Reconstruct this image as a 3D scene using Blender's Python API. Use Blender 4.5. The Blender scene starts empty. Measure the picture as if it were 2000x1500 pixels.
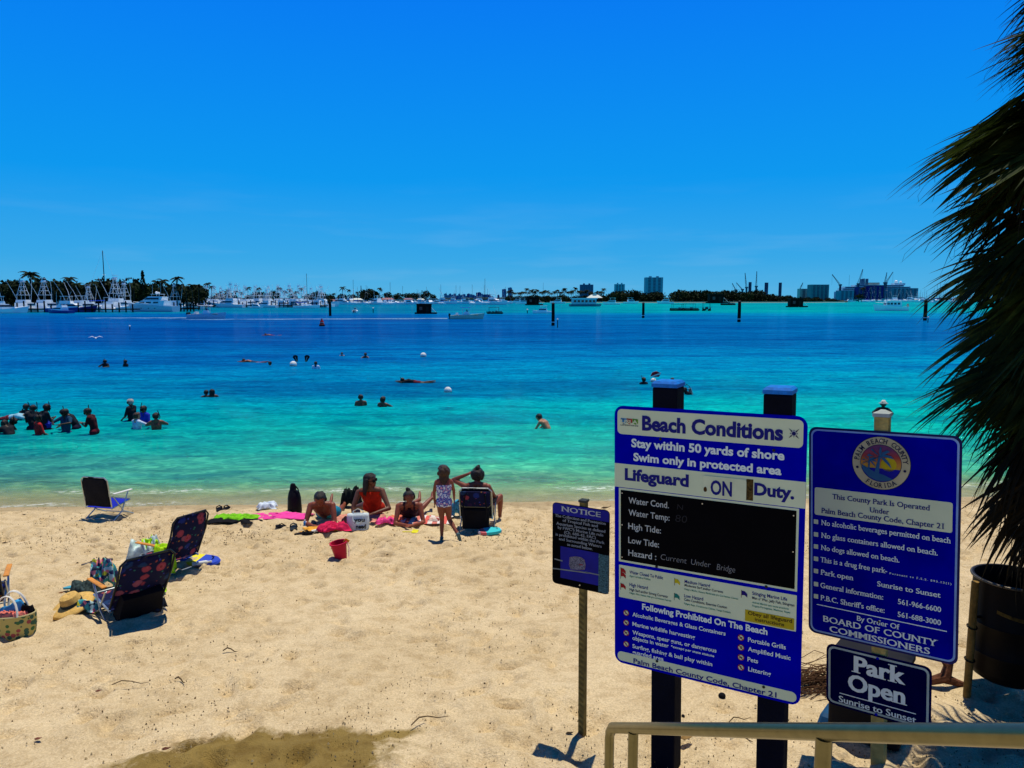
import bpy, bmesh, math, random
import numpy as np
from mathutils import Vector, Matrix, Euler, noise
R = math.radians
sc = bpy.context.scene
C = sc.collection

# ------------------------------------------------------------------ camera, world, sun, exposure
F = 1444.0                       # focal length in photo pixels (2000 wide)
PITCH = math.atan(166 / F)
ZC = 4.2
cam = bpy.data.cameras.new('camera'); cam.lens = 26.0; cam.sensor_width = 36.0
cam.clip_start = 0.05; cam.clip_end = 60000
co = bpy.data.objects.new('camera', cam); C.objects.link(co)
co.location = (0, 0, ZC); co.rotation_euler = (math.pi / 2 - PITCH, 0, 0)
sc.camera = co
SUN_EL, SUN_AZ = R(77), R(24)    # sun high, ahead of the camera and a little to the right
w = bpy.data.worlds.new('World'); sc.world = w; w.use_nodes = True
nt = w.node_tree; bg = nt.nodes['Background']
sky = nt.nodes.new('ShaderNodeTexSky'); sky.sky_type = 'NISHITA'; sky.sun_disc = False
sky.sun_elevation = SUN_EL; sky.sun_rotation = SUN_AZ
sky.air_density = 1.0; sky.dust_density = 0.25; sky.ozone_density = 3.0
# blue gradient by height over the sky model; zenith darkened to deepen ground shadows
tc = nt.nodes.new('ShaderNodeTexCoord'); sx = nt.nodes.new('ShaderNodeSeparateXYZ'); nt.links.new(tc.outputs['Generated'], sx.inputs[0])
cr = nt.nodes.new('ShaderNodeValToRGB'); nt.links.new(sx.outputs[2], cr.inputs[0])
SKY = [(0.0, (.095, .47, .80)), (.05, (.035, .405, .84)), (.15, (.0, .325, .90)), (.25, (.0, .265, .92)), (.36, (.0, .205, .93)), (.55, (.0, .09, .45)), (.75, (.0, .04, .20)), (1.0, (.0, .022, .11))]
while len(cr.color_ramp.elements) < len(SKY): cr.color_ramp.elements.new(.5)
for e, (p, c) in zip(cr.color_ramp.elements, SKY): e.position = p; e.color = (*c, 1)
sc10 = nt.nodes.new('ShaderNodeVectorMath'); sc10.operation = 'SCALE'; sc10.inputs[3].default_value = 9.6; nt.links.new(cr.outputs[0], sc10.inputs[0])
mxs = nt.nodes.new('ShaderNodeMix'); mxs.data_type = 'RGBA'; mxs.inputs[0].default_value = .985
# faint thin cloud low over the far shore
cmap = nt.nodes.new('ShaderNodeMapping'); cmap.inputs['Scale'].default_value = (3, 3, 26); nt.links.new(tc.outputs['Generated'], cmap.inputs[0])
cn = nt.nodes.new('ShaderNodeTexNoise'); cn.inputs['Scale'].default_value = 1.6; cn.inputs['Detail'].default_value = 6; nt.links.new(cmap.outputs[0], cn.inputs[0])
cr2 = nt.nodes.new('ShaderNodeMapRange'); cr2.inputs[1].default_value = .52; cr2.inputs[2].default_value = .75; cr2.inputs[4].default_value = .16; nt.links.new(cn.outputs[0], cr2.inputs[0])
cz = nt.nodes.new('ShaderNodeMapRange'); cz.inputs[1].default_value = .0; cz.inputs[2].default_value = .16; cz.inputs[3].default_value = 1; cz.inputs[4].default_value = 0; nt.links.new(sx.outputs[2], cz.inputs[0])
cm = nt.nodes.new('ShaderNodeMath'); cm.operation = 'MULTIPLY'; nt.links.new(cr2.outputs[0], cm.inputs[0]); nt.links.new(cz.outputs[0], cm.inputs[1])
cx = nt.nodes.new('ShaderNodeMix'); cx.data_type = 'RGBA'; nt.links.new(cm.outputs[0], cx.inputs[0]); nt.links.new(sc10.outputs[0], cx.inputs[6]); cx.inputs[7].default_value = (4.2, 6.4, 8.4, 1)
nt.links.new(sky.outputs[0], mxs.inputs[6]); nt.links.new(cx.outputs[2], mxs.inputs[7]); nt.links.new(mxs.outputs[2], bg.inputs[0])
bg.inputs[1].default_value = 0.1
sl = bpy.data.lights.new('sun', 'SUN'); sl.energy = 4.6; sl.angle = R(0.5); sl.color = (1.0, 0.93, 0.80)
so = bpy.data.objects.new('sun', sl); C.objects.link(so)
sd = Vector((math.sin(SUN_AZ) * math.cos(SUN_EL), math.cos(SUN_AZ) * math.cos(SUN_EL), math.sin(SUN_EL)))
so.rotation_euler = sd.to_track_quat('Z', 'Y').to_euler(); so.location = (0, 0, 60)
sc.view_settings.view_transform = 'Standard'; sc.view_settings.look = 'None'
sc.view_settings.exposure = 0.0; sc.view_settings.gamma = 1.0; sc.view_settings.use_curve_mapping = False
sc.render.engine = 'CYCLES'
sc.cycles.max_bounces = 6; sc.cycles.transparent_max_bounces = 12
sc.cycles.use_denoising = True

# ------------------------------------------------------------------ helpers: geometry of the view
cP, sP = math.cos(PITCH), math.sin(PITCH)
def ray(px, py):
    u = (750 - py) / F
    return Vector(((px - 1000) / F, cP + u * sP, -sP + u * cP))
def at(px, py, Y):                      # point on the pixel ray at world distance Y
    d = ray(px, py); k = Y / d.y
    return Vector((d.x * k, Y, ZC + d.z * k))
def X(px, Y): return (px - 1000) / F * Y * 1.0 / (cP) * cP * 1.0
def base_z(x, y):
    z = 0.1 * (15.0 + 0.04 * x - y)
    if z < -0.0: z = max(-2.6, z * (0.75 if z > -1 else 0.6) )
    return min(z, 1.6)
def on_sand(px, py):
    d = ray(px, py); lo, hi = .5, 60
    for i in range(50):
        m = (lo + hi) / 2; p = d * m
        if ZC + p.z > base_z(p.x, p.y): lo = m
        else: hi = m
    p = d * lo; return Vector((p.x, p.y, base_z(p.x, p.y)))
def on_water(px, py):
    d = ray(px, py); k = -ZC / d.z
    return Vector((d.x * k, d.y * k, 0))

# ------------------------------------------------------------------ helpers: objects
def tag(o, label=None, cat=None, group=None, kind=None):
    if label: o['label'] = label
    if cat: o['category'] = cat
    if group: o['group'] = group
    if kind: o['kind'] = kind
    return o
def empty(name, loc=(0, 0, 0), rz=0, label=None, cat=None, group=None):
    o = bpy.data.objects.new(name, None); C.objects.link(o); o.empty_display_size = .1
    o.location = loc; o.rotation_euler = (0, 0, rz)
    return tag(o, label, cat, group)
def children_of(o): return [c for c in o.children]
def copy_tree(o, parent=None):
    c = o.copy(); C.objects.link(c); c.parent = parent
    for ch in list(o.children): copy_tree(ch, c)
    return c
def put(mesh, name, mat=None, parent=None, loc=None):
    o = bpy.data.objects.new(name, mesh); C.objects.link(o)
    if mat is not None and not mesh.materials: mesh.materials.append(mat)
    if parent: o.parent = parent
    if loc is not None: o.location = loc
    return o

class MB:
    def __init__(s, M=None): s.v = []; s.f = []; s.M = M or Matrix.Identity(4); s.mi = []; s.cur = 0
    def add(s, vs, fs):
        n = len(s.v); s.v += [tuple(s.M @ Vector(v)) for v in vs]
        s.f += [tuple(i + n for i in f) for f in fs]; s.mi += [s.cur] * len(fs); return s
    def box(s, c, d, rz=0, rx=0, ry=0, taper=1.0):
        m = Matrix.Translation(c) @ Euler((rx, ry, rz)).to_matrix().to_4x4()
        vs = []
        for k in (-1, 1):
            t = taper if k > 0 else 1
            for a, b in ((-1, -1), (1, -1), (1, 1), (-1, 1)):
                vs.append(m @ Vector((a * d[0] / 2 * t, b * d[1] / 2 * t, k * d[2] / 2)))
        return s.add(vs, [(3, 2, 1, 0), (4, 5, 6, 7), (0, 1, 5, 4), (1, 2, 6, 5), (2, 3, 7, 6), (3, 0, 4, 7)])
    def tube(s, pts, r, n=8, closed=False, flat=1.0, up=None):
        pts = [Vector(p) for p in pts]; rs = r if isinstance(r, (list, tuple)) else [r] * len(pts)
        L = len(pts); vs = []; fs = []; prev = None
        for i, p in enumerate(pts):
            if closed: t = pts[(i + 1) % L] - pts[i - 1]
            else: t = pts[min(i + 1, L - 1)] - pts[max(i - 1, 0)]
            if t.length < 1e-9: t = Vector((0, 0, 1))
            t.normalize()
            if prev is None:
                a = Vector(up) if up else (Vector((0, 0, 1)) if abs(t.z) < .9 else Vector((1, 0, 0)))
                x = a.cross(t).normalized()
            else: x = (prev - t * prev.dot(t)).normalized()
            prev = x; y = t.cross(x)
            for k in range(n):
                an = 2 * math.pi * k / n
                vs.append(p + (x * math.cos(an) + y * math.sin(an) * flat) * rs[i])
        for i in range(L if closed else L - 1):
            for k in range(n):
                a = i * n + k; b = i * n + (k + 1) % n; j = (i + 1) % L
                fs.append((a, b, j * n + (k + 1) % n, j * n + k))
        if not closed: fs += [tuple(reversed(range(n))), tuple(range((L - 1) * n, L * n))]
        return s.add(vs, fs)
    def cyl(s, p0, p1, r0, r1=None, n=12): return s.tube([p0, p1], [r0, r0 if r1 is None else r1], n)
    def lathe(s, prof, n=20, c=(0, 0, 0), sx=1, sy=1, cap=True):
        vs = []; fs = []
        for r, z in prof:
            for k in range(n):
                a = 2 * math.pi * k / n; vs.append((c[0] + r * math.cos(a) * sx, c[1] + r * math.sin(a) * sy, c[2] + z))
        for i in range(len(prof) - 1):
            for k in range(n): fs.append((i * n + k, i * n + (k + 1) % n, (i + 1) * n + (k + 1) % n, (i + 1) * n + k))
        if cap: fs += [tuple(reversed(range(n))), tuple(range((len(prof) - 1) * n, len(prof) * n))]
        return s.add(vs, fs)
    def ball(s, c, r, n=12, m=7, sc_=(1, 1, 1)):
        prof = [(max(1e-4, r * math.sin(math.pi * i / m)), -r * math.cos(math.pi * i / m)) for i in range(m + 1)]
        vs = []; fs = []
        for rr, z in prof:
            for k in range(n):
                a = 2 * math.pi * k / n
                vs.append((c[0] + rr * math.cos(a) * sc_[0], c[1] + rr * math.sin(a) * sc_[1], c[2] + z * sc_[2]))
        for i in range(m):
            for k in range(n): fs.append((i * n + k, i * n + (k + 1) % n, (i + 1) * n + (k + 1) % n, (i + 1) * n + k))
        return s.add(vs, fs)
    def loft(s, rings, cap=True):
        n = len(rings[0]); vs = [p for r_ in rings for p in r_]; fs = []
        for i in range(len(rings) - 1):
            for k in range(n): fs.append((i * n + k, i * n + (k + 1) % n, (i + 1) * n + (k + 1) % n, (i + 1) * n + k))
        if cap: fs += [tuple(reversed(range(n))), tuple(range((len(rings) - 1) * n, len(rings) * n))]
        return s.add(vs, fs)
    def prism(s, poly, y0, y1):          # polygon given in X,Z; extruded in Y (front y0)
        n = len(poly); vs = [(p[0], y0, p[1]) for p in poly] + [(p[0], y1, p[1]) for p in poly]
        fs = [tuple(range(n)), tuple(reversed(range(n, 2 * n)))]
        for k in range(n): fs.append((k, k + n, (k + 1) % n + n, (k + 1) % n))
        return s.add(vs, fs)
    def mesh(s, name, smooth=False):
        me = bpy.data.meshes.new(name); me.from_pydata(s.v, [], s.f)
        if any(s.mi): me.polygons.foreach_set('material_index', s.mi)
        bm = bmesh.new(); bm.from_mesh(me); bmesh.ops.recalc_face_normals(bm, faces=bm.faces); bm.to_mesh(me); bm.free()
        if smooth:
            me.polygons.foreach_set('use_smooth', [True] * len(me.polygons))
            if smooth != 'all':
                try: me.set_sharp_from_angle(angle=R(40))
                except Exception: pass
        me.update(); return me
    def build(s, name, mat, parent=None, smooth=False, loc=None):
        me = s.mesh(name, smooth)
        for m in (mat if isinstance(mat, (list, tuple)) else [mat]): me.materials.append(m)
        return put(me, name, None, parent, loc)

def rrect(u0, v0, u1, v1, r, n=5, bl=True):   # rounded rectangle, X/Z polygon; v downwards -> z = -v
    out = []
    for cx, cy, a0, rr in ((u1 - r, v0 + r, 0, r), (u0 + r, v0 + r, 90, r), (u0 + r, v1 - r, 180, r), (u1 - r, v1 - r, 270, r)):
        for k in range(n + 1):
            a = R(a0 + 90 * k / n); out.append((cx + rr * math.cos(a), -(cy - rr * math.sin(a))))
    return out

# ------------------------------------------------------------------ materials
def lin(h):
    h = h.lstrip('#'); c = [int(h[i:i + 2], 16) / 255 for i in (0, 2, 4)]
    return tuple((x / 12.92 if x <= .04045 else ((x + .055) / 1.055) ** 2.4) for x in c)
def nmat(name):
    m = bpy.data.materials.new(name); m.use_nodes = True; nt = m.node_tree
    b = nt.nodes['Principled BSDF']; return m, nt, b
def N(nt, t, **k):
    n = nt.nodes.new('ShaderNode' + t)
    for a, b in k.items(): setattr(n, a, b)
    return n
def ramp(nt, fac, stops, interp='LINEAR'):
    r = N(nt, 'ValToRGB'); cr = r.color_ramp; cr.interpolation = interp
    while len(cr.elements) < len(stops): cr.elements.new(.5)
    for e, (p, c) in zip(cr.elements, stops): e.position = p; e.color = (*c, 1)
    nt.links.new(fac, r.inputs[0]); return r.outputs[0]
def mixc(nt, a, b, fac, mode='MIX'):
    m = N(nt, 'Mix', data_type='RGBA', blend_type=mode)
    for s_, v in ((0, fac), (6, a), (7, b)):
        if isinstance(v, (int, float)): m.inputs[s_].default_value = v
        elif isinstance(v, tuple): m.inputs[s_].default_value = (*v, 1)
        else: nt.links.new(v, m.inputs[s_])
    return m.outputs[2]
def math_(nt, op, a, b=0.0, clamp=False):
    m = N(nt, 'Math', operation=op, use_clamp=clamp)
    for i, v in enumerate((a, b)):
        if isinstance(v, (int, float)): m.inputs[i].default_value = v
        else: nt.links.new(v, m.inputs[i])
    return m.outputs[0]
def tex(nt, scale, detail=3, coord='Object', stretch=None, rough=.6, dist=0):
    tc = N(nt, 'TexCoord'); n = N(nt, 'TexNoise'); n.inputs['Scale'].default_value = scale
    n.inputs['Detail'].default_value = detail; n.inputs['Roughness'].default_value = rough; n.inputs['Distortion'].default_value = dist
    if stretch:
        mp = N(nt, 'Mapping'); mp.inputs['Scale'].default_value = stretch
        nt.links.new(tc.outputs[coord], mp.inputs[0]); nt.links.new(mp.outputs[0], n.inputs[0])
    else: nt.links.new(tc.outputs[coord], n.inputs[0])
    return n.outputs[0]
_mc = {}
def mat(name, col, rough=.6, metal=0, var=.25, scale=6, bump=0, spec=.12, coat=0):
    if name in _mc: return _mc[name]
    m, nt, b = nmat(name); c = lin(col) if isinstance(col, str) else col
    b.inputs['Roughness'].default_value = rough; b.inputs['Metallic'].default_value = metal
    b.inputs['Specular IOR Level'].default_value = spec; b.inputs['Coat Weight'].default_value = coat
    nz = tex(nt, scale, 4)
    d = tuple(x * (1 - var) for x in c); l = tuple(min(1, x * (1 + var * .6)) for x in c)
    nt.links.new(ramp(nt, nz, [(.3, d), (.7, l)]), b.inputs['Base Color'])
    if bump:
        bp = N(nt, 'Bump'); bp.inputs['Strength'].default_value = bump; bp.inputs['Distance'].default_value = .02
        nt.links.new(tex(nt, scale * 4, 3), bp.inputs['Height']); nt.links.new(bp.outputs[0], b.inputs['Normal'])
    _mc[name] = m; return m
def noise_np(x, y, s, seed=0):           # cheap smooth value noise for arrays
    xs = x * s + seed * 17.3; ys = y * s + seed * 7.7
    xi = np.floor(xs).astype(np.int64); yi = np.floor(ys).astype(np.int64); fx = xs - xi; fy = ys - yi
    fx = fx * fx * (3 - 2 * fx); fy = fy * fy * (3 - 2 * fy)
    def h(a, b):
        n = (a * 374761393 + b * 668265263 + seed * 974634777) & 0x7fffffff
        n = ((n ^ (n >> 13)) * 1274126177) & 0x7fffffff
        return ((n ^ (n >> 16)) & 0xffff) / 65535.0
    return (h(xi, yi) * (1 - fx) + h(xi + 1, yi) * fx) * (1 - fy) + (h(xi, yi + 1) * (1 - fx) + h(xi + 1, yi + 1) * fx) * fy
rng = random.Random(11)

# ------------------------------------------------------------------ sand, sea bed, water
def grid_mesh(name, xs, ys, zf):
    Xg, Yg = np.meshgrid(xs, ys); Z = zf(Xg, Yg); nx, ny = len(xs), len(ys)
    v = np.stack([Xg.ravel(), Yg.ravel(), Z.ravel()], 1).astype(np.float32)
    i = np.arange((ny - 1) * (nx - 1)); r_ = i // (nx - 1); c_ = i % (nx - 1); a = r_ * nx + c_
    q = np.stack([a, a + 1, a + nx + 1, a + nx], 1).astype(np.int32)
    me = bpy.data.meshes.new(name); me.vertices.add(len(v)); me.vertices.foreach_set('co', v.ravel())
    me.loops.add(q.size); me.loops.foreach_set('vertex_index', q.ravel())
    me.polygons.add(len(q)); me.polygons.foreach_set('loop_start', np.arange(0, q.size, 4, dtype=np.int32))
    me.polygons.foreach_set('loop_total', np.full(len(q), 4, np.int32)); me.update(calc_edges=True)
    me.polygons.foreach_set('use_smooth', np.ones(len(q), bool)); return me
def base_np(x, y):
    z = 0.1 * (15.0 + 0.04 * x - y)
    z = np.where(z < 0, np.maximum(-2.6, np.where(z > -1, z * .75, z * .6 - .15)), z); return np.minimum(z, 1.6)
rs = np.random.RandomState(4)
def sand_z(x, y):
    b = base_np(x, y); dry = np.clip(b / .12, 0, 1)
    d = (noise_np(x, y, .7, 1) - .5) * .05 + (noise_np(x, y, 1.9, 2) - .5) * .035 + (noise_np(x, y, 5, 3) - .5) * .032 \
        + (noise_np(x, y, 11, 4) - .5) * .02
    core = (np.abs(x) < 15) & (y > 3) & (y < 16)
    foot = np.zeros_like(x)
    ix = np.where(core.any(0))[0]; iy = np.where(core.any(1))[0]
    xs = x[0]; ys = y[:, 0]
    for k in range(3600):                 # footprints: a dent with a raised rim
        fx = rs.uniform(-13, 12); fy = rs.uniform(4.2, 15.0) if k % 3 else rs.uniform(9.5, 15)
        if abs(fx) > fy * .75 + .8: continue
        a = rs.uniform(0, 3.14); L = rs.uniform(.09, .17); W = rs.uniform(.05, .09); dep = rs.uniform(.010, .042)
        x0, x1 = np.searchsorted(xs, (fx - .5, fx + .5)); y0, y1 = np.searchsorted(ys, (fy - .5, fy + .5))
        sx = x[y0:y1, x0:x1] - fx; sy = y[y0:y1, x0:x1] - fy
        u = (sx * math.cos(a) + sy * math.sin(a)) / L; v = (-sx * math.sin(a) + sy * math.cos(a)) / W
        r2 = u * u + v * v
        foot[y0:y1, x0:x1] += dep * (-np.exp(-r2) * 1.3 + .5 * np.exp(-(np.sqrt(r2) - 1.5) ** 2 * 3))
    # the damp hollow scraped by the rain at the bottom of the view is smoother and a little lower
    return b + (d * 1.3 + foot * 1.35) * dry + .0
xs = np.concatenate([[-3000, -900, -300, -120, -60, -35, -22, -17], np.arange(-14, 13, .045), [14, 18, 25, 40, 80, 200, 700, 3000]])
ys = np.concatenate([[-60, -30, -12, -4, 0, 2, 3.2], np.arange(4.2, 15.8, .042), np.arange(16, 40, .8), [44, 50, 60, 80, 110, 160, 260]])
me = grid_mesh('sand', xs, ys, sand_z)
m, nt, b = nmat('sand'); b.inputs['Roughness'].default_value = .95; b.inputs['Specular IOR Level'].default_value = .15
col = ramp(nt, tex(nt, .8, 5), [(.3, (.60, .465, .265)), (.55, (.69, .545, .325)), (.8, (.74, .60, .37))])
gr = ramp(nt, tex(nt, 60, 4, rough=.75), [(.35, (.66, .63, .58)), (.6, (1.08, 1.08, 1.06))])
col = mixc(nt, col, gr, .8, 'MULTIPLY')
dk = ramp(nt, tex(nt, 26, 5, rough=.75), [(.66, (1, 1, 1)), (.74, (.55, .42, .3))])
msk = ramp(nt, tex(nt, 1.3, 3), [(.38, (0, 0, 0)), (.62, (.75, .75, .75))])
col = mixc(nt, col, dk, msk, 'MULTIPLY')
# damp band along the water line, and the damp hollow in front: both follow the ground, not the light
geo = N(nt, 'NewGeometry'); sep = N(nt, 'SeparateXYZ'); nt.links.new(geo.outputs['Position'], sep.inputs[0])
wob = math_(nt, 'MULTIPLY', tex(nt, .9, 3), .09)
h = math_(nt, 'SUBTRACT', sep.outputs[2], wob)
wet = N(nt, 'MapRange'); wet.inputs[1].default_value = -.02; wet.inputs[2].default_value = .05; wet.inputs[3].default_value = 1; wet.inputs[4].default_value = 0
nt.links.new(h, wet.inputs[0])
sub_ = N(nt, 'MapRange'); sub_.inputs[1].default_value = -.16; sub_.inputs[2].default_value = -.02; sub_.inputs[3].default_value = .12; sub_.inputs[4].default_value = .68; nt.links.new(h, sub_.inputs[0])
col = mixc(nt, col, (.30, .225, .115), math_(nt, 'MULTIPLY', wet.outputs[0], sub_.outputs[0]))
def ell(cx, cy, rx, ry, an, soft):        # soft noisy ellipse mask in world XY
    vm = N(nt, 'Mapping'); vm.vector_type = 'TEXTURE'
    vm.inputs['Location'].default_value = (cx, cy, 0); vm.inputs['Rotation'].default_value = (0, 0, an); vm.inputs['Scale'].default_value = (rx, ry, 1e3)
    nt.links.new(geo.outputs['Position'], vm.inputs[0]); ln = N(nt, 'VectorMath', operation='LENGTH'); nt.links.new(vm.outputs[0], ln.inputs[0])
    r_ = math_(nt, 'ADD', ln.outputs['Value'], math_(nt, 'MULTIPLY', math_(nt, 'SUBTRACT', tex(nt, 2.2, 6, rough=.7), .5), 1.3))
    mr = N(nt, 'MapRange'); mr.inputs[1].default_value = 1 - soft; mr.inputs[2].default_value = 1 + soft; mr.inputs[3].default_value = 1; mr.inputs[4].default_value = 0
    nt.links.new(r_, mr.inputs[0]); return mr.outputs[0]
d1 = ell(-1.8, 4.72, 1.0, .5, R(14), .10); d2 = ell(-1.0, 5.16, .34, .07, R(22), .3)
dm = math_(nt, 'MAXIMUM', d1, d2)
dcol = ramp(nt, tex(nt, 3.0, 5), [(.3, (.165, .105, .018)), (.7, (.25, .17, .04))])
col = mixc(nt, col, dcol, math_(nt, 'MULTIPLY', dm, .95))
mot = ramp(nt, tex(nt, 6, 5, rough=.7), [(.36, (.80, .76, .70)), (.52, (1, 1, 1)), (.7, (1.06, 1.06, 1.06))])  # mottled damp tone that also stands in for small dimple shadows
col = mixc(nt, col, mot, .85, 'MULTIPLY')
nt.links.new(col, b.inputs['Base Color'])
bp = N(nt, 'Bump'); bp.inputs['Strength'].default_value = 1.0; bp.inputs['Distance'].default_value = .03
hh = math_(nt, 'ADD', tex(nt, 14, 5, rough=.7), math_(nt, 'MULTIPLY', tex(nt, 120, 2), .35)); nt.links.new(hh, bp.inputs['Height'])
nt.links.new(bp.outputs[0], b.inputs['Normal'])
tag(put(me, 'sand', m), kind='structure')

# water: one sheet to the horizon, clear over the shallows, deepening with distance
def wave_z(x, y):
    k = np.clip((y - 15) / 3, 0.15, 1) * np.clip((90 - y) / 50, 0, 1)
    return ((noise_np(x * .35, y, 1.6, 5) - .5) * .07 + (noise_np(x * .6, y, 4.2, 6) - .5) * .028 + (noise_np(x, y, 9, 7) - .5) * .01) * k
xs = np.concatenate([[-40000, -9000, -3000, -900, -300, -120, -70], np.arange(-42, 34, .16), [50, 70, 120, 300, 900, 3000, 9000, 40000]])
ys = np.concatenate([np.arange(14.0, 34, .07), np.arange(34.2, 70, .22), [72, 76, 82, 90, 120, 200, 400, 900, 3000, 9000, 50000]])
me = grid_mesh('water', xs, ys, wave_z)
m, nt, b = nmat('water')
geo = N(nt, 'NewGeometry'); sep = N(nt, 'SeparateXYZ'); nt.links.new(geo.outputs['Position'], sep.inputs[0])
def yr(a, b_): return (math.log10(a) - 1.1) / 2.1
lg = math_(nt, 'LOGARITHM', math_(nt, 'MAXIMUM', math_(nt, 'SUBTRACT', sep.outputs[1], math_(nt, 'MULTIPLY', sep.outputs[0], .04)), 13), 10.0)
t = math_(nt, 'DIVIDE', math_(nt, 'SUBTRACT', lg, 1.1), 2.1)
t = math_(nt, 'ADD', t, math_(nt, 'MULTIPLY', math_(nt, 'SUBTRACT', tex(nt, .12, 4, stretch=(.35, 1, 1)), .5), .09))
WCOL = [(15, '#a8a868'), (16.0, '#84b078'), (17.4, '#48b08c'), (20, '#18aa94'), (25, '#009896'), (33, '#00829c'), (46, '#006e9e'), (62, '#006099'), (88, '#004e90'), (150, '#005494'), (205, '#0068a0'), (240, '#007c92'), (1200, '#007a94')]
col = ramp(nt, t, [(yr(a, 0), lin(c)) for a, c in WCOL])
# ripple light and shade and a fine bright net painted into the water colour
rp = ramp(nt, tex(nt, .95, 3, stretch=(.32, 1, 1), rough=.6, dist=.6), [(.34, (.3, .55, .74)), (.5, (1, 1, 1)), (.68, (1.5, 1.34, 1.22))])
col = mixc(nt, col, rp, .8, 'MULTIPLY')
rp2 = ramp(nt, tex(nt, .16, 4, stretch=(.16, 1, 1), rough=.65, dist=.5), [(.36, (.4, .52, .76)), (.5, (1, 1, 1)), (.66, (1.4, 1.3, 1.12))])
rp4 = ramp(nt, tex(nt, .03, 3, stretch=(.2, 1, 1), rough=.6), [(.38, (.6, .70, .86)), (.56, (1.1, 1.06, 1.02))])
col = mixc(nt, col, rp4, .8, 'MULTIPLY')
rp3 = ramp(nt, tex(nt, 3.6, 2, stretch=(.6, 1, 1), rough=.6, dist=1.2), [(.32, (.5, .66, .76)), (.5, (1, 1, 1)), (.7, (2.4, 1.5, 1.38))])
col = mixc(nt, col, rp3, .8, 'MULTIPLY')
col = mixc(nt, col, rp2, .8, 'MULTIPLY')
side_ = N(nt, 'MapRange'); side_.inputs[1].default_value = -30; side_.inputs[2].default_value = 70; nt.links.new(sep.outputs[0], side_.inputs[0])
col = mixc(nt, mixc(nt, col, (.75, .84, .95), 1.0, 'MULTIPLY'), mixc(nt, col, (1.2, 1.65, 1.15), 1.0, 'MULTIPLY'), side_.outputs[0])
bp = N(nt, 'Bump'); bp.inputs['Strength'].default_value = .6; bp.inputs['Distance'].default_value = .2
h1 = tex(nt, 2.6, 6, stretch=(.45, 1, 1), rough=.72); h2 = tex(nt, .25, 3, stretch=(.4, 1, 1))
nt.links.new(math_(nt, 'ADD', h1, math_(nt, 'MULTIPLY', h2, 1.2)), bp.inputs['Height'])
nt.links.remove(b.inputs['Normal'].links[0]) if b.inputs['Normal'].links else None
df = N(nt, 'BsdfDiffuse'); nt.links.new(col, df.inputs[0]); nt.links.new(bp.outputs[0], df.inputs[1])
gl = N(nt, 'BsdfGlossy'); gl.inputs['Roughness'].default_value = .06; nt.links.new(bp.outputs[0], gl.inputs['Normal'])
gl.inputs[0].default_value = (.6, .85, 1, 1)
fr = N(nt, 'Fresnel'); fr.inputs[0].default_value = 1.33; nt.links.new(bp.outputs[0], fr.inputs[1])
tr = N(nt, 'BsdfTransparent'); tr.inputs[0].default_value = (.86, .95, .9, 1)
dep = N(nt, 'MapRange'); dep.inputs[1].default_value = 14.9; dep.inputs[2].default_value = 17.6; dep.inputs[3].default_value = .0; dep.inputs[4].default_value = .84
nt.links.new(math_(nt, 'SUBTRACT', sep.outputs[1], math_(nt, 'MULTIPLY', sep.outputs[0], .04)), dep.inputs[0])
dep2 = N(nt, 'MapRange'); dep2.inputs[1].default_value = 20; dep2.inputs[2].default_value = 30; dep2.inputs[3].default_value = 0; dep2.inputs[4].default_value = .16
nt.links.new(sep.outputs[1], dep2.inputs[0])
mx1 = N(nt, 'MixShader'); nt.links.new(math_(nt, 'ADD', dep.outputs[0], dep2.outputs[0]), mx1.inputs[0]); nt.links.new(tr.outputs[0], mx1.inputs[1]); nt.links.new(df.outputs[0], mx1.inputs[2])
mx2 = N(nt, 'MixShader'); fc = math_(nt, 'MINIMUM', math_(nt, 'MULTIPLY', fr.outputs[0], .6), .15); nt.links.new(fc, mx2.inputs[0]); nt.links.new(mx1.outputs[0], mx2.inputs[1]); nt.links.new(gl.outputs[0], mx2.inputs[2])
# thin broken foam where the wavelets run out on the sand
edge = math_(nt, 'SUBTRACT', sep.outputs[1], math_(nt, 'MULTIPLY', sep.outputs[0], .04))
edge = math_(nt, 'ADD', edge, math_(nt, 'MULTIPLY', tex(nt, .7, 3, stretch=(1, .2, 1)), .9))
band = ramp(nt, math_(nt, 'MULTIPLY', math_(nt, 'SUBTRACT', edge, 14.6), .25), [(.0, (0, 0, 0)), (.2, (0, 0, 0)), (.24, (.7, .7, .7)), (.29, (0, 0, 0)), (.42, (0, 0, 0)), (.5, (.8, .8, .8)), (.56, (0, 0, 0))])
spk = ramp(nt, tex(nt, 9, 4, rough=.75, stretch=(.5, 1, 1)), [(.48, (0, 0, 0)), (.6, (1, 1, 1))])
spk = mixc(nt, spk, ramp(nt, tex(nt, .35, 2), [(.42, (.08, .08, .08)), (.6, (1, 1, 1))]), 1.0, 'MULTIPLY')
fm = N(nt, 'BsdfDiffuse'); fm.inputs[0].default_value = (.8, .82, .78, 1)
mx3 = N(nt, 'MixShader'); nt.links.new(mixc(nt, band, spk, 1.0, 'MULTIPLY'), mx3.inputs[0]); nt.links.new(mx2.outputs[0], mx3.inputs[1]); nt.links.new(fm.outputs[0], mx3.inputs[2])
nt.links.new(mx3.outputs[0], nt.nodes['Material Output'].inputs[0])
tag(put(me, 'water', m), kind='structure')

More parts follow.
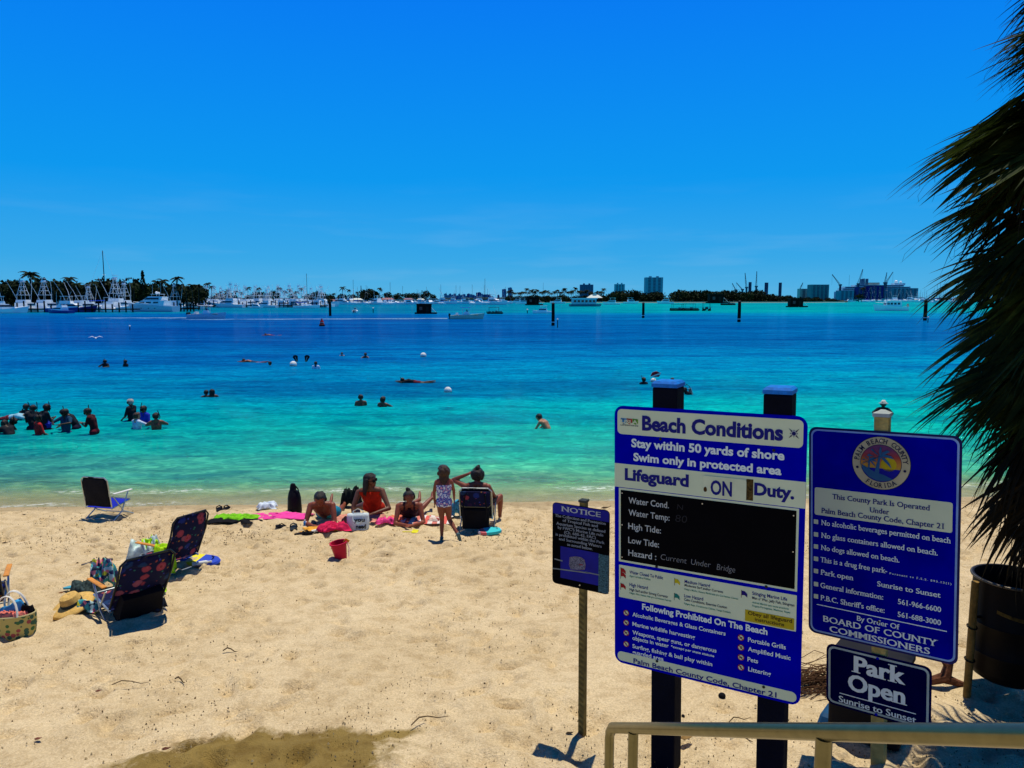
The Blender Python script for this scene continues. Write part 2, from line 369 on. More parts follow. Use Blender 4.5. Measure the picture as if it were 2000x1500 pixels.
# ------------------------------------------------------------------ signs
NAVY = mat('sign_blue', (.0, .001, .38), .6, var=.14, scale=5, spec=0)
NAVYD = mat('sign_dark_blue', (.004, .006, .085), .45, var=.15, scale=5)
WHT = mat('sign_white', (.60, .68, .43), .6, var=.07, scale=3)
LET = mat('letter_white', (.66, .76, .70), .55, var=.05)
BLK = mat('sign_black', (.002, .002, .003), .6, var=.2, spec=.02)
POSTB = mat('black_post', (.003, .004, .010), .8, var=.3, bump=.2, spec=.05)
CAPB = mat('blue_cap', (.008, .16, .55), .6, var=.3, scale=30)
TIMB = mat('tan_timber', (.42, .33, .10), .8, var=.3, scale=18, bump=.3)
ALU = mat('brushed_metal', (.55, .56, .55), .35, .9, var=.1)
def text_mesh(s, serif=False, bold=.016, track=1.0):
    cu = bpy.data.curves.new('t', 'FONT'); cu.body = s; cu.offset = bold; cu.resolution_u = 3; cu.space_character = track
    o = bpy.data.objects.new('t', cu); C.objects.link(o)
    me = bpy.data.meshes.new_from_object(o)
    bpy.data.objects.remove(o); bpy.data.curves.remove(cu)
    v = np.empty(len(me.vertices) * 3, np.float32); me.vertices.foreach_get('co', v); v = v.reshape(-1, 3)
    fs = [tuple(p.vertices) for p in me.polygons]
    vs = [tuple(a) for a in v]
    if serif:
        cnt = {}
        for f in fs:
            for a, b_ in zip(f, f[1:] + f[:1]): k = (min(a, b_), max(a, b_)); cnt[k] = cnt.get(k, 0) + 1
        bars = []
        for (a, b_), c in cnt.items():
            if c != 1: continue
            A, B = v[a], v[b_]
            if abs(A[1] - B[1]) < .004 and .05 < abs(A[0] - B[0]) < .17:
                y = A[1]
                for ref in (0, .682, .516, .73, -.197):
                    if abs(y - ref) < .035: bars.append((min(A[0], B[0]), max(A[0], B[0]), y, 1 if y > .3 else -1)); break
        n0 = len(vs)
        sh = .034                        # thicken the uprights only, as in a roman face
        vs2 = [(x + sh, y, .0006) for x, y, z in vs]
        fs += [tuple(i + n0 for i in f) for f in fs]; vs += vs2
        for x0, x1, y, up in bars:
            n = len(vs); e = .075; t = .036
            ya, yb = (y - t, y + .004) if up > 0 else (y - .004, y + t)
            xr = x1 + sh + e * (0 if (up > 0 and abs(y - .516) < .04) else 1)
            vs += [(x0 - e, ya, .0012), (xr, ya, .0012), (xr, yb, .0012), (x0 - e, yb, .0012)]; fs.append((n, n + 1, n + 2, n + 3))
    bpy.data.meshes.remove(me)
    a = np.array(vs); return a, fs
class Sign:
    """a flat board standing in the world: local X along it, Z up, front towards -Y"""
    def __init__(s, name, P, yaw, lean, W, H, label, cat, group=None):
        s.W, s.H = W, H
        s.root = empty(name, P, 0, label, cat, group)
        s.root.rotation_euler = (0, -lean, yaw)
        s.Mi = (Matrix.Translation(P) @ Euler((0, -lean, yaw)).to_matrix().to_4x4()).inverted()
    def uv(s, px, py):
        o = s.Mi @ Vector((0, 0, ZC)); d = s.Mi.to_3x3() @ ray(px, py); k = -o.y / d.y
        p = o + d * k; return (p.x, -p.z)
    def poly(s, name, pts, m, lift, thick=None):
        me = MB(); n = len(pts)
        t = thick or .0012
        me.prism(pts, -lift, -lift + t); return me.build(name, m, s.root)
    def rr(s, name, u0, v0, u1, v1, r, m, lift, thick=.0012):
        return s.poly(name, rrect(u0, v0, u1, v1, r), m, lift, thick)
    def quad_px(s, name, tl, br, m, lift, r=.004):
        a = s.uv(*tl); b_ = s.uv(*br); return s.rr(name, min(a[0], b_[0]), min(a[1], b_[1]), max(a[0], b_[0]), max(a[1], b_[1]), r, m, lift)
    def text(s, txt, p0, p1, cap, m=None, serif=False, bold=.016, lift=.0032, track=1.0, slant=0):
        u0, v0 = s.uv(*p0); u1, v1 = s.uv(*p1); _, vt = s.uv(p0[0], p0[1] - cap); ch = v0 - vt
        v = (v0 + v1) / 2 if abs(v0 - v1) < .03 else v0
        a, fs = text_mesh(txt, serif, bold, track); x0, x1 = a[:, 0].min(), a[:, 0].max()
        ky = ch / .682; kx = (u1 - u0) / (x1 - x0)
        mb = MB(); vs = [(u0 + (q[0] - x0) * kx + slant * q[1] * ky, -lift - q[2] * .5, -v + q[1] * ky) for q in a]
        me = bpy.data.meshes.new('lettering'); me.from_pydata(vs, [], fs); me.update(); me.materials.append(m or LET)
        o = put(me, 'lettering', None, s.root); return o
def zA(x, y): return (1180 + x / 3.75, 720 + y / 3.75)
def zB(x, y): return (1180 + x / 3.66, 1090 + y / 3.66)
def zC(x, y): return (1560 + x / 3.571, 760 + y / 3.571)
def zD(x, y): return (1560 + x / 3.571, 1080 + y / 3.571)
def zE(x, y): return (1060 + x / 6.25, 960 + y / 6.25)
def bolt(s, px, py, r=.008, m=None):
    u, v = s.uv(px, py); mb = MB(); mb.cyl((u, 0, -v), (u, -.007, -v), r, r * .8, 8); mb.build('bolt', m or ALU, s.root)

# --- the big beach conditions board
S = Sign('beach_conditions_sign', (.689, 4.92, 3.49), -.531, .018, 1.22, 1.80,
         'big blue and white beach conditions board on two black posts with blue caps', 'sign')
S.rr('panel', 0, 0, 1.22, 1.80, .06, NAVY, .0, .006)
def band(v0, v1, u0, u1, name='white_band', m=WHT, r=.004, lift=.0016): return S.rr(name, u0, v0, u1, v1, r, m, lift)
a = S.uv(*zA(97, 290)); b2 = S.uv(*zA(1453, 583)); S.rr('white_band', .022, .022, 1.198, b2[1], .03, WHT, .0016)
a = S.uv(*zA(77, 690)); b2 = S.uv(*zA(1468, 1025)); S.rr('white_band', .0008, a[1], 1.2192, b2[1], .002, WHT, .0016)
a = S.uv(*zA(108, 870)); b2 = S.uv(*zB(1378, 240)); S.rr('chalkboard_frame', a[0], a[1], b2[0], b2[1], .003, WHT, .0016)
S.rr('chalkboard', a[0] + .014, a[1] + .014, b2[0] - .014, b2[1] - .014, .003, BLK, .0030)
fa = S.uv(*zB(107, 45)); fb = S.uv(*zB(1370, 525)); S.rr('flag_legend_panel', fa[0], fa[1], fb[0], fb[1], .003, WHT, .0016)
a = S.uv(*zB(1008, 365)); b2 = S.uv(*zB(1357, 515)); YEL = mat('sign_yellow', (.42, .33, .01), .6, var=.1)
S.rr('yellow_notice', a[0], a[1], b2[0], b2[1], .003, YEL, .0030)
a = S.uv(*zB(95, 678)); S.rr('white_band', .022, 1.716, 1.198, 1.782, .030, WHT, .0016)
NB = mat('letter_navy', (.006, .008, .16), .5, var=.05); DK = mat('letter_dark', (.01, .012, .05), .5); GRN = mat('letter_green', (.03, .20, .13), .5); BRN = mat('letter_brown', (.06, .03, .005), .5)
GREY = mat('board_grey', (.42, .46, .42), .6); CHK = mat('chalk_mark', (.22, .23, .22), .8); CHF = mat('faint_chalk', (.022, .022, .024), .8)
S.text('Beach Conditions', zA(278, 445), zA(1310, 525), 26, NB, bold=.042)
S.text('Stay within 50 yards of shore', zA(200, 568), zA(1320, 672), 15.2, LET, bold=.034)
S.text('Swim only in protected area', zA(215, 668), zA(1298, 782), 14.6, LET, bold=.034)
S.text('Lifeguard', zA(152, 812), zA(620, 862), 21, NB, bold=.042)
# sliding ON plate, with the open slot beside it
a = S.uv(*zA(728, 775)); b2 = S.uv(*zA(1040, 975)); S.rr('sliding_plate', a[0], a[1] + .004, b2[0], b2[1] - .006, .012, mat('plate_white', (.62, .68, .43), .6, var=.12), .006, .003)
S.text('ON', zA(780, 915), zA(937, 932), 26, NB, bold=.03, lift=.0072)
a = S.uv(*zA(742, 885)); mbh = MB(); mbh.lathe([(.012, 0), (.009, .003)], 10); o = None
S.poly('finger_hole', [(a[0] + .011 * math.cos(t) * 1.0, -a[1] + (.02 if math.sin(t) > 0 else .014) * math.sin(t)) for t in [k * math.pi / 6 for k in range(12)]], BRN, .0074, .001)
a = S.uv(*zA(1042, 800)); b2 = S.uv(*zA(1090, 972)); S.rr('open_slot', a[0], a[1] + .006, b2[0], b2[1] - .004, .002, mat('rusty_slot', (.09, .055, .012), .8, var=.9, scale=60), .0026)
S.text('Duty.', zA(1098, 922), zA(1392, 952), 22, NB, bold=.042)
for t_, p0, p1, c in (('Water Cond.', (180, 985), (475, 1020), 11.5), ('Water Temp:', (180, 1073), (480, 1112), 11.5), ('High Tide:', (178, 1172), (417, 1205), 11.5),
                      ('Low Tide:', (178, 1276), (403, 1306), 11.5), ('Hazard :', (178, 1370), (383, 1396), 11.5)):
    S.text(t_, zA(*p0), zA(*p1), c, GREY, bold=.012, lift=.0045)
for t_, p0, p1, c, m_ in (('Current', (413, 1398), (603, 1424), 11, CHK), ('Under', (636, 1432), (778, 1455), 11, CHK), ('Bridge', (825, 1470), (958, 1492), 11.5, CHK), ('80', (520, 1120), (605, 1128), 14, CHF), ('N', (535, 1030), (575, 1032), 10, CHF)):
    S.text(t_, zA(*p0), zA(*p1), c, m_, bold=-.012, lift=.0045, slant=.12)
for t_, p0, p1, c, m_ in (('Water Closed To Public', (182, 112), (422, 148), 6, NB), ('Agua Cerrada al Publico', (182, 134), (332, 156), 3.4, GRN),
        ('High Hazard', (182, 200), (313, 222), 6.2, NB), ('High Surf and/or Strong Currents', (182, 230), (455, 284), 4.8, DK), ('Peligro Alto, Resaca Alta y/o Corrientes Fuertes', (182, 252), (480, 311), 3.2, GRN),
        ('Medium Hazard', (575, 180), (757, 204), 6.2, NB), ('Moderate Surf and/or Currents', (575, 200), (850, 249), 4.6, DK), ('Peligro Medio, Resaca Moderada y/o Corrientes Ciertas', (575, 224), (958, 298), 3.2, GRN),
        ('Low Hazard', (572, 280), (708, 301), 6.2, NB), ('Calm Conditions, Exercise Caution', (572, 303), (878, 360), 4.8, DK), ('Peligro Bajo, Condiciones Calmas, Tenga Cuidado', (572, 329), (905, 394), 3.2, GRN),
        ('Stinging Marine Life', (1058, 262), (1308, 303), 6.4, NB), ("Man o' War, Jelly Fish, Stingrays", (1058, 289), (1360, 347), 5, DK), ('Animal Marino que causa picaduras', (1058, 319), (1320, 370), 3.4, GRN), ('Fragata Portuguesa, Medusas, Rayas', (1058, 343), (1330, 396), 3.4, GRN)):
    S.text(t_, zB(*p0), zB(*p1), c, m_, bold=.014)
S.text('Obey all lifeguard', zB(1028, 402), zB(1343, 462), 7, BRN, bold=.014, lift=.0045)
S.text('instructions', zB(1078, 446), zB(1287, 487), 6.6, BRN, bold=.014, lift=.0045)
S.text('Following Prohibited On The Beach', zB(272, 364), zB(1167, 547), 11, LET, bold=.034)
for t_, p0, p1, c in (('Alcoholic Beverages & Glass Containers', (203, 415), (868, 550), 7.4), ('Marine wildlife harvesting', (203, 482), (650, 577), 7.4), ('Weapons, spear guns, or dangerous', (203, 546), (803, 669), 7.4),
        ('objects in water', (203, 583), (462, 637), 7.2), ('*except per state statute', (478, 638), (787, 705), 4.4), ('Surfing, fishing & ball play within', (203, 643), (773, 767), 7.4), ('guarded area', (203, 684), (425, 730), 7.2),
        ('Portable Grills', (1028, 598), (1298, 648), 8.2), ('Amplified Music', (1028, 666), (1333, 724), 8.2), ('Pets', (1025, 735), (1100, 750), 8.2), ('Littering', (1030, 806), (1192, 840), 8.2)):
    S.text(t_, zB(*p0), zB(*p1), c, LET, bold=.019)
S.text('Palm Beach County Code, Chapter 21', zB(210, 752), zB(1232, 990), 8.8, NB, bold=.02)
# hazard flags
def flag(px, py, col, two=False):
    u, v = S.uv(*zB(px, py)); m_ = mat('flag_' + col[0], col[1], .6, var=.1)
    f = [(u, -v), (u + .02, -v - .002), (u + .035, -v - .018), (u + .035, -v - .04), (u + .02, -v - .028), (u, -v - .03)]
    o = S.poly('hazard_flag', f, m_, .0032)
    p = MB(); p.box((u - .001, -.0028, -v - .022), (.0022, .0012, .05)); p.build('flag_pole', BRN, o)
RED = ('red', (.28, .008, .01)); flag(120, 68, RED); flag(120, 98, RED); flag(120, 178, RED); flag(505, 145, ('yellow', (.50, .42, .01))); flag(503, 250, ('green', (.01, .16, .12))); flag(983, 230, ('violet', (.01, .005, .13)))
# prohibition discs, each with its own small mark
def disc(px, py, kind):
    u, v = S.uv(*zB(px, py)); n = 24; r = .021
    ro = [(u + r * math.cos(t), -v + r * math.sin(t)) for t in [2 * math.pi * k / n for k in range(n)]]
    o = S.poly('prohibition_disc', ro, mat('disc_red', (.30, .012, .015), .6), .0026)
    S2 = [(u + r * .76 * math.cos(t), -v + r * .76 * math.sin(t)) for t in [2 * math.pi * k / n for k in range(n)]]
    MB().prism(S2, -.0038, -.0028).build('disc_face', WHT, o)
    mk = MB(); z = -v; y0, y1 = -.0050, -.0042
    P = {'glass': [[(-.008, .01), (.0, .01), (-.003, .0), (-.003, -.008), (-.006, -.008), (-.006, 0)], [(.003, .0), (.009, .0), (.009, -.009), (.003, -.009)]],
         'fish': [[(-.01, 0), (-.004, .006), (.004, .002), (.01, .006), (.008, -.004), (.002, -.002), (-.005, -.005)]],
         'gun': [[(-.011, .004), (.01, .006), (.01, .002), (-.003, 0), (-.005, -.007), (-.009, -.006), (-.008, 0)]],
         'surf': [[(-.003, .011), (.002, .008), (.004, -.009), (-.001, -.011), (-.004, -.002)]],
         'grill': [[(-.009, .004), (.009, .004), (.006, -.003), (.008, -.01), (.005, -.01), (0, -.004), (-.005, -.01), (-.008, -.01), (-.006, -.003)]],
         'note': [[(-.004, -.008), (-.004, .008), (.008, .01), (.008, -.004), (.005, -.004), (.005, .005), (-.001, .004), (-.001, -.008)]],
         'dog': [[(-.01, .004), (-.004, .005), (.006, .003), (.01, .007), (.008, -.002), (.007, -.009), (.004, -.009), (.003, -.002), (-.004, -.002), (-.005, -.009), (-.008, -.009)]],
         'litter': [[(-.003, .01), (.002, .01), (.003, .002), (.006, -.004), (.003, -.01), (-.001, -.01), (-.004, 0)]]}
    for q in P[kind]: mk.prism([(u + a_, z + b_) for a_, b_ in q], y0, y1)
    me = mk.build('pictogram', DK, o)
    c_ = math.cos(R(-45)); s_ = math.sin(R(-45)); L = r * .8; w_ = .0022
    MB().prism([(u + x * c_ - y * s_, z + x * s_ + y * c_) for x, y in ((-L, -w_), (L, -w_), (L, w_), (-L, w_))], -.0064, -.0054).build('slash', _mc['disc_red'], o)
for i, k in enumerate(('glass', 'fish', 'gun', 'surf')): disc(158, (390, 460, 533, 613)[i], k)
for i, k in enumerate(('grill', 'note', 'dog', 'litter')): disc(978, (567, 638, 708, 780)[i], k)
# lifeguard association emblem (left) and compass-like crest (right)
u, v = S.uv(*zA(122, 360)); u2, v2 = S.uv(*zA(250, 412)); w3 = (u2 - u) / 3
for k, cc in enumerate(((.04, .22, .42), (.38, .03, .03), (.13, .33, .04))):
    q = u + w3 * k
    S.poly('emblem_block', [(q, -v), (q + w3 * .96, -v - .002), (q + w3 * .98, -v - .03), (q + w3 * .5, -v - .04), (q + w3 * .05, -v - .028)], mat('emblem%d' % k, cc, .6, var=.8, scale=60), .0032)
S.text('USLA', (zA(126, 0)[0], zA(0, 398)[1]), (zA(246, 0)[0], zA(0, 402)[1]), 6.5, WHT, bold=.02, lift=.0050)
S.text('LIFESAVING', zA(122, 416), zA(250, 424), 2.6, DK, lift=.0034)
u, v = S.uv(*zA(1390, 475)); st = []
for k in range(16):
    r = .042 if k % 4 == 2 else (.024 if k % 2 == 0 else .014); t = k * math.pi / 8; st.append((u + r * math.cos(t), -v + r * math.sin(t)))
o = S.poly('crest', st, DK, .0032)
MB().prism([(u + .017 * math.cos(t * .5), -v + .017 * math.sin(t * .5)) for t in range(12)], -.0046, -.0036).build('crest_ring', GREY, o)
MB().prism([(u + .012 * math.cos(t * .5), -v + .012 * math.sin(t * .5)) for t in range(12)], -.0060, -.0050).build('crest_centre', NAVYD, o)
for p in (zA(412, 516), zA(1242, 598), zB(375, 60), zB(1158, 204), zB(378, 735), zB(1140, 920)): bolt(S, *p, r=.010, m=mat('dark_bolt', (.03, .03, .02), .5, .6))
for p in (zA(133, 910), zA(720, 988), zA(1388, 1075), zA(133, 1142), zA(1384, 1340), zA(133, 1378)): bolt(S, *p, r=.005)
# posts
for px, top in ((1296, 758), (1515, 771)):
    u, _ = S.uv(px, 900); Wp = S.root.matrix_basis; P = Matrix.Translation((.689, 4.92, 3.49)) @ Euler((0, -.018, -.531)).to_matrix().to_4x4() @ Vector((u, .09, 0))
    _, vt = S.uv(px, top); zt = -vt * 1.02
    zb = base_z(P.x, P.y) - 3.49 - .15
    mb = MB(); mb.box((u - .0, .088, (zt + zb) / 2), (.165, .165, zt - zb)); ob = mb.build('post', POSTB, S.root)
    bv = ob.modifiers.new('b', 'BEVEL'); bv.width = .012; bv.segments = 2
    mb = MB(); mb.box((u, .088, zt + .012), (.172, .172, .024)); mb.box((u, .088, zt + .032), (.172, .172, .016), taper=.82); mb.build('post_cap', CAPB, ob)

# --- county rules board and the post it shares with the small one
S = Sign('county_park_sign', (2.052, 5.042, 3.325), -.679, .042, .914, 1.465, 'blue county park rules board with round palm tree seal on a tan post', 'sign')
W, H = .914, 1.465
S.rr('panel', 0, 0, W, H, .05, NAVYD, .0, .005)
S.rr('border_line', .014, .014, W - .014, H - .014, .045, mat('pale_blue_line', (.22, .36, .62), .5), .0014)
S.rr('blue_field', .026, .026, W - .026, H - .026, .036, mat('county_blue', (.0, .001, .30), .6, var=.35, scale=2, spec=0), .0028)
L0 = .0044
S.quad_px('white_box', zC(112, 682), zC(1070, 1003), WHT, L0, .014)
def T(t, p0, p1, c, m_=LET, b_=.004, l=L0 + .0016, tr=1.0): S.text(t, p0, p1, c, m_, True, b_, l, tr)
T('This County Park Is Operated', zC(235, 765), zC(918, 845), 9.6, NB, l=L0 + .002); T('Under', zC(493, 858), zC(632, 872), 9.6, NB, l=L0 + .002); T('Palm Beach County Code, Chapter 21', zC(157, 858), zC(1015, 977), 9.6, NB, l=L0 + .002)
for i, (t_, p0, p1) in enumerate((('No alcoholic beverages permitted on beach', (157, 945), (1062, 1074)), ('No glass containers allowed on beach.', (157, 1032), (970, 1160)), ('No dogs allowed on beach.', (155, 1118), (703, 1208)),
        ('This is a drug free park-', (153, 1202), (617, 1284)), ('Park open', (153, 1290), (383, 1332)), ('General information:', (152, 1378), (590, 1470)), ("P.B.C. Sheriff's office:", (152, 1467), (600, 1560)))):
    T(t_, zC(*p0), zC(*p1), 9.8)
    u, v = S.uv(*zC(121, (923, 1012, 1096, 1182, 1267, 1358, 1443)[i])); S.rr('bullet_square', u - .0145, v - .0155, u + .0145, v + .0155, .002, WHT, L0)
T('Pursuant to F.S.S. 893.13(1)', zC(633, 1285), zC(1065, 1366), 3.6, tr=1.4); T('Sunrise to Sunset', zC(547, 1372), zC(990, 1452), 9.8)
T('561-966-6600', zD(692, 358), zD(993, 405), 9.8); T('561-688-3000', zD(690, 443), zD(992, 500), 9.8)
u, v = S.uv(*zD(125, 352)); u2, v2 = S.uv(*zD(1033, 550)); S.rr('rule_line', u, (v + v2) / 2 - .003, u2, (v + v2) / 2 + .003, .001, LET, L0)
T('By Order Of', zD(407, 468), zD(703, 532), 9.6); T('BOARD OF COUNTY', zD(172, 473), zD(970, 652), 11.4); T('COMMISSIONERS', zD(215, 545), zD(915, 705), 11.4)
# round seal
c0 = S.uv(1720.5, 904.5); e1 = S.uv(1664, 900); rad = c0[0] - e1[0]
def circ(r, n=48, c=c0): return [(c[0] + r * math.cos(2 * math.pi * k / n), -c[1] + r * math.sin(2 * math.pi * k / n)) for k in range(n)]
S.poly('seal_rim', circ(rad), DK, L0); sl_ = S.poly('seal_ring', circ(rad * .975), mat('seal_cream', (.46, .42, .24), .6), L0 + .0014)
S.poly('seal_inner_rim', circ(rad * .70), DK, L0 + .0028)
m, nt, b = nmat('seal_sunset'); b.inputs['Roughness'].default_value = .6
tcn = N(nt, 'TexCoord'); sp = N(nt, 'SeparateXYZ'); nt.links.new(tcn.outputs['Object'], sp.inputs[0])
zz = math_(nt, 'DIVIDE', math_(nt, 'ADD', sp.outputs[2], c0[1] + rad * .68), rad * 1.36)
nt.links.new(ramp(nt, zz, [(.28, (.42, .30, .01)), (.5, (.45, .18, .01)), (.68, (.30, .02, .01)), (.9, (.10, .01, .09))]), b.inputs['Base Color'])
S.poly('sunset_sky', circ(rad * .68), m, L0 + .0042)
def arcpoly(r, y0): # circle segment below height y0 (fraction)
    a0 = math.asin(y0); n = 24; return [(c0[0] + r * math.cos(t), -c0[1] + r * math.sin(t)) for t in [math.pi - a0 + (math.pi + 2 * a0) * k / n for k in range(n + 1)]]
S.poly('seal_sea', arcpoly(rad * .68, -.28), mat('seal_sea', (.005, .006, .26), .6), L0 + .0056)
SB = mat('seal_palm_blue', (.02, .10, .22), .6)
S.poly('seal_sun', circ(rad * .26, 24, (c0[0] + rad * .27, c0[1] + rad * .02)), mat('seal_sun', (.46, .36, .01), .6), L0 + .0056)
S.poly('seal_shore', [(c0[0] + x * rad, -c0[1] + y * rad) for x, y in ((-.66, -.08), (-.45, -.2), (-.2, -.34), (.1, -.42), (.42, -.56), (.2, -.64), (-.1, -.66), (-.4, -.53), (-.6, -.3))], SB, L0 + .0070)
S.poly('seal_trunk', [(c0[0] + x * rad, -c0[1] + y * rad) for x, y in ((-.24, -.5), (-.1, .1), (-.06, .3), (.02, .3), (-.02, .05), (-.06, -.5))], SB, L0 + .0084)
def crown(cx, cy, k_):
    for a_ in (10, 45, 85, 130, 165, 200, -35):
        t = R(a_); L = k_ * rad; dx, dz = math.cos(t), math.sin(t); nx, nz = -dz, dx
        P = [(0, 0), (.35 * L * dx + .12 * L * nx, .35 * L * dz + .12 * L * nz), (L * .8 * dx + .05 * L * nx, L * .8 * dz - .05 * L), (L * dx, L * dz - .3 * L), (.45 * L * dx - .08 * L * nx, .45 * L * dz - .12 * L)]
        S.poly('seal_frond', [(c0[0] + cx * rad + x, -c0[1] + cy * rad + y) for x, y in P], SB, L0 + .0098 + .0002 * (a_ % 7))
crown(-.02, .26, .48); crown(-.38, .08, .26)
S.poly('seal_trunk', [(c0[0] + x * rad, -c0[1] + y * rad) for x, y in ((-.43, -.3), (-.41, .08), (-.36, .08), (-.37, -.3))], SB, L0 + .0084)
def arctext(txt, a0, a1, rr_, size, flip=False):
    n = len(txt)
    for i, ch in enumerate(txt):
        if ch == ' ': continue
        a_, fs = text_mesh(ch, True, .006); x0, x1 = a_[:, 0].min(), a_[:, 0].max()
        t = R(a0 + (a1 - a0) * i / (n - 1)); k_ = size / .682
        vs = []
        for q in a_:
            x = (q[0] - (x0 + x1) / 2) * k_ * .82; y = q[1] * k_ - size / 2
            if flip: r_ = rr_ - y; tt = t + x / rr_
            else: r_ = rr_ + y; tt = t - x / rr_
            vs.append((c0[0] + r_ * math.cos(tt), -(L0 + .0034) - q[2], -c0[1] + r_ * math.sin(tt)))
        me = bpy.data.meshes.new('seal_letter'); me.from_pydata(vs, [], fs); me.materials.append(DK); put(me, 'seal_letter', None, sl_)
arctext('PALM BEACH COUNTY', 172, 8, rad * .83, rad * .17); arctext('FLORIDA', 238, 302, rad * .83, rad * .17, True)
for a_ in (195, -15): S.poly('seal_dot', circ(rad * .05, 10, (c0[0] + rad * .83 * math.cos(R(a_)), c0[1] - rad * .83 * math.sin(R(a_)))), DK, L0 + .0034)
bolt(S, *zC(568, 356), r=.012); bolt(S, *zD(560, 478), r=.009, m=_mc['dark_bolt'])
u, _ = S.uv(1719, 900); _, vt = S.uv(1721, 815); ub = u
mb = MB(); mb.box((u, .05, (-vt - 2.45) / 2 - 0), (.085, .085, -vt + 2.45)); ob = mb.build('post', TIMB, S.root); ob.modifiers.new('b', 'BEVEL').width = .004
mb = MB(); mb.box((u, .05, -vt + .012), (.10, .10, .024)); mb.box((u, .05, -vt + .034), (.09, .09, .02), taper=.3); mb.build('post_cap', mat('grey_cap', (.35, .40, .36), .6), ob)
CM = Matrix.Translation((2.052, 5.042, 3.325)) @ Euler((0, -.042, -.679)).to_matrix().to_4x4()
# --- small park open board, on the same post just below
W, H = .63, .43
p_ = at(1615, 1254, 4.93)
S = Sign('park_open_sign', CM @ Vector(((CM.inverted() @ p_).x, -.004, (CM.inverted() @ p_).z)), -.679, .042, W, H, 'small dark blue park open board below the county rules board', 'sign')
a = S.uv(1615, 1254); b2 = S.uv(1820, 1306); c3 = S.uv(1615, 1372); W = b2[0]; H = max(c3[1], .40)
S.rr('panel', 0, 0, W, H, .045, mat('park_navy', (.0005, .001, .04), .6, var=.2, spec=0), .0, .005)
S.rr('border_line', .014, .014, W - .014, H - .014, .038, mat('pale_line', (.36, .45, .40), .5), .0014)
S.rr('dark_field', .028, .028, W - .028, H - .028, .028, _mc['park_navy'], .0028)
T('Park', zD(370, 822), zD(745, 913), 30, LET, .022); T('Open', zD(343, 955), zD(757, 1050), 30, LET, .022); T('Sunrise to Sunset', zD(280, 1035), zD(820, 1184), 12)
u, v = S.uv(*zD(285, 970)); u2, v2 = S.uv(*zD(817, 1125)); S.rr('rule_line', u, (v + v2) / 2 - .003, u2, (v + v2) / 2 + .003, .001, LET, L0)
bolt(S, *zD(550, 735), r=.010, m=NAVY); bolt(S, *zD(540, 1125), r=.010, m=NAVY)

# --- notice board
S = Sign('notice_sign', (.298, 5.306, 2.717), -.55, .005, .457, .616, 'small black and blue notice board on a thin ribbed tan post', 'sign')
S.rr('panel', 0, 0, .457, .616, .03, BLK, .0, .004)
v = S.uv(*zE(125, 262))[1]; S.poly('blue_heading', [q for q in rrect(.004, .004, .453, .3, .026) if q[1] > -.05] + [(.004, -v), (.453, -v)], mat('notice_blue', (.006, .008, .23), .5), .0014)
S.text('NOTICE', zE(225, 233), zE(710, 315), 9.6, GREY, True, .004, .0034)
NG = mat('notice_grey', (.26, .29, .30), .6)
for t_, p0, p1, c in (('The Collection and Possession', (153, 302), (775, 408), 5.2), ('of Tropical Fish and', (245, 360), (678, 440), 5.2), ('Aquarium Species as defined', (165, 400), (770, 502), 5.2), ("by FWC'S Marine Life rule", (183, 447), (742, 550), 5.2),
        ('(Ch. 68B-42, FAC)', (265, 505), (650, 582), 5.2), ('is prohibited within the Park', (157, 530), (760, 642), 5.2), ('and Surrounding Waters', (200, 586), (722, 687), 5.2), ('as noted below.', (300, 655), (610, 717), 5.2)):
    S.text(t_, zE(*p0), zE(*p1), c, NG, True, .004, .0034)
a = S.uv(*zE(218, 665)); b2 = S.uv(*zE(680, 1148)); m_ = S.rr('map_water', a[0], a[1], b2[0], b2[1], .002, _mc['notice_blue'], .0014)
a = S.uv(*zE(682, 760)); b2 = S.uv(*zE(803, 1258)); S.rr('map_town', a[0], a[1], b2[0], b2[1] - .004, .002, mat('map_teal', (.05, .13, .14), .6, var=.9, scale=90), .0014)
for (p0, p1, hh) in (((145, 812), (243, 838), .010), ((122, 928), (560, 985), .009), ((520, 975), (690, 1010), .008)):
    u, v = S.uv(*zE(*p0)); u2, v2 = S.uv(*zE(*p1)); S.poly('map_road', [(u, -v), (u2, -v2), (u2, -v2 - hh), (u, -v - hh)], mat('map_road', (.20, .22, .19), .6), .0030)
isl = [(335, 800), (400, 790), (470, 800), (510, 830), (525, 890), (515, 950), (430, 955), (345, 945), (325, 890)]
S.poly('map_island', [(lambda q: (q[0], -q[1]))(S.uv(*zE(*p))) for p in isl], mat('map_island', (.16, .16, .20), .6, var=.9, scale=120), .0030)
mb = MB(); P = []
for p in isl: q = S.uv(*zE(*p)); P.append((q[0], -.0042, -q[1]))
mb.tube(P, .0012, 5, closed=True); mb.build('map_outline', mat('map_outline', (.32, .20, .20), .6), S.root)
u, v = S.uv(*zE(470, 890)); mb = MB(); mb.box((u, -.0048, -v), (.03, .0012, .006)); mb.build('map_mark', mat('map_red', (.28, .02, .03), .6), S.root)
bolt(S, *zE(460, 245), r=.006, m=_mc['dark_bolt']); bolt(S, *zE(455, 1140), r=.007)
u, _ = S.uv(1136, 1050); _, vt = S.uv(1137, 982)
mb = MB(); mb.box((u, .032, (-vt - 1.85) / 2), (.045, .05, -vt + 1.85))
mb.build('post', mat('dark_tan_post', (.20, .15, .04), .8, var=.5, scale=14), S.root)
mb = MB()
for k in range(26): mb.box((u, .0055, -.66 - k * .043), (.043, .004, .014), ry=.5)
tag(mb.build('post_ribbing', mat('rib_dark', (.14, .10, .028), .8), S.root), kind='stuff')
mb = MB(); mb.box((u, .032, -vt + .008), (.058, .062, .016)); mb.build('post_cap', mat('dark_cap', (.03, .035, .03), .6), S.root)

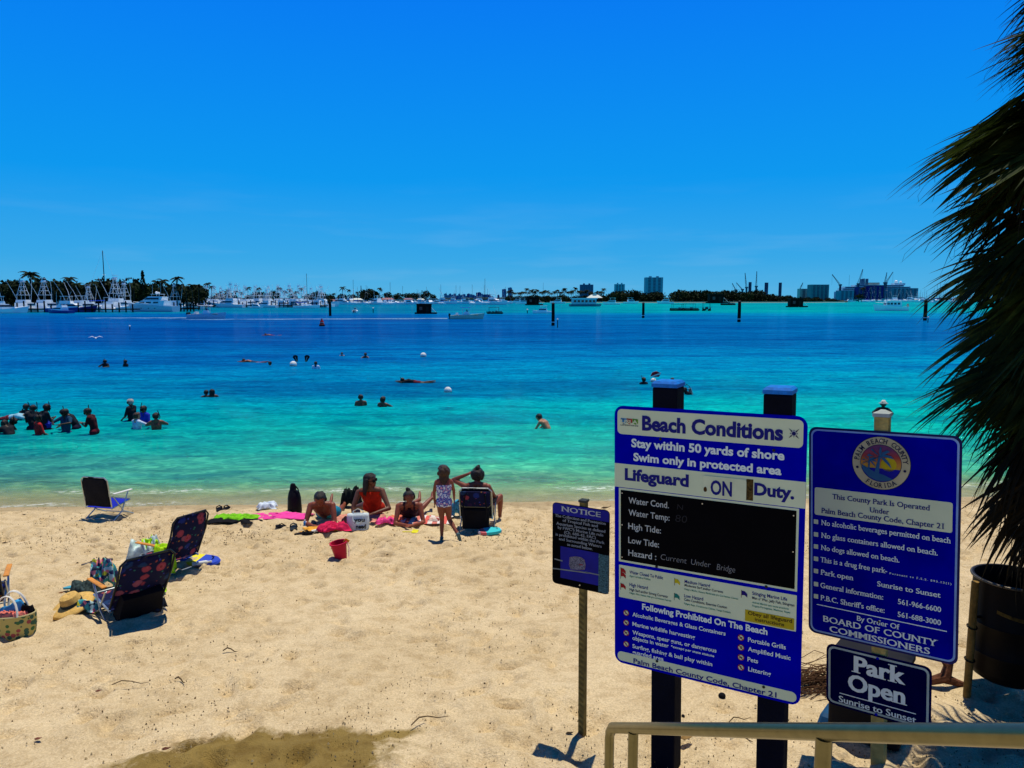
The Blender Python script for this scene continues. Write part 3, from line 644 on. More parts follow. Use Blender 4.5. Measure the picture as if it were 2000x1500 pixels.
# ------------------------------------------------------------------ handrail in the foreground
RAILM = mat('satin_metal_rail', (.19, .175, .09), .28, .9, var=.15, scale=20)
def railP(px, py): d = 1444 * .0483 / (20.5 + (px - 1207) * .0332); q = ray(px, py); k = d / (q.y * cP - q.z * sP) ; return Vector((0, 0, ZC)) + q * k
root = empty('handrail', (1.0, 2.0, base_z(1, 2)), 0, 'satin metal stair handrail with round posts running across the bottom right corner', 'handrail')
A = railP(1196, 1421); B = railP(2010, 1437); dv = (B - A)
def loc(p): return Vector(p) - Vector(root.location)
E_ = A - dv.normalized() * .035
pts = [loc(E_ + Vector((0, 0, -.55))), loc(E_ + Vector((0, 0, -.06))), loc(E_ + Vector((0, 0, -.025)) + dv.normalized() * .008), loc(A), loc(A + dv * .5), loc(B), loc(B + dv.normalized() * 1.3)]
mb = MB(); mb.tube(pts[2:], .0241, 18); mb.build('top_rail', RAILM, root, True)
mb = MB(); q = E_.copy(); mb.tube([loc(Vector((q.x, q.y, base_z(q.x, q.y) - .1))), loc(E_ + Vector((0, 0, -.05))), loc(E_ + Vector((0, 0, -.02)) + dv.normalized() * .01), loc(A)], .0225, 16); mb.build('end_post', RAILM, root, True)
for px in (1237, 1610):
    t = 0
    lo, hi = 0, 1
    for i in range(30):
        mth = (lo + hi) / 2; p = A + dv * mth; d = p - Vector((0, 0, ZC)); sx_ = 1000 + F * d.x / (d.y * cP - d.z * sP)
        if sx_ < px: lo = mth
        else: hi = mth
    p = A + dv * lo; mb = MB(); mb.cyl(loc(p + Vector((0, 0, -.018))), loc((p.x, p.y, base_z(p.x, p.y) - .1)), .0225, n=16); mb.build('post', RAILM, root, True)
p = B + dv.normalized() * 1.1; mb = MB(); mb.cyl(loc(p), loc((p.x, p.y, base_z(p.x, p.y) - .1)), .0225, n=16); mb.build('post', RAILM, root, True)

# ------------------------------------------------------------------ litter drum on its stand
dp = on_sand(1888, 1352); dc = Vector((dp.x + .29, dp.y - .05, base_z(dp.x + .3, dp.y)))
root = empty('litter_drum', dc, 0, 'dark brown metal litter drum hung on timber posts at the right edge of the sand', 'litter bin')
DR = mat('drum_brown', (.005, .003, .002), .55, .0, var=.6, scale=4); dh = 1.0
prof = [(.02, .17), (.22, .17), (.262, .20), (.285, .26), (.29, .40), (.296, .41), (.29, .42), (.29, .64), (.296, .65), (.29, .66), (.29, dh), (.302, dh + .005), (.302, dh + .022), (.284, dh + .022), (.282, dh), (.276, .3), (.02, .24)]
mb = MB(); mb.lathe(prof, 40, cap=False); mb.build('drum', DR, root, True)
mb = MB(); mb.tube([(.302 * math.cos(t * .157), .302 * math.sin(t * .157), dh + .014) for t in range(40)], .010, 8, closed=True); mb.build('rim', mat('worn_rim', (.12, .10, .07), .45, .6, var=.5, scale=20), root, True)
for an in (188, 300, 60):
    x, y = .355 * math.cos(R(an)), .355 * math.sin(R(an)); mb = MB(); mb.cyl((x, y, -.12), (x, y, 1.0), .03, .028, 12)
    po = mb.build('stand_post', mat('stand_timber', (.22, .13, .03), .8, var=.4, scale=15, bump=.3), root, True)
    for z in (.62, .34):
        mb = MB(); mb.tube([(x + .036 * math.cos(t), y + .036 * math.sin(t), z + .01 * math.sin(t)) for t in [k * .52 for k in range(12)]], .006, 6, closed=True); mb.build('strap', DR, po)
    mb = MB(); mb.cyl((x, y, .7), (x * .82, y * .82, .7), .012); mb.build('hanger', DR, po)
mb = MB(); pts = [(.293 * math.cos(R(a_)), .293 * math.sin(R(a_)), .80 - .03 * math.sin(R((a_ - 225) * 2))) for a_ in range(215, 265, 5)]
for p, q in zip(pts, pts[1:]): mb.add([p, q, (q[0], q[1], q[2] - .03), (p[0], p[1], p[2] - .03)], [(0, 1, 2, 3)])
mb.build('sticker', mat('sticker_worn', (.10, .06, .01), .6, var=.9, scale=15), root)

# dark bin behind the small board
bp_ = Vector((2.62, 5.12, base_z(2.6, 5.12)))
root = empty('storage_bin', bp_, -.68, 'black plastic bin with a blue foot standing behind the park open board', 'bin')
mb = MB(); mb.box((0, 0, .32), (.48, .34, .56), taper=1.04); ob = mb.build('bin_body', mat('bin_black', (.006, .006, .008), .6), root)
bv = ob.modifiers.new('b', 'BEVEL'); bv.width = .03; bv.segments = 3
mb = MB(); mb.box((0, 0, .615), (.50, .38, .04)); mb.build('lid', mat('bin_lid', (.012, .010, .008), .6), root)
mb = MB(); mb.box((-.26, -.02, .06), (.14, .36, .14), taper=.6); ob = mb.build('foot', mat('foot_blue', (.01, .06, .14), .6), root)
ob.modifiers.new('b', 'BEVEL').width = .02

# ------------------------------------------------------------------ fan palm at the right
def fan_mesh(seed, spread, droop, n=30, Rr=.95, pet=.75, fold=.2, flat=.3):
    r = random.Random(seed); mb = MB()
    mb.tube([(0, 0, 0), (pet * .5, 0, .03), (pet, 0, 0)], [.022, .015, .010], 6)
    for i in range(n):
        f = (i + .5) / n * 2 - 1; ph = R(f * spread); L = Rr * (1 - .28 * abs(f) ** 1.6) * r.uniform(.86, 1.06)
        w0 = L * R(spread) / n * 1.6; tipd = droop * r.uniform(.5, 1.7); side = r.uniform(-.15, .15)
        rows = []; zoff = r.uniform(-.03, .03)
        for k, s_ in enumerate((0, .25, .5, .72, .88, 1.0)):
            wdt = (w0 * (.15 + s_ * 1.9) if s_ <= .5 else w0 * 1.1 * (1 - s_) / .5 + .001)
            rr_ = L * s_; an = ph + side * max(0, s_ - .5) * .8
            zz_ = -tipd * L * s_ ** 2.4 + zoff * s_ + abs(f) * -flat * .3 * L * s_
            c = Vector((pet + math.cos(an) * rr_, math.sin(an) * rr_, zz_)); t = Vector((-math.sin(an), math.cos(an), 0))
            rows += [c - t * wdt / 2 + Vector((0, 0, fold * wdt)), c, c + t * wdt / 2 + Vector((0, 0, fold * wdt))]
        fs = []
        for k in range(5):
            for j in (0, 1): a_ = k * 3 + j; fs.append((a_, a_ + 1, a_ + 4, a_ + 3))
        mb.add(rows, fs)
        if r.random() < .45:             # loose thread hanging from the split
            c = rows[10]; q = [Vector(c)]
            for k in range(4): q.append(q[-1] + Vector((r.uniform(-.02, .09), r.uniform(-.03, .03), -.05)))
            mb.tube(q, .0012, 3)
    me = mb.mesh('palm_frond', 'all'); return me
def leafmat(name, c1, c2, c3, trans=.25):
    m, nt, b = nmat(name); nz = tex(nt, 3.0, 4); col = ramp(nt, nz, [(.3, c1), (.55, c2), (.78, c3)])
    oi = N(nt, 'ObjectInfo'); hv = N(nt, 'HueSaturation'); nt.links.new(col, hv.inputs['Color'])
    nt.links.new(math_(nt, 'ADD', math_(nt, 'MULTIPLY', oi.outputs['Random'], .9), .5), hv.inputs['Value'])
    b.inputs['Roughness'].default_value = .7; b.inputs['Specular IOR Level'].default_value = .08
    nt.links.new(hv.outputs[0], b.inputs['Base Color'])
    tr = N(nt, 'BsdfTranslucent'); nt.links.new(hv.outputs[0], tr.inputs[0]); mx = N(nt, 'MixShader'); mx.inputs[0].default_value = trans
    nt.links.new(b.outputs[0], mx.inputs[1]); nt.links.new(tr.outputs[0], mx.inputs[2]); nt.links.new(mx.outputs[0], nt.nodes['Material Output'].inputs[0]); return m
PL = leafmat('fan_leaf', (.006, .012, .002), (.022, .036, .006), (.10, .12, .018), .3)
PD = leafmat('dead_leaf', (.008, .006, .002), (.02, .014, .005), (.07, .045, .015), .08)
PX, PY = 4.02, 4.9
root = empty('fan_palm', (PX, PY, base_z(PX, PY)), 0, 'tall shaggy fan palm leaning its drooping fronds in from the right edge', 'palm tree')
gz0 = root.location.z; topz = 7.2 - gz0
mb = MB(); pts = [(0, 0, -.2), (.03, 0, 1.5), (0, .03, 3.2), (-.02, 0, 5.0), (0, 0, topz)]; mb.tube(pts, [.24, .2, .19, .19, .14], 16)
mb.build('trunk', mat('palm_trunk', (.06, .045, .03), .9, var=.5, scale=8, bump=.8), root, True)
live = [fan_mesh(k, 40 + 8 * (k % 3), .13 + .05 * (k % 2), 24, 1.05, .5) for k in range(5)]
dead = [fan_mesh(20 + k, 30 + 6 * k, .35, 20, .95, .4, .3, .8) for k in range(3)]
for l_ in live: l_.materials.append(PL)
for l_ in dead: l_.materials.append(PD)
prng = random.Random(5)
def reach(z):                            # silhouette: how far the fronds stand out at a height
    pts = [(1.9, .8), (2.6, .95), (3.0, 1.08), (3.5, 1.14), (4.1, 1.2), (4.8, 1.26), (5.4, 1.14), (6.0, .86), (6.6, .72), (7.4, .6)]
    for (a_, r0), (b_, r1) in zip(pts, pts[1:]):
        if a_ <= z <= b_: return r0 + (r1 - r0) * (z - a_) / (b_ - a_)
    return .5
nf = 250
for i in range(nf):
    z = 2.75 + 4.35 * (i + .5) / nf; az = (i * 137.5 + prng.uniform(-15, 15)) % 360
    dip = -8 - 30 * (1 - (z - 2.7) / 4.4) + prng.uniform(-14, 12)
    dead_ = z < 3.4 or prng.random() < .18
    me = (dead if dead_ else live)[prng.randrange(3 if dead_ else 5)]
    o = put(me, 'palm_frond', None, root); k = reach(z + .2 * dip / 30) / 1.27 * prng.uniform(.78, 1.06)
    if z < 3.2: k *= 1.12; dip = max(dip, -48)
    o.location = (0, 0, z - gz0 + k * .32); o.rotation_euler = Euler((prng.uniform(-.7, .7), R(-dip), R(az))); o.scale = (k, k, k)

# ------------------------------------------------------------------ people
def capsule(mb, p0, r0, p1, r1):
    d = p1 - p0; L = d.length; t = d.normalized() if L > 1e-6 else Vector((0, 0, 1))
    pts = []; rs_ = []
    for k in range(4): a = math.pi / 2 * (1 - k / 3.5); pts.append(p0 - t * r0 * math.sin(a)); rs_.append(max(1e-4, r0 * math.cos(a)))
    for k in range(4): a = math.pi / 2 * ((k + .5) / 3.5); pts.append(p1 + t * r1 * math.sin(a)); rs_.append(max(1e-4, r1 * math.cos(a)))
    mb.tube(pts, rs_, 12)
ST = dict(pel=(0, 0, .95), wai=(0, .01, 1.10), che=(0, 0, 1.30), nek=(0, -.01, 1.46), hed=(0, .02, 1.60), face=(0, 1, 0),
          shL=(-.175, 0, 1.41), elL=(-.23, -.01, 1.13), wrL=(-.24, .07, .88), shR=(.175, 0, 1.41), elR=(.23, -.01, 1.13), wrR=(.24, .07, .88),
          hiL=(-.09, 0, .92), knL=(-.10, .02, .50), anL=(-.11, -.02, .09), hiR=(.09, 0, .92), knR=(.10, .02, .50), anR=(.11, -.02, .09),
          toL=None, toR=None, hdL=None, hdR=None)
def pose(**k): d = dict(ST); d.update(k); return d
_bodies = {}
def body(key, J, s=1.0, vox=.014, hs=1.0, girth=1.0, fingers=False):
    if key in _bodies: return _bodies[key]
    V3 = lambda n: Vector(J[n]) * s
    segs = []
    def sg(tagname, a, ra, b_, rb): segs.append((tagname, Vector(a), ra * s, Vector(b_), rb * s))
    g = girth; pel, wai, che, nek, hed = map(V3, ('pel', 'wai', 'che', 'nek', 'hed')); face = Vector(J['face']).normalized()
    hiL, hiR, shL, shR = map(V3, ('hiL', 'hiR', 'shL', 'shR'))
    sg('torso', hiL, .105 * g, hiR, .105 * g); sg('torso', pel, .12 * g, wai, .105 * g)
    lat = (shR - shL).normalized(); w4 = lat * .055 * s
    sg('torso', wai - w4, .085 * g, che - w4 * 1.2, .10 * g); sg('torso', wai + w4, .085 * g, che + w4 * 1.2, .10 * g)
    sg('torso', che - w4, .10 * g, shL.lerp(nek, .3), .06); sg('torso', che + w4, .10 * g, shR.lerp(nek, .3), .06)
    sg('torso', shL, .055, nek, .05); sg('torso', shR, .055, nek, .05)
    up = (hed - nek).normalized(); up = (up - face * up.dot(face)).normalized() if abs(up.dot(face)) < .95 else Vector((0, 0, 1))
    sd_ = face.cross(up).normalized(); H = .001 * s * hs
    sg('neck', nek - up * .02 * s, .052, hed - up * .05 * s - face * .02 * s, .048)
    def hd(dx, du, df): return hed + sd_ * dx * H * 1000 + up * du * H * 1000 + face * df * H * 1000
    hsn = hs
    sg('head', hd(0, .02, -.025), .088 * hsn, hd(0, .025, .02), .082 * hsn); sg('head', hd(0, -.03, .02), .062 * hsn, hd(0, -.085, .052), .032 * hsn)
    sg('head', hd(-.03, -.02, .045), .04 * hsn, hd(.03, -.02, .045), .04 * hsn)
    sg('nose', hd(0, -.005, .092), .008 * hsn, hd(0, -.038, .108), .013 * hsn)
    for q in (-1, 1): sg('ear', hd(q * .084, -.005, -.005), .012 * hsn, hd(q * .084, -.03, -.005), .010 * hsn)
    sg('head', hd(-.018, -.062, .082), .012 * hsn, hd(.018, -.062, .082), .012 * hsn)
    for q in 'LR':
        sh, el, wr = V3('sh' + q), V3('el' + q), V3('wr' + q)
        sg('uarm', sh, .056, sh.lerp(el, .45), .046 * g); sg('uarm', sh.lerp(el, .45), .046 * g, el, .037)
        sg('farm', el, .038, el.lerp(wr, .35), .037); sg('farm', el.lerp(wr, .35), .037, wr, .024)
        hdv = (wr - el).normalized() if J['hd' + q] is None else Vector(J['hd' + q]).normalized()
        sgn = -1 if q == 'L' else 1
        side = hdv.cross(Vector((0, 0, 1)) if abs(hdv.z) < .8 else Vector((0, 1, 0))).normalized()
        if abs(hdv.z) >= .8: side = Vector((0, 1, 0)) - hdv * hdv.y; side.normalize()
        pn = hdv.cross(side).normalized()
        palm = wr + hdv * .045 * s
        sg('hand', wr + side * .012 * s, .021, palm + side * .022 * s, .019); sg('hand', wr - side * .012 * s, .021, palm - side * .022 * s, .019)
        if fingers:
            for k, (o, L) in enumerate(((-.033, .062), (-.011, .074), (.011, .07), (.033, .054))):
                a_ = palm + (hdv * .03 + side * o) * s; b1 = a_ + (hdv * L * .55 + side * o * .25) * s; b2_ = b1 + (hdv * .75 - pn * .6).normalized() * L * .5 * s
                sg('hand', a_, .010, b1, .009); sg('hand', b1, .009, b2_, .0075)
            t0 = wr + (hdv * .02 + side * .03 * -sgn) * s; sg('hand', t0, .012, t0 + (hdv * .035 + side * .045 * -sgn) * s, .009)
        else:
            sg('hand', palm, .02, palm + hdv * .08 * s - pn * .01 * s, .012); sg('hand', wr + hdv * .02 * s, .014, wr + (hdv * .06 - side * .05 * sgn) * s, .009)
        hi, kn, an = V3('hi' + q), V3('kn' + q), V3('an' + q)
        sg('thigh', hi, .092 * g, hi.lerp(kn, .5), .074 * g); sg('thigh', hi.lerp(kn, .5), .074 * g, kn, .052)
        sg('calf', kn, .052, kn.lerp(an, .35), .054); sg('calf', kn.lerp(an, .35), .054, an, .034)
        if J['to' + q] is None:
            td = Vector((0, 1, -.35)).normalized()
        else: td = Vector(J['to' + q]).normalized()
        ln = (an - kn).normalized(); sg('foot', an - td * .03 * s + ln * .02 * s, .034, an + td * .09 * s + ln * .025 * s, .030); sg('foot', an + td * .09 * s + ln * .025 * s, .030, an + td * .16 * s + ln * .03 * s, .020)
    mb = MB()
    for _, a, ra, b_, rb in segs: capsule(mb, a, ra, b_, rb)
    me = mb.mesh('b')
    o = bpy.data.objects.new('b', me); C.objects.link(o)
    rm = o.modifiers.new('r', 'REMESH'); rm.mode = 'VOXEL'; rm.voxel_size = vox * s; rm.use_smooth_shade = True
    sm = o.modifiers.new('s', 'SMOOTH'); sm.iterations = 4 if not fingers else 3; sm.factor = .5
    dg = bpy.context.evaluated_depsgraph_get(); out = bpy.data.meshes.new_from_object(o.evaluated_get(dg)); bpy.data.objects.remove(o); bpy.data.meshes.remove(me)
    n = len(out.vertices); cov = np.empty(n * 3, np.float32); out.vertices.foreach_get('co', cov); cov = cov.reshape(-1, 3)
    best = np.full(n, 1e9); lab = np.zeros(n, int); names = []
    for t_, a, ra, b_, rb in segs:
        if t_ not in names: names.append(t_)
        a = np.array(a); d = np.array(b_) - a; L2 = max(1e-9, (d * d).sum()); u = np.clip(((cov - a) @ d) / L2, 0, 1)
        dist = np.linalg.norm(cov - (a + u[:, None] * d), axis=1) - (ra + (rb - ra) * u)
        k = dist < best; best[k] = dist[k]; lab[k] = names.index(t_)
    _bodies[key] = (out, cov, np.array([names[i] for i in lab]), J, s, hed, up, face, sd_, hs); return _bodies[key]
def shell(bd, pred, off, name, m, parent, lump=0.0, seed=0):
    me0, cov, lab = bd[0], bd[1], bd[2]; msk = pred(cov, lab)
    nrm = np.empty(len(cov) * 3, np.float32); me0.vertices.foreach_get('normal', nrm); nrm = nrm.reshape(-1, 3)
    idx = np.full(len(cov), -1); r_ = random.Random(seed)
    fs = []; use = []
    for p in me0.polygons:
        v = p.vertices
        if all(msk[i] for i in v):
            for i in v:
                if idx[i] < 0: idx[i] = len(use); use.append(i)
            fs.append(tuple(int(idx[i]) for i in v))
    if not fs: return None
    o_ = off + (lump * (noise_np(cov[use, 0] * 1 + cov[use, 2] * .7, cov[use, 1] + cov[use, 2] * .3, 30, 3 + seed % 5) - .4) if lump else 0)
    vs = cov[use] + nrm[use] * (o_[:, None] if lump else o_)
    me = bpy.data.meshes.new(name); me.from_pydata(vs.tolist(), [], fs); me.polygons.foreach_set('use_smooth', [True] * len(fs)); me.update(); me.materials.append(m)
    return put(me, name, None, parent)
SK1 = mat('skin_tan', (.36, .17, .09), .5, var=.15, scale=3, spec=.3); SK2 = mat('skin_brown', (.13, .05, .025), .5, var=.2, scale=3, spec=.3); SK3 = mat('skin_red', (.21, .055, .027), .45, var=.2, scale=3, spec=.3); SK4 = mat('skin_dark', (.04, .018, .01), .5, var=.2, spec=.3)
HB = mat('hair_black', (.008, .005, .004), .5, var=.4, scale=40, bump=.5, spec=.3); HBR = mat('hair_brown', (.04, .018, .009), .5, var=.4, scale=40, bump=.5, spec=.3); HW = mat('hair_grey', (.35, .33, .30), .7, var=.3, scale=30)
BKC = mat('black_cloth', (.006, .006, .008), .8, var=.3, spec=.1)
def clothes(n, c): return mat('cloth_' + n, c, .85, var=.3, scale=9, bump=.3)
def hair_cap(bd, m, parent, long_=0, seed=0):
    hed, up, face, sd_, s, hs = bd[5], bd[6], bd[7], bd[8], bd[4], bd[9]
    H = np.array(hed); F_ = np.array(face); U = np.array(up)
    def pr(c, l):
        d = c - H; f = d @ F_; u = d @ U
        return ((l == 'head') | (l == 'ear') | (l == 'neck')) & ((u > .035 * s * hs) | (f < .012 * s * hs)) & (u > -.075 * s * hs) & ~((f > .06 * s * hs) & (u < .06 * s * hs))
    o = shell(bd, pr, .014 * s, 'hair', m, parent, lump=.022 * s, seed=seed)
    if long_:
        mb = MB(); r_ = random.Random(seed)
        for k in range(44):
            a = r_.uniform(-1.75, 1.75); q = hed + up * .03 * s - face * .075 * s * math.cos(a) + sd_ * .085 * s * math.sin(a)
            L = long_ * s * r_.uniform(.75, 1.05); pts = [q + up * .03 * s, q]
            for j in range(4): pts.append(pts[-1] + Vector((r_.uniform(-.012, .012), r_.uniform(-.01, .01), -1)) .normalized() * L / 4 - face * .008 * s)
            mb.tube(pts, [.022 * s, .034 * s, .036 * s, .03 * s, .02 * s, .005 * s], 6)
        mb.build('long_hair', m, parent, 'all')
    return o
def head_item(bd, parent, kind, m):
    hed, up, face, sd_, s, hs = bd[5], bd[6], bd[7], bd[8], bd[4], bd[9]; k = s * hs
    P = lambda dx, du, df: hed + (sd_ * dx + up * du + face * df) * k
    mb = MB()
    if kind == 'dive_mask':
        for q in (-1, 1): mb.tube([P(q * .05, .03, .085), P(q * .055, -.01, .088), P(q * .02, -.02, .11), P(q * .012, .03, .11)], .014 * k, 6, closed=True)
        mb.tube([P(.095 * math.sin(t), .01, .095 * math.cos(t)) for t in [j * .42 for j in range(15)]], .009 * k, 5, closed=True)
    elif kind == 'snorkel': mb.tube([P(.02, -.07, .10), P(.07, -.085, .09), P(.105, -.04, .05), P(.115, .04, .0), P(.115, .12, -.05), P(.11, .19, -.10)], .013 * k, 7)
    elif kind == 'sunglasses':
        for q in (-1, 1):
            mb.tube([P(q * .032, .005, .098), P(q * .034, .004, .106)], .027 * k, 10); mb.tube([P(q * .058, .008, .09), P(q * .088, .008, .0)], .004 * k, 5)
        mb.tube([P(-.02, .01, .1), P(.02, .01, .1)], .004 * k, 5)
    elif kind == 'ponytail': mb.tube([P(0, .09, -.05), P(0, .12, -.10), P(.0, .07, -.15), P(.01, -.02, -.17), P(.01, -.1, -.16)], [.03 * k, .04 * k, .04 * k, .03 * k, .01 * k], 8)
    elif kind == 'hair_bun': mb.ball(P(.0, .125, -.03), .042 * k); mb.ball(P(.015, .15, -.02), .028 * k)
    elif kind == 'sun_hat': mb.lathe([(.001, .10), (.06, .10), (.085, .06), (.09, .02), (.16, -.01), (.165, -.005), (.09, .035), (.05, .115), (.001, .118)], 20, hed + up * .04 * k, k, k)
    elif kind == 'eye':
        for q in (-1, 1):
            e = MB(); e.ball(P(q * .032, .002, .084), .0105 * k, 8, 5); e.build('eye', mat('eye_dark', (.02, .012, .01), .2), parent, True)
        return
    mb.build(kind, m, parent, 'all')
def person(bd, loc, rz, skin, label, cat='person', group=None):
    root = empty('person', loc, rz, label, cat, group)
    me = bd[0].copy(); me.name = 'body'; me.materials.clear(); me.materials.append(skin); put(me, 'body', None, root); return root
def shirt_pred(bd, sleeves=True, low=.9):
    s = bd[4]
    return lambda c, l: ((l == 'torso') | (((l == 'uarm')) if sleeves else False)) & (c[:, 2] > -9)
def legs_pred(bd, frac=.6):
    J, s = bd[3], bd[4]
    hip = np.array(Vector(J['pel']) * s); kl = np.array(Vector(J['knL']) * s); kr = np.array(Vector(J['knR']) * s)
    def pr(c, l):
        hl = np.array(Vector(J['hiL']) * s); hr = np.array(Vector(J['hiR']) * s)
        ul = ((c - hl) @ (kl - hl)) / ((kl - hl) @ (kl - hl)); ur = ((c - hr) @ (kr - hr)) / ((kr - hr) @ (kr - hr))
        dt = (c - hip) @ (np.array(Vector(J['wai']) * s) - hip) / (np.linalg.norm(np.array(Vector(J['wai']) * s) - hip) ** 2)
        return ((l == 'thigh') & (np.minimum(ul, ur) < frac)) | ((l == 'torso') & (dt < .55))
    return pr

# --- standing / floating poses used in the water (adult scale)
P_ST = pose(elL=(-.25, .06, 1.14), wrL=(-.18, .24, 1.02), elR=(.25, .06, 1.14), wrR=(.16, .26, 1.04), face=(0, 1, -.25))
P_BEND = pose(wai=(0, .05, 1.10), che=(0, .16, 1.26), nek=(0, .27, 1.36), hed=(0, .36, 1.43), face=(0, .75, -.7), shL=(-.175, .24, 1.31), shR=(.175, .24, 1.31), elL=(-.22, .36, 1.10), wrL=(-.12, .52, .98), elR=(.22, .36, 1.10), wrR=(.12, .52, .98))
P_CLASP = pose(che=(0, .05, 1.29), nek=(0, .10, 1.43), hed=(0, .17, 1.55), face=(0, .85, -.5), shL=(-.17, .08, 1.38), shR=(.17, .08, 1.38), elL=(-.2, .16, 1.12), wrL=(-.05, .36, 1.2), elR=(.2, .16, 1.12), wrR=(.05, .36, 1.2))
P_UP = pose(elL=(-.3, .1, 1.24), wrL=(-.16, .12, 1.5), elR=(.34, .1, 1.28), wrR=(.5, .2, 1.2))
P_HUG = pose(elL=(-.32, .18, 1.3), wrL=(-.12, .38, 1.28), elR=(.32, .18, 1.3), wrR=(.12, .38, 1.28), face=(.3, 1, 0))
P_FLOAT = pose(pel=(0, -.35, 1.32), wai=(0, -.2, 1.36), che=(0, -.03, 1.40), nek=(0, .12, 1.42), hed=(0, .27, 1.44), face=(0, .35, -.95), shL=(-.17, .08, 1.4), shR=(.17, .08, 1.4), elL=(-.28, .32, 1.36), wrL=(-.2, .55, 1.38), elR=(.28, .32, 1.36), wrR=(.22, .55, 1.38),
               hiL=(-.09, -.38, 1.31), knL=(-.12, -.8, 1.28), anL=(-.15, -1.2, 1.33), hiR=(.09, -.38, 1.31), knR=(.12, -.8, 1.30), anR=(.15, -1.2, 1.36), toL=(0, -1, .1), toR=(0, -1, .1))
def swimmer(px, py, vis, kind, rz, skin, label, hair=HB, top=None, topname='shirt', extras=(), s=1.0, long_=0, group=None):
    """px,py: where the body meets the water; vis: height of body above the water"""
    P_ = dict(st=P_ST, bend=P_BEND, clasp=P_CLASP, up=P_UP, hug=P_HUG, fl=P_FLOAT)[kind]
    bd = body(kind + str(s), P_, s, vox=.017)
    p = on_water(px, py); tp = (P_['hed'][2] + .10) * s
    if kind == 'fl': tp = 1.50 * s
    r_ = person(bd, (p.x, p.y, vis - tp), R(rz), skin, label, 'swimmer', group)
    if hair: hair_cap(bd, hair, r_, long_, seed=int(px))
    if top is not None:
        sl_ = topname in ('shirt', 'wetsuit')
        shell(bd, shirt_pred(bd, sl_), .008, topname, top, r_)
    if topname != 'wetsuit' or True: shell(bd, legs_pred(bd), .009, 'swim_shorts', clothes('shorts%d' % (int(px) % 3), ((.01, .01, .03), (.02, .05, .12), (.12, .01, .02))[int(px) % 3]), r_)
    for e in extras: head_item(bd, r_, e, BKC if e != 'sun_hat' else mat('hat_white', (.6, .58, .5), .8))
    return r_
B_RED = clothes('red', (.40, .02, .02)); B_BLU = clothes('blue', (.02, .04, .42)); B_WHT = clothes('white', (.50, .60, .75)); B_LBL = clothes('pale_blue', (.25, .5, .62)); B_PUR = clothes('purple', (.05, .02, .3)); B_DK = clothes('charcoal', (.012, .014, .02)); B_NV = clothes('navy_teal', (.01, .05, .10))
ms = ('dive_mask', 'snorkel')
swimmer(2, 843, 0.42, 'bend', -70, SK4, 'snorkeller cut off by the left edge, dark shirt, low in the water', top=B_DK, extras=ms)
swimmer(22, 848, 0.40, 'bend', 60, SK4, 'crouching snorkeller in a dark top nearest the left edge, head bowed', top=B_DK, extras=ms)
swimmer(38, 818, 0.20, 'fl', -80, SK1, 'floating swimmer in a pale blue shirt reaching towards the group in red and blue', top=B_LBL)
swimmer(52, 812, 0.42, 'up', 10, SK4, 'dark haired swimmer behind the red shirt with one arm out', top=B_DK, extras=('snorkel',))
swimmer(66, 838, 0.75, 'clasp', 25, SK2, 'tall snorkeller in a black top at the left of the red shirt group', top=B_DK, extras=ms)
swimmer(76, 848, 0.60, 'st', -40, SK2, 'snorkeller in a red shirt in the middle of the left group', top=B_RED, extras=('snorkel',))
swimmer(84, 838, 0.78, 'clasp', -30, SK4, 'snorkeller in a black top leaning over behind the blue vest', top=B_DK, extras=ms)
swimmer(93, 838, 0.52, 'bend', 50, SK1, 'snorkeller in a bright blue and white vest at the right of the left group', top=B_BLU, topname='vest', extras=ms)
swimmer(130, 842, 0.70, 'hug', 170, SK4, 'broad snorkeller in a dark grey shirt facing the beach with folded arms', top=B_NV, extras=('dive_mask',))
swimmer(150, 836, 0.62, 'bend', 100, SK1, 'bare shouldered swimmer bending beside the broad grey shirt', top=B_DK, topname='vest', extras=('snorkel',))
swimmer(185, 846, 0.78, 'clasp', 95, SK2, 'snorkeller in profile with hands together, dark shirt with red back', top=clothes('maroon', (.05, .008, .01)), extras=ms)
swimmer(258, 822, 0.75, 'st', 80, SK2, 'tallest of the four with grey hair and black shirt, furthest back', hair=HW, top=B_DK, extras=('dive_mask',))
swimmer(268, 836, 0.50, 'hug', -30, SK1, 'swimmer in a white long shirt with back to the beach, arms reaching right', hair=HBR, top=B_WHT)
swimmer(283, 826, 0.58, 'st', 160, SK2, 'snorkeller in a bright blue shirt between the white shirt and the bare back', top=B_BLU, extras=ms)
swimmer(306, 838, 0.52, 'hug', 20, SK3, 'bare backed orange tanned swimmer at the right of the group of four', extras=('snorkel',))
swimmer(403, 776, 0.30, 'st', 0, SK2, 'left of two dark heads close together in the middle left water', extras=())
swimmer(415, 776, 0.34, 'hug', 30, SK2, 'right of two dark heads close together, longer hair', long_=.2)
swimmer(206, 716, 0.42, 'hug', 180, SK4, 'far left snorkeller facing the beach with snorkel upright, left of a pair', top=B_DK, extras=ms)
swimmer(246, 715, 0.38, 'st', 150, SK4, 'far left snorkeller looking aside, right of a pair', top=B_DK, extras=('snorkel',))
swimmer(484, 707, 0.16, 'fl', 85, SK3, 'red backed swimmer floating flat, trailing a thin wake', extras=())
swimmer(528, 713, 0.22, 'st', 120, SK2, 'lone head low in the water right of the floating red back')
swimmer(617, 720, 0.42, 'st', 0, SK4, 'distant swimmer in a blue and white shirt below the raised fins', top=B_WHT)
swimmer(668, 694, 0.22, 'st', 200, SK1, 'faint far swimmer with pale arms left of the dark head', s=.9)
swimmer(714, 699, 0.35, 'hug', 180, SK2, 'dark haired far swimmer holding arms forward', extras=())
swimmer(797, 747, 0.18, 'fl', 95, SK4, 'snorkeller in a black top floating flat in the middle water', top=B_DK, extras=('snorkel',))
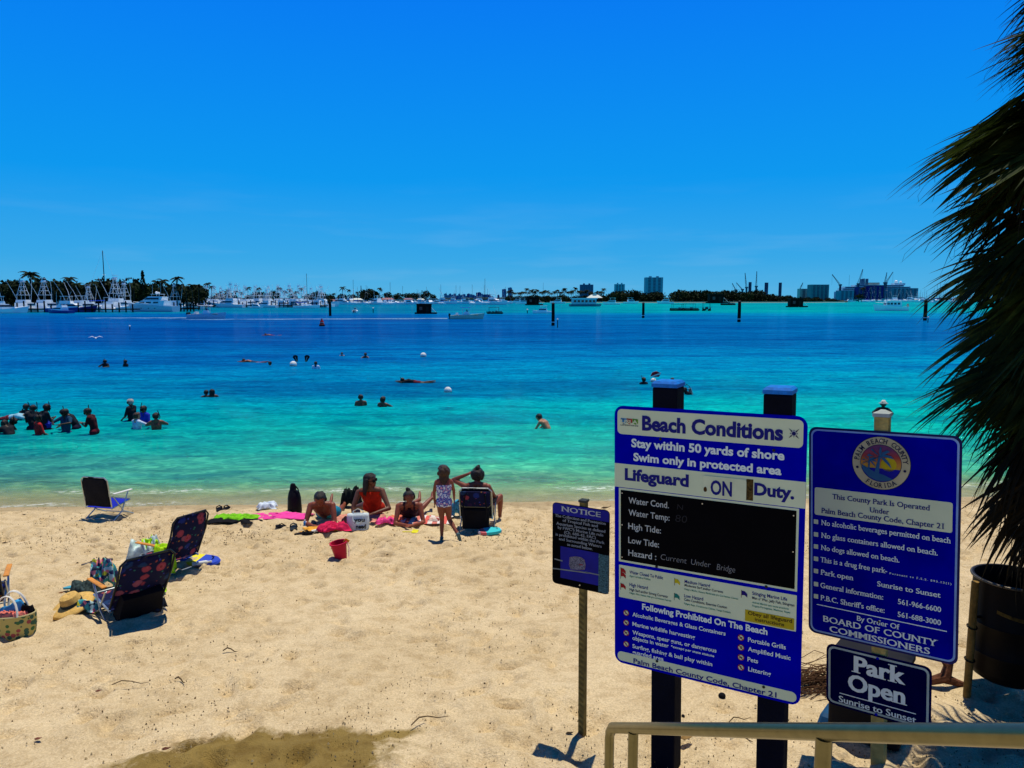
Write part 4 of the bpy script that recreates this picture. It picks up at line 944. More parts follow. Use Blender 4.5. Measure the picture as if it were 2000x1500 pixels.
swimmer(705, 792, 0.42, 'st', 15, SK2, 'left of two dark haired heads in the centre water', extras=())
swimmer(748, 795, 0.40, 'hug', -20, SK2, 'right of two dark haired heads in the centre water with a hand out', long_=.12)
swimmer(1072, 838, 0.45, 'bend', 60, SK1, 'lone bare backed swimmer left of the beach conditions board')
swimmer(1257, 750, 0.32, 'st', 200, SK4, 'diver beside the small dive flag, left of the tall post', top=B_DK, extras=ms)
swimmer(1313, 750, 0.30, 'st', 170, SK4, 'diver just right of the blue capped post', top=B_DK, extras=('dive_mask',))
d_ = swimmer(1353, 771, 0.30, 'bend', 90, SK4, 'scuba diver with tank and looped hose right of the blue capped post', top=B_DK, topname='wetsuit', extras=('dive_mask',))
mb = MB(); mb.tube([(-.12, .1, 1.38), (-.2, .2, 1.62), (-.05, .3, 1.70), (.12, .3, 1.6)], .014, 6); mb.build('hose', BKC, d_, True)
mb = MB(); mb.cyl((.06, -.02, 1.0), (.10, .12, 1.5), .075); mb.build('air_tank', mat('tank_grey', (.25, .27, .25), .4, .5), d_, True)
swimmer(1724, 812, 0.52, 'hug', 150, SK4, 'swimmer in a white sun hat behind the tan post cap', top=B_DK, extras=('sun_hat',))
# faint far floating body and fins in the air
swimmer(524, 655, 0.16, 'fl', 88, SK3, 'furthest floating swimmer, a faint red back in the dark blue water', s=1.1)
def fin(px, py, tilt, label):
    p = on_water(px, py); root = empty('swim_fin', p, 0, label, 'swim fin', 'fins of a diving snorkeller')
    mb = MB(); mb.tube([(0, 0, -.15), (0, 0, .1)], .045, 8); mb.build('foot', SK1, root, True)
    mb = MB(); mb.prism([(-.05, 0), (.05, 0), (.14, .34), (.05, .42), (-.06, .42), (-.14, .32)], -.008, .008); o = mb.build('blade', BKC, root); o.rotation_euler = (0, tilt, 0)
    mb = MB(); mb.box((.0, -.012, .16), (.02, .01, .3)); mb.build('rib', mat('rib_white', (.55, .6, .6), .6), o); root.scale = (1.3, 1.3, 1.05)
fin(580, 706, -.25, 'left black swim fin sticking up out of the water'); fin(598, 706, .2, 'right black swim fin sticking up out of the water')

# ------------------------------------------------------------------ people on the sand
def lay(key, J, px, py, rz, skin, label, s=1.0, hs=1.0, dz=0.0, girth=1.0, vox=.011):
    p = on_sand(px, py); bd = body(key, J, s, vox, hs, girth, True)
    r_ = person(bd, (p.x, p.y, p.z + dz), R(rz), skin, label)
    if 'prone' in key or 'side' in key: r_.rotation_euler = (.1, 0, R(rz))
    return r_, bd
# prone on elbows facing the camera: local +Y is where the head looks
P_PRONE = pose(pel=(0, -.52, .13), wai=(0, -.36, .16), che=(0, -.16, .27), nek=(0, .0, .37), hed=(0, .10, .46), face=(0, .85, -.5), shL=(-.18, -.03, .33), shR=(.18, -.03, .33), elL=(-.24, .10, .06), wrL=(-.06, .27, .05), elR=(.24, .10, .06), wrR=(.08, .27, .05),
               hiL=(-.09, -.56, .12), knL=(-.12, -.98, .07), anL=(-.14, -1.35, .10), hiR=(.09, -.56, .12), knR=(.12, -.98, .07), anR=(.10, -1.33, .16), toL=(0, -.9, .4), toR=(0, -.6, .6), hdL=(.8, .6, 0), hdR=(-.8, .6, 0))
r_, bd = lay('prone_boy', P_PRONE, 628, 1026, 183, SK3, 'short haired sunbather lying on elbows beside the pink towel, head bowed', 1.06, girth=1.1)
hair_cap(bd, HB, r_, 0, 1); shell(bd, legs_pred(bd, .55), .01, 'swim_shorts', clothes('teal_short', (.01, .22, .36)), r_); head_item(bd, r_, 'eye', None)
P_SIDE = pose(pel=(.02, -.42, .17), wai=(.0, -.32, .27), che=(.0, -.16, .42), nek=(0, -.03, .56), hed=(-.02, .03, .70), face=(-.85, .5, .0), shL=(-.19, -.08, .50), shR=(.19, -.06, .48), elL=(-.33, .06, .24), wrL=(-.14, .22, .20), elR=(.27, .02, .25), wrR=(.22, .12, .04),
              hiL=(-.07, -.46, .16), knL=(.05, -.86, .09), anL=(.1, -1.25, .06), hiR=(.11, -.45, .2), knR=(.34, -.72, .12), anR=(.42, -1.1, .06), toL=(0, -1, 0), toR=(.2, -1, 0), hdR=(.1, .9, -.3), hdL=(.9, .3, -.2))
r_, bd = lay('side_woman', P_SIDE, 722, 1020, 180, SK2, 'woman in a bright orange swimsuit and sunglasses propped up and looking to the right', 1.1)
# facing the camera, so she looks towards the right of the picture when face points to local -X
HS = clothes('orange', (.42, .022, .008)); cz = bd[1]
hair_cap(bd, HB, r_, .26, 2); head_item(bd, r_, 'sunglasses', BKC)
shell(bd, lambda c, l: (l == 'torso') & ~((c[:, 2] > .56) | ((np.abs(c[:, 0]) > .2))), .008, 'swimsuit', HS, r_)
P_P2 = dict(P_PRONE); P_P2.update(hed=(0, .07, .49), face=(-.15, 1, -.05), wrL=(-.02, .30, .05), wrR=(.04, .28, .06), knL=(-.18, -.95, .07), anL=(-.42, -1.2, .26), anR=(-.18, -1.3, .22))
r_, bd = lay('prone_woman', P_P2, 800, 1026, 188, SK3, 'sunbather with tied back dark hair resting on elbows, feet up, on the striped towel', 1.03)
hair_cap(bd, HB, r_, 0, 3); head_item(bd, r_, 'hair_bun', HB); head_item(bd, r_, 'eye', None)
shell(bd, lambda c, l: ((l == 'torso') & (c[:, 1] < -.05) & (c[:, 1] > -.34)) | ((l == 'torso') & (c[:, 1] < -.44)) | ((l == 'torso') & (np.abs(np.abs(c[:, 0]) - .09) < .018) & (c[:, 1] < .1)), .008, 'swimsuit', clothes('dark_suit', (.03, .012, .02)), r_)
# girl seen from behind
P_G = pose(elL=(-.22, .03, 1.14), wrL=(-.21, .05, .90), shL=(-.16, 0, 1.38), shR=(.16, 0, 1.38), elR=(.23, .05, 1.15), wrR=(.24, .14, .94), hdL=(0, .15, -1), hiL=(-.075, 0, .9), hiR=(.075, 0, .9), knL=(-.05, .05, .48), anL=(-.06, .0, .09), knR=(.12, .07, .48), anR=(.30, -.22, .20), toR=(.3, .3, -1), face=(-.25, 1, .0), hed=(0, .02, 1.60))
r_, bd = lay('girl', P_G, 868, 1056, 8, SK3, 'small long haired girl in a patterned swimsuit standing with one foot kicked back', .70, 1.42, girth=1.15)
m, nt, b = nmat('patterned_suit'); b.inputs['Roughness'].default_value = .7
vo = N(nt, 'TexVoronoi'); vo.inputs['Scale'].default_value = 26; tcn = N(nt, 'TexCoord'); nt.links.new(tcn.outputs['Object'], vo.inputs[0])
nt.links.new(ramp(nt, vo.outputs[0], [(.2, (.55, .58, .65)), (.45, (.03, .06, .32)), (.7, (.5, .25, .35))], 'CONSTANT'), b.inputs['Base Color'])
shell(bd, lambda c, l: ((l == 'torso') & (c[:, 2] < .93) & (np.abs(c[:, 0]) < .12)) | ((l == 'thigh') & (c[:, 2] > .60)), .006, 'swimsuit', m, r_)
hair_cap(bd, HBR, r_, .42, 4)
shell(bd, lambda c, l: (l == 'foot'), .008, 'water_shoe', clothes('shoe', (.08, .14, .14)), r_)
# woman in the folding chair, seen from behind
P_SIT = pose(pel=(0, 0, .28), wai=(0, -.05, .42), che=(0, -.10, .60), nek=(0, -.10, .76), hed=(0, -.06, .90), face=(-.1, 1, .1), shL=(-.18, -.10, .70), shR=(.18, -.10, .70), elL=(-.42, .02, .78), wrL=(-.16, -.04, .90), elR=(.27, .05, .50), wrR=(.25, .3, .44),
             hiL=(-.1, .03, .27), knL=(-.2, .45, .42), anL=(-.16, .62, .05), hiR=(.1, .03, .27), knR=(.34, .36, .42), anR=(.32, .52, .05), hdL=(.8, .1, .5))
r_, bd = lay('sitting', P_SIT, 934, 1030, -4, SK3, 'woman with a topknot sitting in the backpack chair, arm raised to her head', 1.04, dz=.02)
hair_cap(bd, HB, r_, .1, 5); head_item(bd, r_, 'hair_bun', HB)
shell(bd, lambda c, l: (l == 'torso') & (c[:, 2] < .70), .008, 'swimsuit', clothes('seat_suit', (.02, .03, .08)), r_)
chair_at = r_.location.copy()

# ------------------------------------------------------------------ beach chairs
m, nt, b = nmat('floral_print'); b.inputs['Roughness'].default_value = .75; b.inputs['Specular IOR Level'].default_value = .1
def blobs(scale, seedoff, stops, size):
    tcn = N(nt, 'TexCoord'); mp = N(nt, 'Mapping'); mp.inputs['Location'].default_value = (seedoff, seedoff, seedoff); nt.links.new(tcn.outputs['Object'], mp.inputs[0])
    ns = N(nt, 'TexNoise'); ns.inputs['Scale'].default_value = 30; nt.links.new(mp.outputs[0], ns.inputs[0])
    vo = N(nt, 'TexVoronoi'); vo.inputs['Scale'].default_value = scale; vo.inputs['Randomness'].default_value = .8; nt.links.new(mixc(nt, mp.outputs[0], ns.outputs['Color'], .025), vo.inputs[0])
    c_ = ramp(nt, N_sep(nt, vo.outputs['Color']), stops, 'CONSTANT'); k_ = ramp(nt, vo.outputs['Distance'], [(0, (1, 1, 1)), (size, (.6, .6, .6)), (size * 1.15, (0, 0, 0))], 'LINEAR'); return c_, k_, vo
def N_sep(nt, c):
    s_ = N(nt, 'SeparateColor'); nt.links.new(c, s_.inputs[0]); return s_.outputs[0]
c1, k1, v1 = blobs(6.5, 3, [(0, (.34, .05, .07)), (.25, (.012, .03, .20)), (.55, (.03, .01, .05)), (.7, (.30, .08, .12)), (.82, (.01, .04, .12))], .33)
c2, k2, v2 = blobs(17, 9, [(0, (.35, .14, .01)), (.25, (.02, .14, .1)), (.5, (.03, .04, .3)), (.8, (.3, .05, .04))], .2)
cc = mixc(nt, (.004, .006, .035), c2, k2); cc = mixc(nt, cc, c1, k1); 
ct = ramp(nt, v1.outputs['Distance'], [(0, (.2, .25, .02)), (.09, (.2, .03, .02)), (.12, (1, 1, 1))]); cc = mixc(nt, cc, ct, .6, 'MULTIPLY')
nt.links.new(cc, b.inputs['Base Color']); FLOR = m
WOOD = mat('orange_wood', (.62, .25, .035), .5, var=.3, scale=12, bump=.1); WPL = mat('white_plastic', (.7, .72, .68), .5); STEEL = mat('chair_tube', (.45, .5, .5), .3, .8)
BLF = mat('blue_sling', (.01, .02, .40), .7, var=.2, spec=.1); DKF = mat('black_mesh_sling', (.010, .010, .012), .8, var=.4, scale=40, spec=.1)
def chair(loc, rz, label, back_m, seat_m, arm_m, rec=28, bh=.62, seat_h=.22, pillow=True, arms=True, name='beach_chair', wdt=.5, curve=.10):
    TUB = mat('dark_tube', (.02, .025, .03), .4, .5) if back_m is FLOR else STEEL
    root = empty(name, loc, R(rz), label, 'beach chair'); rc = R(rec); w = wdt / 2
    by, bz = -.22, seat_h; T_ = lambda t: (by - math.sin(rc) * bh * t - 0, bz + math.cos(rc) * bh * t)
    mb = MB(); pts = []
    for sx in (-1, 1):
        q = [(sx * w, T_(t)[0] - curve * max(0, t - .6) * 1.2 * -1, T_(t)[1]) for t in (0, .3, .6, .9)]; pts += q if sx < 0 else list(reversed([(x, y, z) for x, y, z in q]))
    pts.insert(4, (-w * .8, T_(1)[0] + curve * .5, T_(1)[1])); pts.insert(5, (w * .8, T_(1)[0] + curve * .5, T_(1)[1]))
    mb.tube(pts, .0125, 8); mb.build('back_frame', TUB, root, True)
    mb = MB(); n, k_ = 9, 7; vs = []; fs = []
    for face_ in (0, 1):
        for i in range(n):
            t = i / (n - 1)
            for j in range(k_):
                u = (j / (k_ - 1) * 2 - 1); sag = .035 * (1 - u * u) * math.sin(math.pi * min(t * 1.1, 1)) + .012 * math.sin(t * 9 + u * 4)
                y, z = T_(t * 1.0); y += curve * max(0, t - .6) * 1.2
                wv = (w - .012) * (1 - .22 * max(0, t - .85) / .15)
                vs.append((u * wv, y - sag - face_ * .008, z + .01 * face_))
    for f_ in (0, 1):
        for i in range(n - 1):
            for j in range(k_ - 1):
                a = f_ * n * k_ + i * k_ + j; q = (a, a + 1, a + k_ + 1, a + k_); fs.append(q if f_ else tuple(reversed(q)))
    nk = n * k_
    for i in range(n - 1):
        for j in (0, k_ - 1): a = i * k_ + j; fs.append((a, a + k_, a + k_ + nk, a + nk))
    for j in range(k_ - 1):
        for i in (0, n - 1): a = i * k_ + j; fs.append((a, a + 1, a + 1 + nk, a + nk))
    mb.add(vs, fs); mb.build('backrest', back_m, root, 'all')
    mb = MB(); mb.box((0, .02, seat_h + .0), (wdt - .03, .46, .012), rx=.12); mb.build('seat', seat_m, root)
    mb = MB(); mb.tube([(-w, -.23, seat_h - .03), (-w, .26, seat_h + .03), (-w * .85, .29, seat_h + .03), (w * .85, .29, seat_h + .03), (w, .26, seat_h + .03), (w, -.23, seat_h - .03)], .0125, 8); mb.build('seat_frame', STEEL, root, True)
    for sx in (-1, 1):
        mb = MB(); mb.tube([(sx * (w + .02), .20, seat_h + .22), (sx * (w + .02), .0, .12), (sx * (w + .02), -.24, .0), ], .0115, 8); mb.build('leg', STEEL, root, True)
        mb = MB(); mb.tube([(sx * (w + .02), -.20, seat_h + .2), (sx * (w + .02), .05, .12), (sx * (w + .02), .30, .0)], .0115, 8); mb.build('leg', STEEL, root, True)
        if arms:
            mb = MB(); mb.box((sx * (w + .03), .04, seat_h + .235), (.055, .48, .018), rx=-.05); o = mb.build('armrest', arm_m, root); bv = o.modifiers.new('b', 'BEVEL'); bv.width = .006
    mb = MB(); mb.cyl((-w, -.22, .02), (w, -.22, .02), .01); mb.build('cross_bar', STEEL, root, True)
    mb = MB(); mb.cyl((-w, .28, .02), (w, .28, .02), .01); mb.build('cross_bar', STEEL, root, True)
    if pillow:
        mb = MB(); y, z = T_(.95); mb.ball((0, y + curve * .5 + .045, z - .04), .07, 14, 8, (w / .09, .7, .9)); mb.build('headrest', back_m, root, True)
    return root
p = on_sand(212, 1008); chair((p.x, p.y, p.z - .01), -12, 'low beach chair with black back, blue seat and white armrests facing the sea', DKF, BLF, WPL, 8, .58, .26, False, wdt=.56, curve=.0)
p = on_sand(246, 1196); c1_ = chair((p.x + .05, p.y, p.z - .01), 47, 'reclined dark floral beach chair with orange wooden armrests, next to the straw hat', FLOR, FLOR, WOOD, 37, .80, .20, True, wdt=.56)
MB().box((0, -.30, .22), (.46, .16, .34), rx=.5, taper=.9).build('storage_pouch', BKC, c1_)
p = on_sand(334, 1110); c2_ = chair((p.x, p.y, p.z - .01), 60, 'upright dark floral beach chair behind the straw hat chair', FLOR, FLOR, WOOD, 27, .74, .20, True, wdt=.54)
p = on_sand(-38, 1205); chair((p.x, p.y, p.z), 30, 'beach chair mostly outside the left edge, only an orange armrest showing', FLOR, FLOR, WOOD, 40, .7, .24, False)
r_ = chair((chair_at.x, chair_at.y - .06, chair_at.z - .0), -4, 'dark backpack beach chair with flower print pouch under the woman with the topknot', mat('dark_pouch', (.006, .008, .012), .8, var=.5, spec=.1), DKF, BKC, 16, .55, .26, False, wdt=.54, curve=.0, name='backpack_chair')
mb = MB(); mb.box((0, -.37, .60), (.50, .03, .30), rx=R(-16) * -1); o = mb.build('floral_pouch', FLOR, r_); bv = o.modifiers.new('b', 'BEVEL'); bv.width = .014; bv.segments = 3
mb = MB(); mb.tube([(-.26, -.40, .72), (-.26, -.36, .50), (-.22, -.345, .46), (.22, -.345, .46), (.26, -.36, .50), (.26, -.40, .72)], .008, 6); mb.build('pouch_piping', mat('olive_piping', (.16, .15, .08), .7), r_, True)
mb = MB(); mb.box((0, -.33, .25), (.46, .05, .36), rx=.1); o = mb.build('lower_bag', BKC, r_); o.modifiers.new('b', 'BEVEL').width = .02
for sx in (-1, 1): mb = MB(); mb.tube([(sx * .16, -.42, .70), (sx * .2, -.46, .45), (sx * .17, -.37, .22)], .012, 5); mb.build('strap', BKC, r_, True)

# ------------------------------------------------------------------ cloth and small things on the sand
def heap(name, px, py, w_, d_, h_, m_, label, cat='towel', rz=0, seed=0, res=34, freq=5, edge=.25, dz=0, pos=None, parent=None):
    p = pos or on_sand(px, py); r_ = random.Random(seed); n = res; vs = []; fs = []
    xs_ = np.linspace(-1, 1, n); Xg, Yg = np.meshgrid(xs_, xs_); rr_ = (np.abs(Xg) ** 3 + np.abs(Yg) ** 3) ** (1 / 3)
    nz = noise_np(Xg * w_ + seed, Yg * d_, freq, seed % 7 + 1); nz2 = 1 - np.abs(noise_np(Xg * w_ + 3, Yg * d_ + seed, freq * 1.7, seed % 5 + 2) * 2 - 1)
    wob = 1 + (noise_np(Xg * 1.3 + seed, Yg * 1.3, 2.5, 4) - .5) * edge * 2
    Z = h_ * (.25 + .45 * nz + .55 * nz2 ** 2) * np.clip((1.02 - rr_) * 4, 0, 1) ** .6 + .006
    c_, s_ = math.cos(R(rz)), math.sin(R(rz)); 
    for i in range(n):
        for j in range(n):
            x = Xg[i, j] * w_ / 2 * wob[i, j]; y = Yg[i, j] * d_ / 2 * wob[i, j]; X_ = x * c_ - y * s_; Y_ = x * s_ + y * c_
            vs.append((X_, Y_, base_z(p.x + X_, p.y + Y_) - base_z(p.x, p.y) + Z[i, j] + .042 * (1 if pos is None else 0)))
    for i in range(n - 1):
        for j in range(n - 1): a = i * n + j; fs.append((a, a + 1, a + n + 1, a + n))
    me = bpy.data.meshes.new(name); me.from_pydata(vs, [], fs); me.polygons.foreach_set('use_smooth', [True] * len(fs)); me.update(); me.materials.append(m_)
    o = put(me, name, None, parent, (p.x, p.y, p.z + dz)); sl = o.modifiers.new('t', 'SOLIDIFY'); sl.thickness = .006; sl.offset = -1
    if parent is None: tag(o, label, cat)
    return o
def stripes(name, cols, scale, axis=0):
    m, nt, b = nmat(name); b.inputs['Roughness'].default_value = .85; tcn = N(nt, 'TexCoord'); sp = N(nt, 'SeparateXYZ'); nt.links.new(tcn.outputs['Object'], sp.inputs[0])
    v = math_(nt, 'FRACT', math_(nt, 'MULTIPLY', math_(nt, 'ADD', sp.outputs[axis], 10), scale)); n = len(cols)
    nt.links.new(ramp(nt, v, [(i / n, c_) for i, c_ in enumerate(cols)], 'CONSTANT'), b.inputs['Base Color']); return m
heap('beach_towel', 460, 1018, .82, .42, .075, mat('lime_cloth', (.17, .50, .012), .85, var=.5, scale=9, bump=.4), 'crumpled lime green towel with a dark underside lying left of the pink towel', rz=-6, seed=3)
heap('dark_cover', 455, 1023, .86, .34, .045, BKC, 'black cloth spread under the lime green towel', 'cloth', rz=-4, seed=8)
heap('beach_towel', 548, 1013, 1.02, .55, .045, mat('pink_cloth', (.72, .055, .30), .85, var=.25, scale=5, bump=.3), 'bright pink towel under the tall black dry bag', rz=6, seed=5)
heap('pillow_case', 522, 996, .34, .3, .13, mat('white_cloth', (.62, .70, .78), .85, var=.15, scale=6, bump=.2), 'white cloth bundle lying behind the pink towel', 'cloth', rz=12, seed=6, freq=3)
heap('beach_towel', 628, 1038, .62, .36, .03, mat('sunrise_cloth', (.78, .36, .04), .85, var=.5, scale=6), 'orange and yellow towel under the short haired sunbather', rz=10, seed=9)
heap('beach_towel', 653, 1040, .48, .30, .13, mat('magenta_cloth', (.60, .014, .08), .8, var=.35, scale=6, bump=.5), 'magenta towel bunched up in front of the sunbathers', rz=20, seed=12, freq=6)
heap('beach_towel', 700, 1016, .9, .75, .03, mat('pale_print_cloth', (.60, .25, .18), .85, var=.6, scale=9), 'faded pink print towel under the woman in orange', rz=0, seed=15)
heap('beach_towel', 755, 1026, .34, .22, .10, mat('hot_pink_cloth', (.80, .06, .25), .85, var=.5, scale=14), 'hot pink bundle of cloth right of the white tote bag', rz=5, seed=17, freq=7)
heap('beach_towel', 775, 1018, .30, .36, .05, mat('coral_cloth', (.75, .20, .12), .85, var=.5, scale=14), 'coral and white towel between the two women', rz=30, seed=18)
heap('beach_towel', 830, 1020, .95, .75, .025, stripes('striped_cloth', [(.62, .09, .06), (.66, .6, .55), (.58, .16, .12), (.68, .62, .6)], 3.0), 'red and white striped towel under the sunbather with feet up', rz=4, seed=20)
heap('folded_mat', 848, 1022, .26, .30, .07, stripes('pale_stripe', [(.6, .5, .42), (.35, .05, .05), (.6, .5, .42)], 6, 1), 'folded pale mat with a red edge left of the standing girl', 'mat', rz=0, seed=21, freq=2)
heap('towel', 893, 1010, .22, .20, .26, mat('teal_print', (.05, .28, .42), .85, var=.8, scale=16), 'blue and teal towel hanging between the girl and the chair', rz=0, seed=23, freq=5)
# tote bag
p = on_sand(700, 1036); root = empty('tote_bag', (p.x, p.y, p.z), R(6), 'white cotton tote bag with black hand lettering standing in the sand', 'tote bag')
TB = mat('tote_cotton', (.58, .66, .66), .85, var=.12, scale=5, bump=.3)
mb = MB(); rings = []
for z, w_, d_ in ((0, .34, .14), (.02, .36, .16), (.15, .38, .15), (.26, .37, .10), (.30, .35, .08)):
    rings.append([(w_ / 2 * math.copysign(abs(math.cos(t)) ** .5, math.cos(t)) + .01 * math.sin(5 * t + z * 20), d_ / 2 * math.copysign(abs(math.sin(t)) ** .7, math.sin(t)), z) for t in [k * math.pi / 12 for k in range(24)]])
mb.loft(rings); mb.build('bag_body', TB, root, 'all')
for y in (-.05, .05): mb = MB(); mb.tube([(-.09, y, .28), (-.08, y - .03, .20 if y < 0 else .34), (0, y - .045, .13 if y < 0 else .38), (.08, y - .03, .20 if y < 0 else .34), (.09, y, .28)], .012, 6, flat=.4); mb.build('handle', TB, root, True)
def bagtext(t, x0, x1, z, cap, m_):
    a, fs = text_mesh(t, False, .03); k = (x1 - x0) / (a[:, 0].max() - a[:, 0].min()); vs = [(x0 + (q[0] - a[:, 0].min()) * k, -.088 - (.0 if z > .15 else .0), z + q[1] * cap / .682) for q in a]
    me = bpy.data.meshes.new('lettering'); me.from_pydata(vs, [], fs); me.materials.append(m_); put(me, 'lettering', None, root)
bagtext('you', -.06, .12, .18, .07, BKC); bagtext('need', -.03, .14, .06, .07, BKC)
heap('dark_bag', 682, 1032, .22, .24, .20, mat('dark_wine', (.03, .006, .012), .8, var=.5), 'dark wine coloured bag leaning on the white tote', 'bag', seed=31, freq=3)
# tall black dry bag
p = on_sand(576, 1001); root = empty('dry_bag', (p.x, p.y, p.z), 0, 'tall black roll top dry bag standing on the pink towel', 'dry bag')
mb = MB(); rings = []
for z, w_, d_ in ((0, .25, .22), (.04, .265, .24), (.3, .255, .23), (.40, .22, .17), (.45, .14, .09), (.50, .13, .05), (.56, .10, .05), (.58, .05, .03)):
    rings.append([(w_ / 2 * math.cos(t) + .006 * math.sin(3 * t + z * 9) - (z > .4) * .02, d_ / 2 * math.sin(t), z) for t in [k * math.pi / 10 for k in range(20)]])
mb.loft(rings); mb.build('bag_body', mat('dry_bag_black', (.005, .005, .007), .5, var=.4, scale=14, bump=.4), root, 'all')
mb = MB(); mb.tube([(.02, -.03, .56), (.09, -.05, .48), (.11, -.06, .40)], .012, 6); mb.build('buckle_strap', BKC, root, True)
mb = MB(); mb.lathe([(.13, 0), (.16, .01), (.15, .03), (.12, .03)], 16, (-.03, -.03, .0)); mb.build('base_pad', BKC, root)
# black kit pile behind the woman
heap('snorkel_kit', 686, 992, .42, .35, .36, mat('kit_black', (.008, .012, .010), .7, var=.9, scale=20), 'pile of black snorkel kit between the boy and the woman in orange', 'dive gear', seed=33, freq=6)
# flip flops, sandals
def sandal(px, py, rz, label, m_=BKC, s=1.0, strap='toe', grp=None, loc=None):
    p = loc or on_sand(px, py); root = empty('sandal', (p[0], p[1], p[2] + .035), R(rz), label, 'sandal', grp); root.scale = (s, s, s)
    mb = MB(); out = [(.045 * (1 + .25 * math.sin(t)) * math.cos(t), .13 * math.sin(t)) for t in [k * math.pi / 10 for k in range(20)]]
    vs = [(x, y, 0) for x, y in out] + [(x, y, .02) for x, y in out]; n = 20
    mb.add(vs, [tuple(reversed(range(n))), tuple(range(n, 2 * n))] + [(k, (k + 1) % n, (k + 1) % n + n, k + n) for k in range(n)]); mb.build('sole', m_, root)
    if strap == 'toe':
        for sx in (-1, 1): mb = MB(); mb.tube([(0, .07, .02), (sx * .02, .04, .05), (sx * .042, -.02, .02)], .007, 6); mb.build('strap', m_, root, True)
    else: mb = MB(); mb.tube([(-.05, .03, .01), (-.04, .03, .05), (0, .03, .07), (.04, .03, .05), (.05, .03, .01)], .022, 6, flat=.4); mb.build('strap', m_, root, True)
    return root
sandal(428, 999, 10, 'left black slider shoe by the water line', strap='band', s=1.1); sandal(441, 998, -10, 'right black slider shoe by the water line', strap='band', s=1.1)
sandal(552, 1034, 60, 'black flip flop with crossed straps beside the orange towel', s=1.2); sandal(573, 1036, 5, 'black slider beside the striped bottle', strap='band', s=1.2, m_=mat('slider_grey', (.02, .025, .025), .6)); sandal(594, 1047, -70, 'flat black flip flop in front of the magenta towel', s=1.2)
GS = mat('grey_sandal', (.09, .08, .07), .7, var=.3); sandal(180, 1106, -55, 'left of two grey strappy sandals on open sand', GS, 1.0); sandal(202, 1102, -45, 'right of two grey strappy sandals on open sand', GS, 1.0)
sandal(150, 1152, -60, 'pale blue flip flop under the front edge of the floral chair', mat('blue_flipflop', (.06, .30, .40), .6), 1.1)
# bottles
def bottle(px, py, m_, label, L=.17, r=.028, rz=0, up=False, cap_m=None, z=0.0):
    p = on_sand(px, py); root = empty('bottle', (p.x, p.y, p.z + (0 if up else r) + .015 + z), R(rz), label, 'bottle')
    if not up: root.rotation_euler = (0, R(82), R(rz))
    mb = MB(); mb.lathe([(.001, 0), (r, 0), (r, L * .7), (r * .5, L * .82), (r * .4, L * .86), (.001, L * .86)], 14, cap=False); mb.build('bottle_body', m_, root, True)
    mb = MB(); mb.cyl((0, 0, L * .85), (0, 0, L), r * .5); mb.build('cap', cap_m or WPL, root, True)
bottle(609, 1043, WPL, 'white bottle lying by the flip flop', .22, .026, 25)
bottle(596, 1030, stripes('bottle_stripe', [(.01, .1, .5), (.6, .6, .6), (.02, .3, .5)], 20), 'small blue and white striped bottle at the orange towel edge', .12, .03, 0, True)
bottle(640, 1018, mat('mint_plastic', (.06, .55, .38), .5), 'mint green tumbler leaning by the sunbather', .19, .045, -30, False, z=.05)
bottle(612, 1030, mat('dark_green_plastic', (.01, .10, .08), .5), 'small dark green bottle right of the striped one', .12, .025, 80)
bottle(377, 1108, WPL, 'white bottle under the upright floral chair', .26, .028, 5)
# bucket
p = on_sand(667, 1091); root = empty('sand_bucket', (p.x, p.y, p.z - .02), 0, 'red plastic bucket tilted in the sand with an orange spade in it', 'bucket'); root.rotation_euler = (.05, -.14, 0)
RP = mat('red_plastic', (.50, .012, .035), .4, var=.15); mb = MB(); mb.lathe([(.075, 0), (.082, .02), (.115, .25), (.128, .255), (.128, .275), (.108, .275), (.078, .02), (.001, .015)], 24, cap=False); mb.build('bucket_body', RP, root, True)
mb = MB(); mb.tube([(.125, 0, .26), (.15, -.03, .18), (.13, -.06, .06)], .006, 6); mb.build('handle', mat('bucket_handle', (.6, .3, .35), .5), root, True)
p = root.location; root = empty('toy_spade', (p.x + .05, p.y, p.z + .18), .4, 'orange toy spade sticking out of the red bucket', 'toy spade')
mb = MB(); mb.cyl((0, 0, -.1), (.02, 0, .06), .009); mb.build('handle', mat('orange_plastic', (.75, .25, .02), .5), root, True); mb = MB(); mb.box((.03, 0, .10), (.07, .012, .06), ry=.6); mb.build('scoop', _mc['orange_plastic'], root)
p = on_sand(802, 1043); root = empty('toy_spade', (p.x, p.y, p.z + .02), -.2, 'yellow toy spade lying on the sand in front of the striped towel', 'toy spade')
YP = mat('yellow_plastic', (.75, .68, .02), .5); mb = MB(); mb.cyl((-.14, 0, .01), (.03, 0, .02), .009); mb.build('handle', YP, root, True); mb = MB(); mb.box((.08, 0, .03), (.10, .09, .018), rx=.3); mb.build('scoop', YP, root)
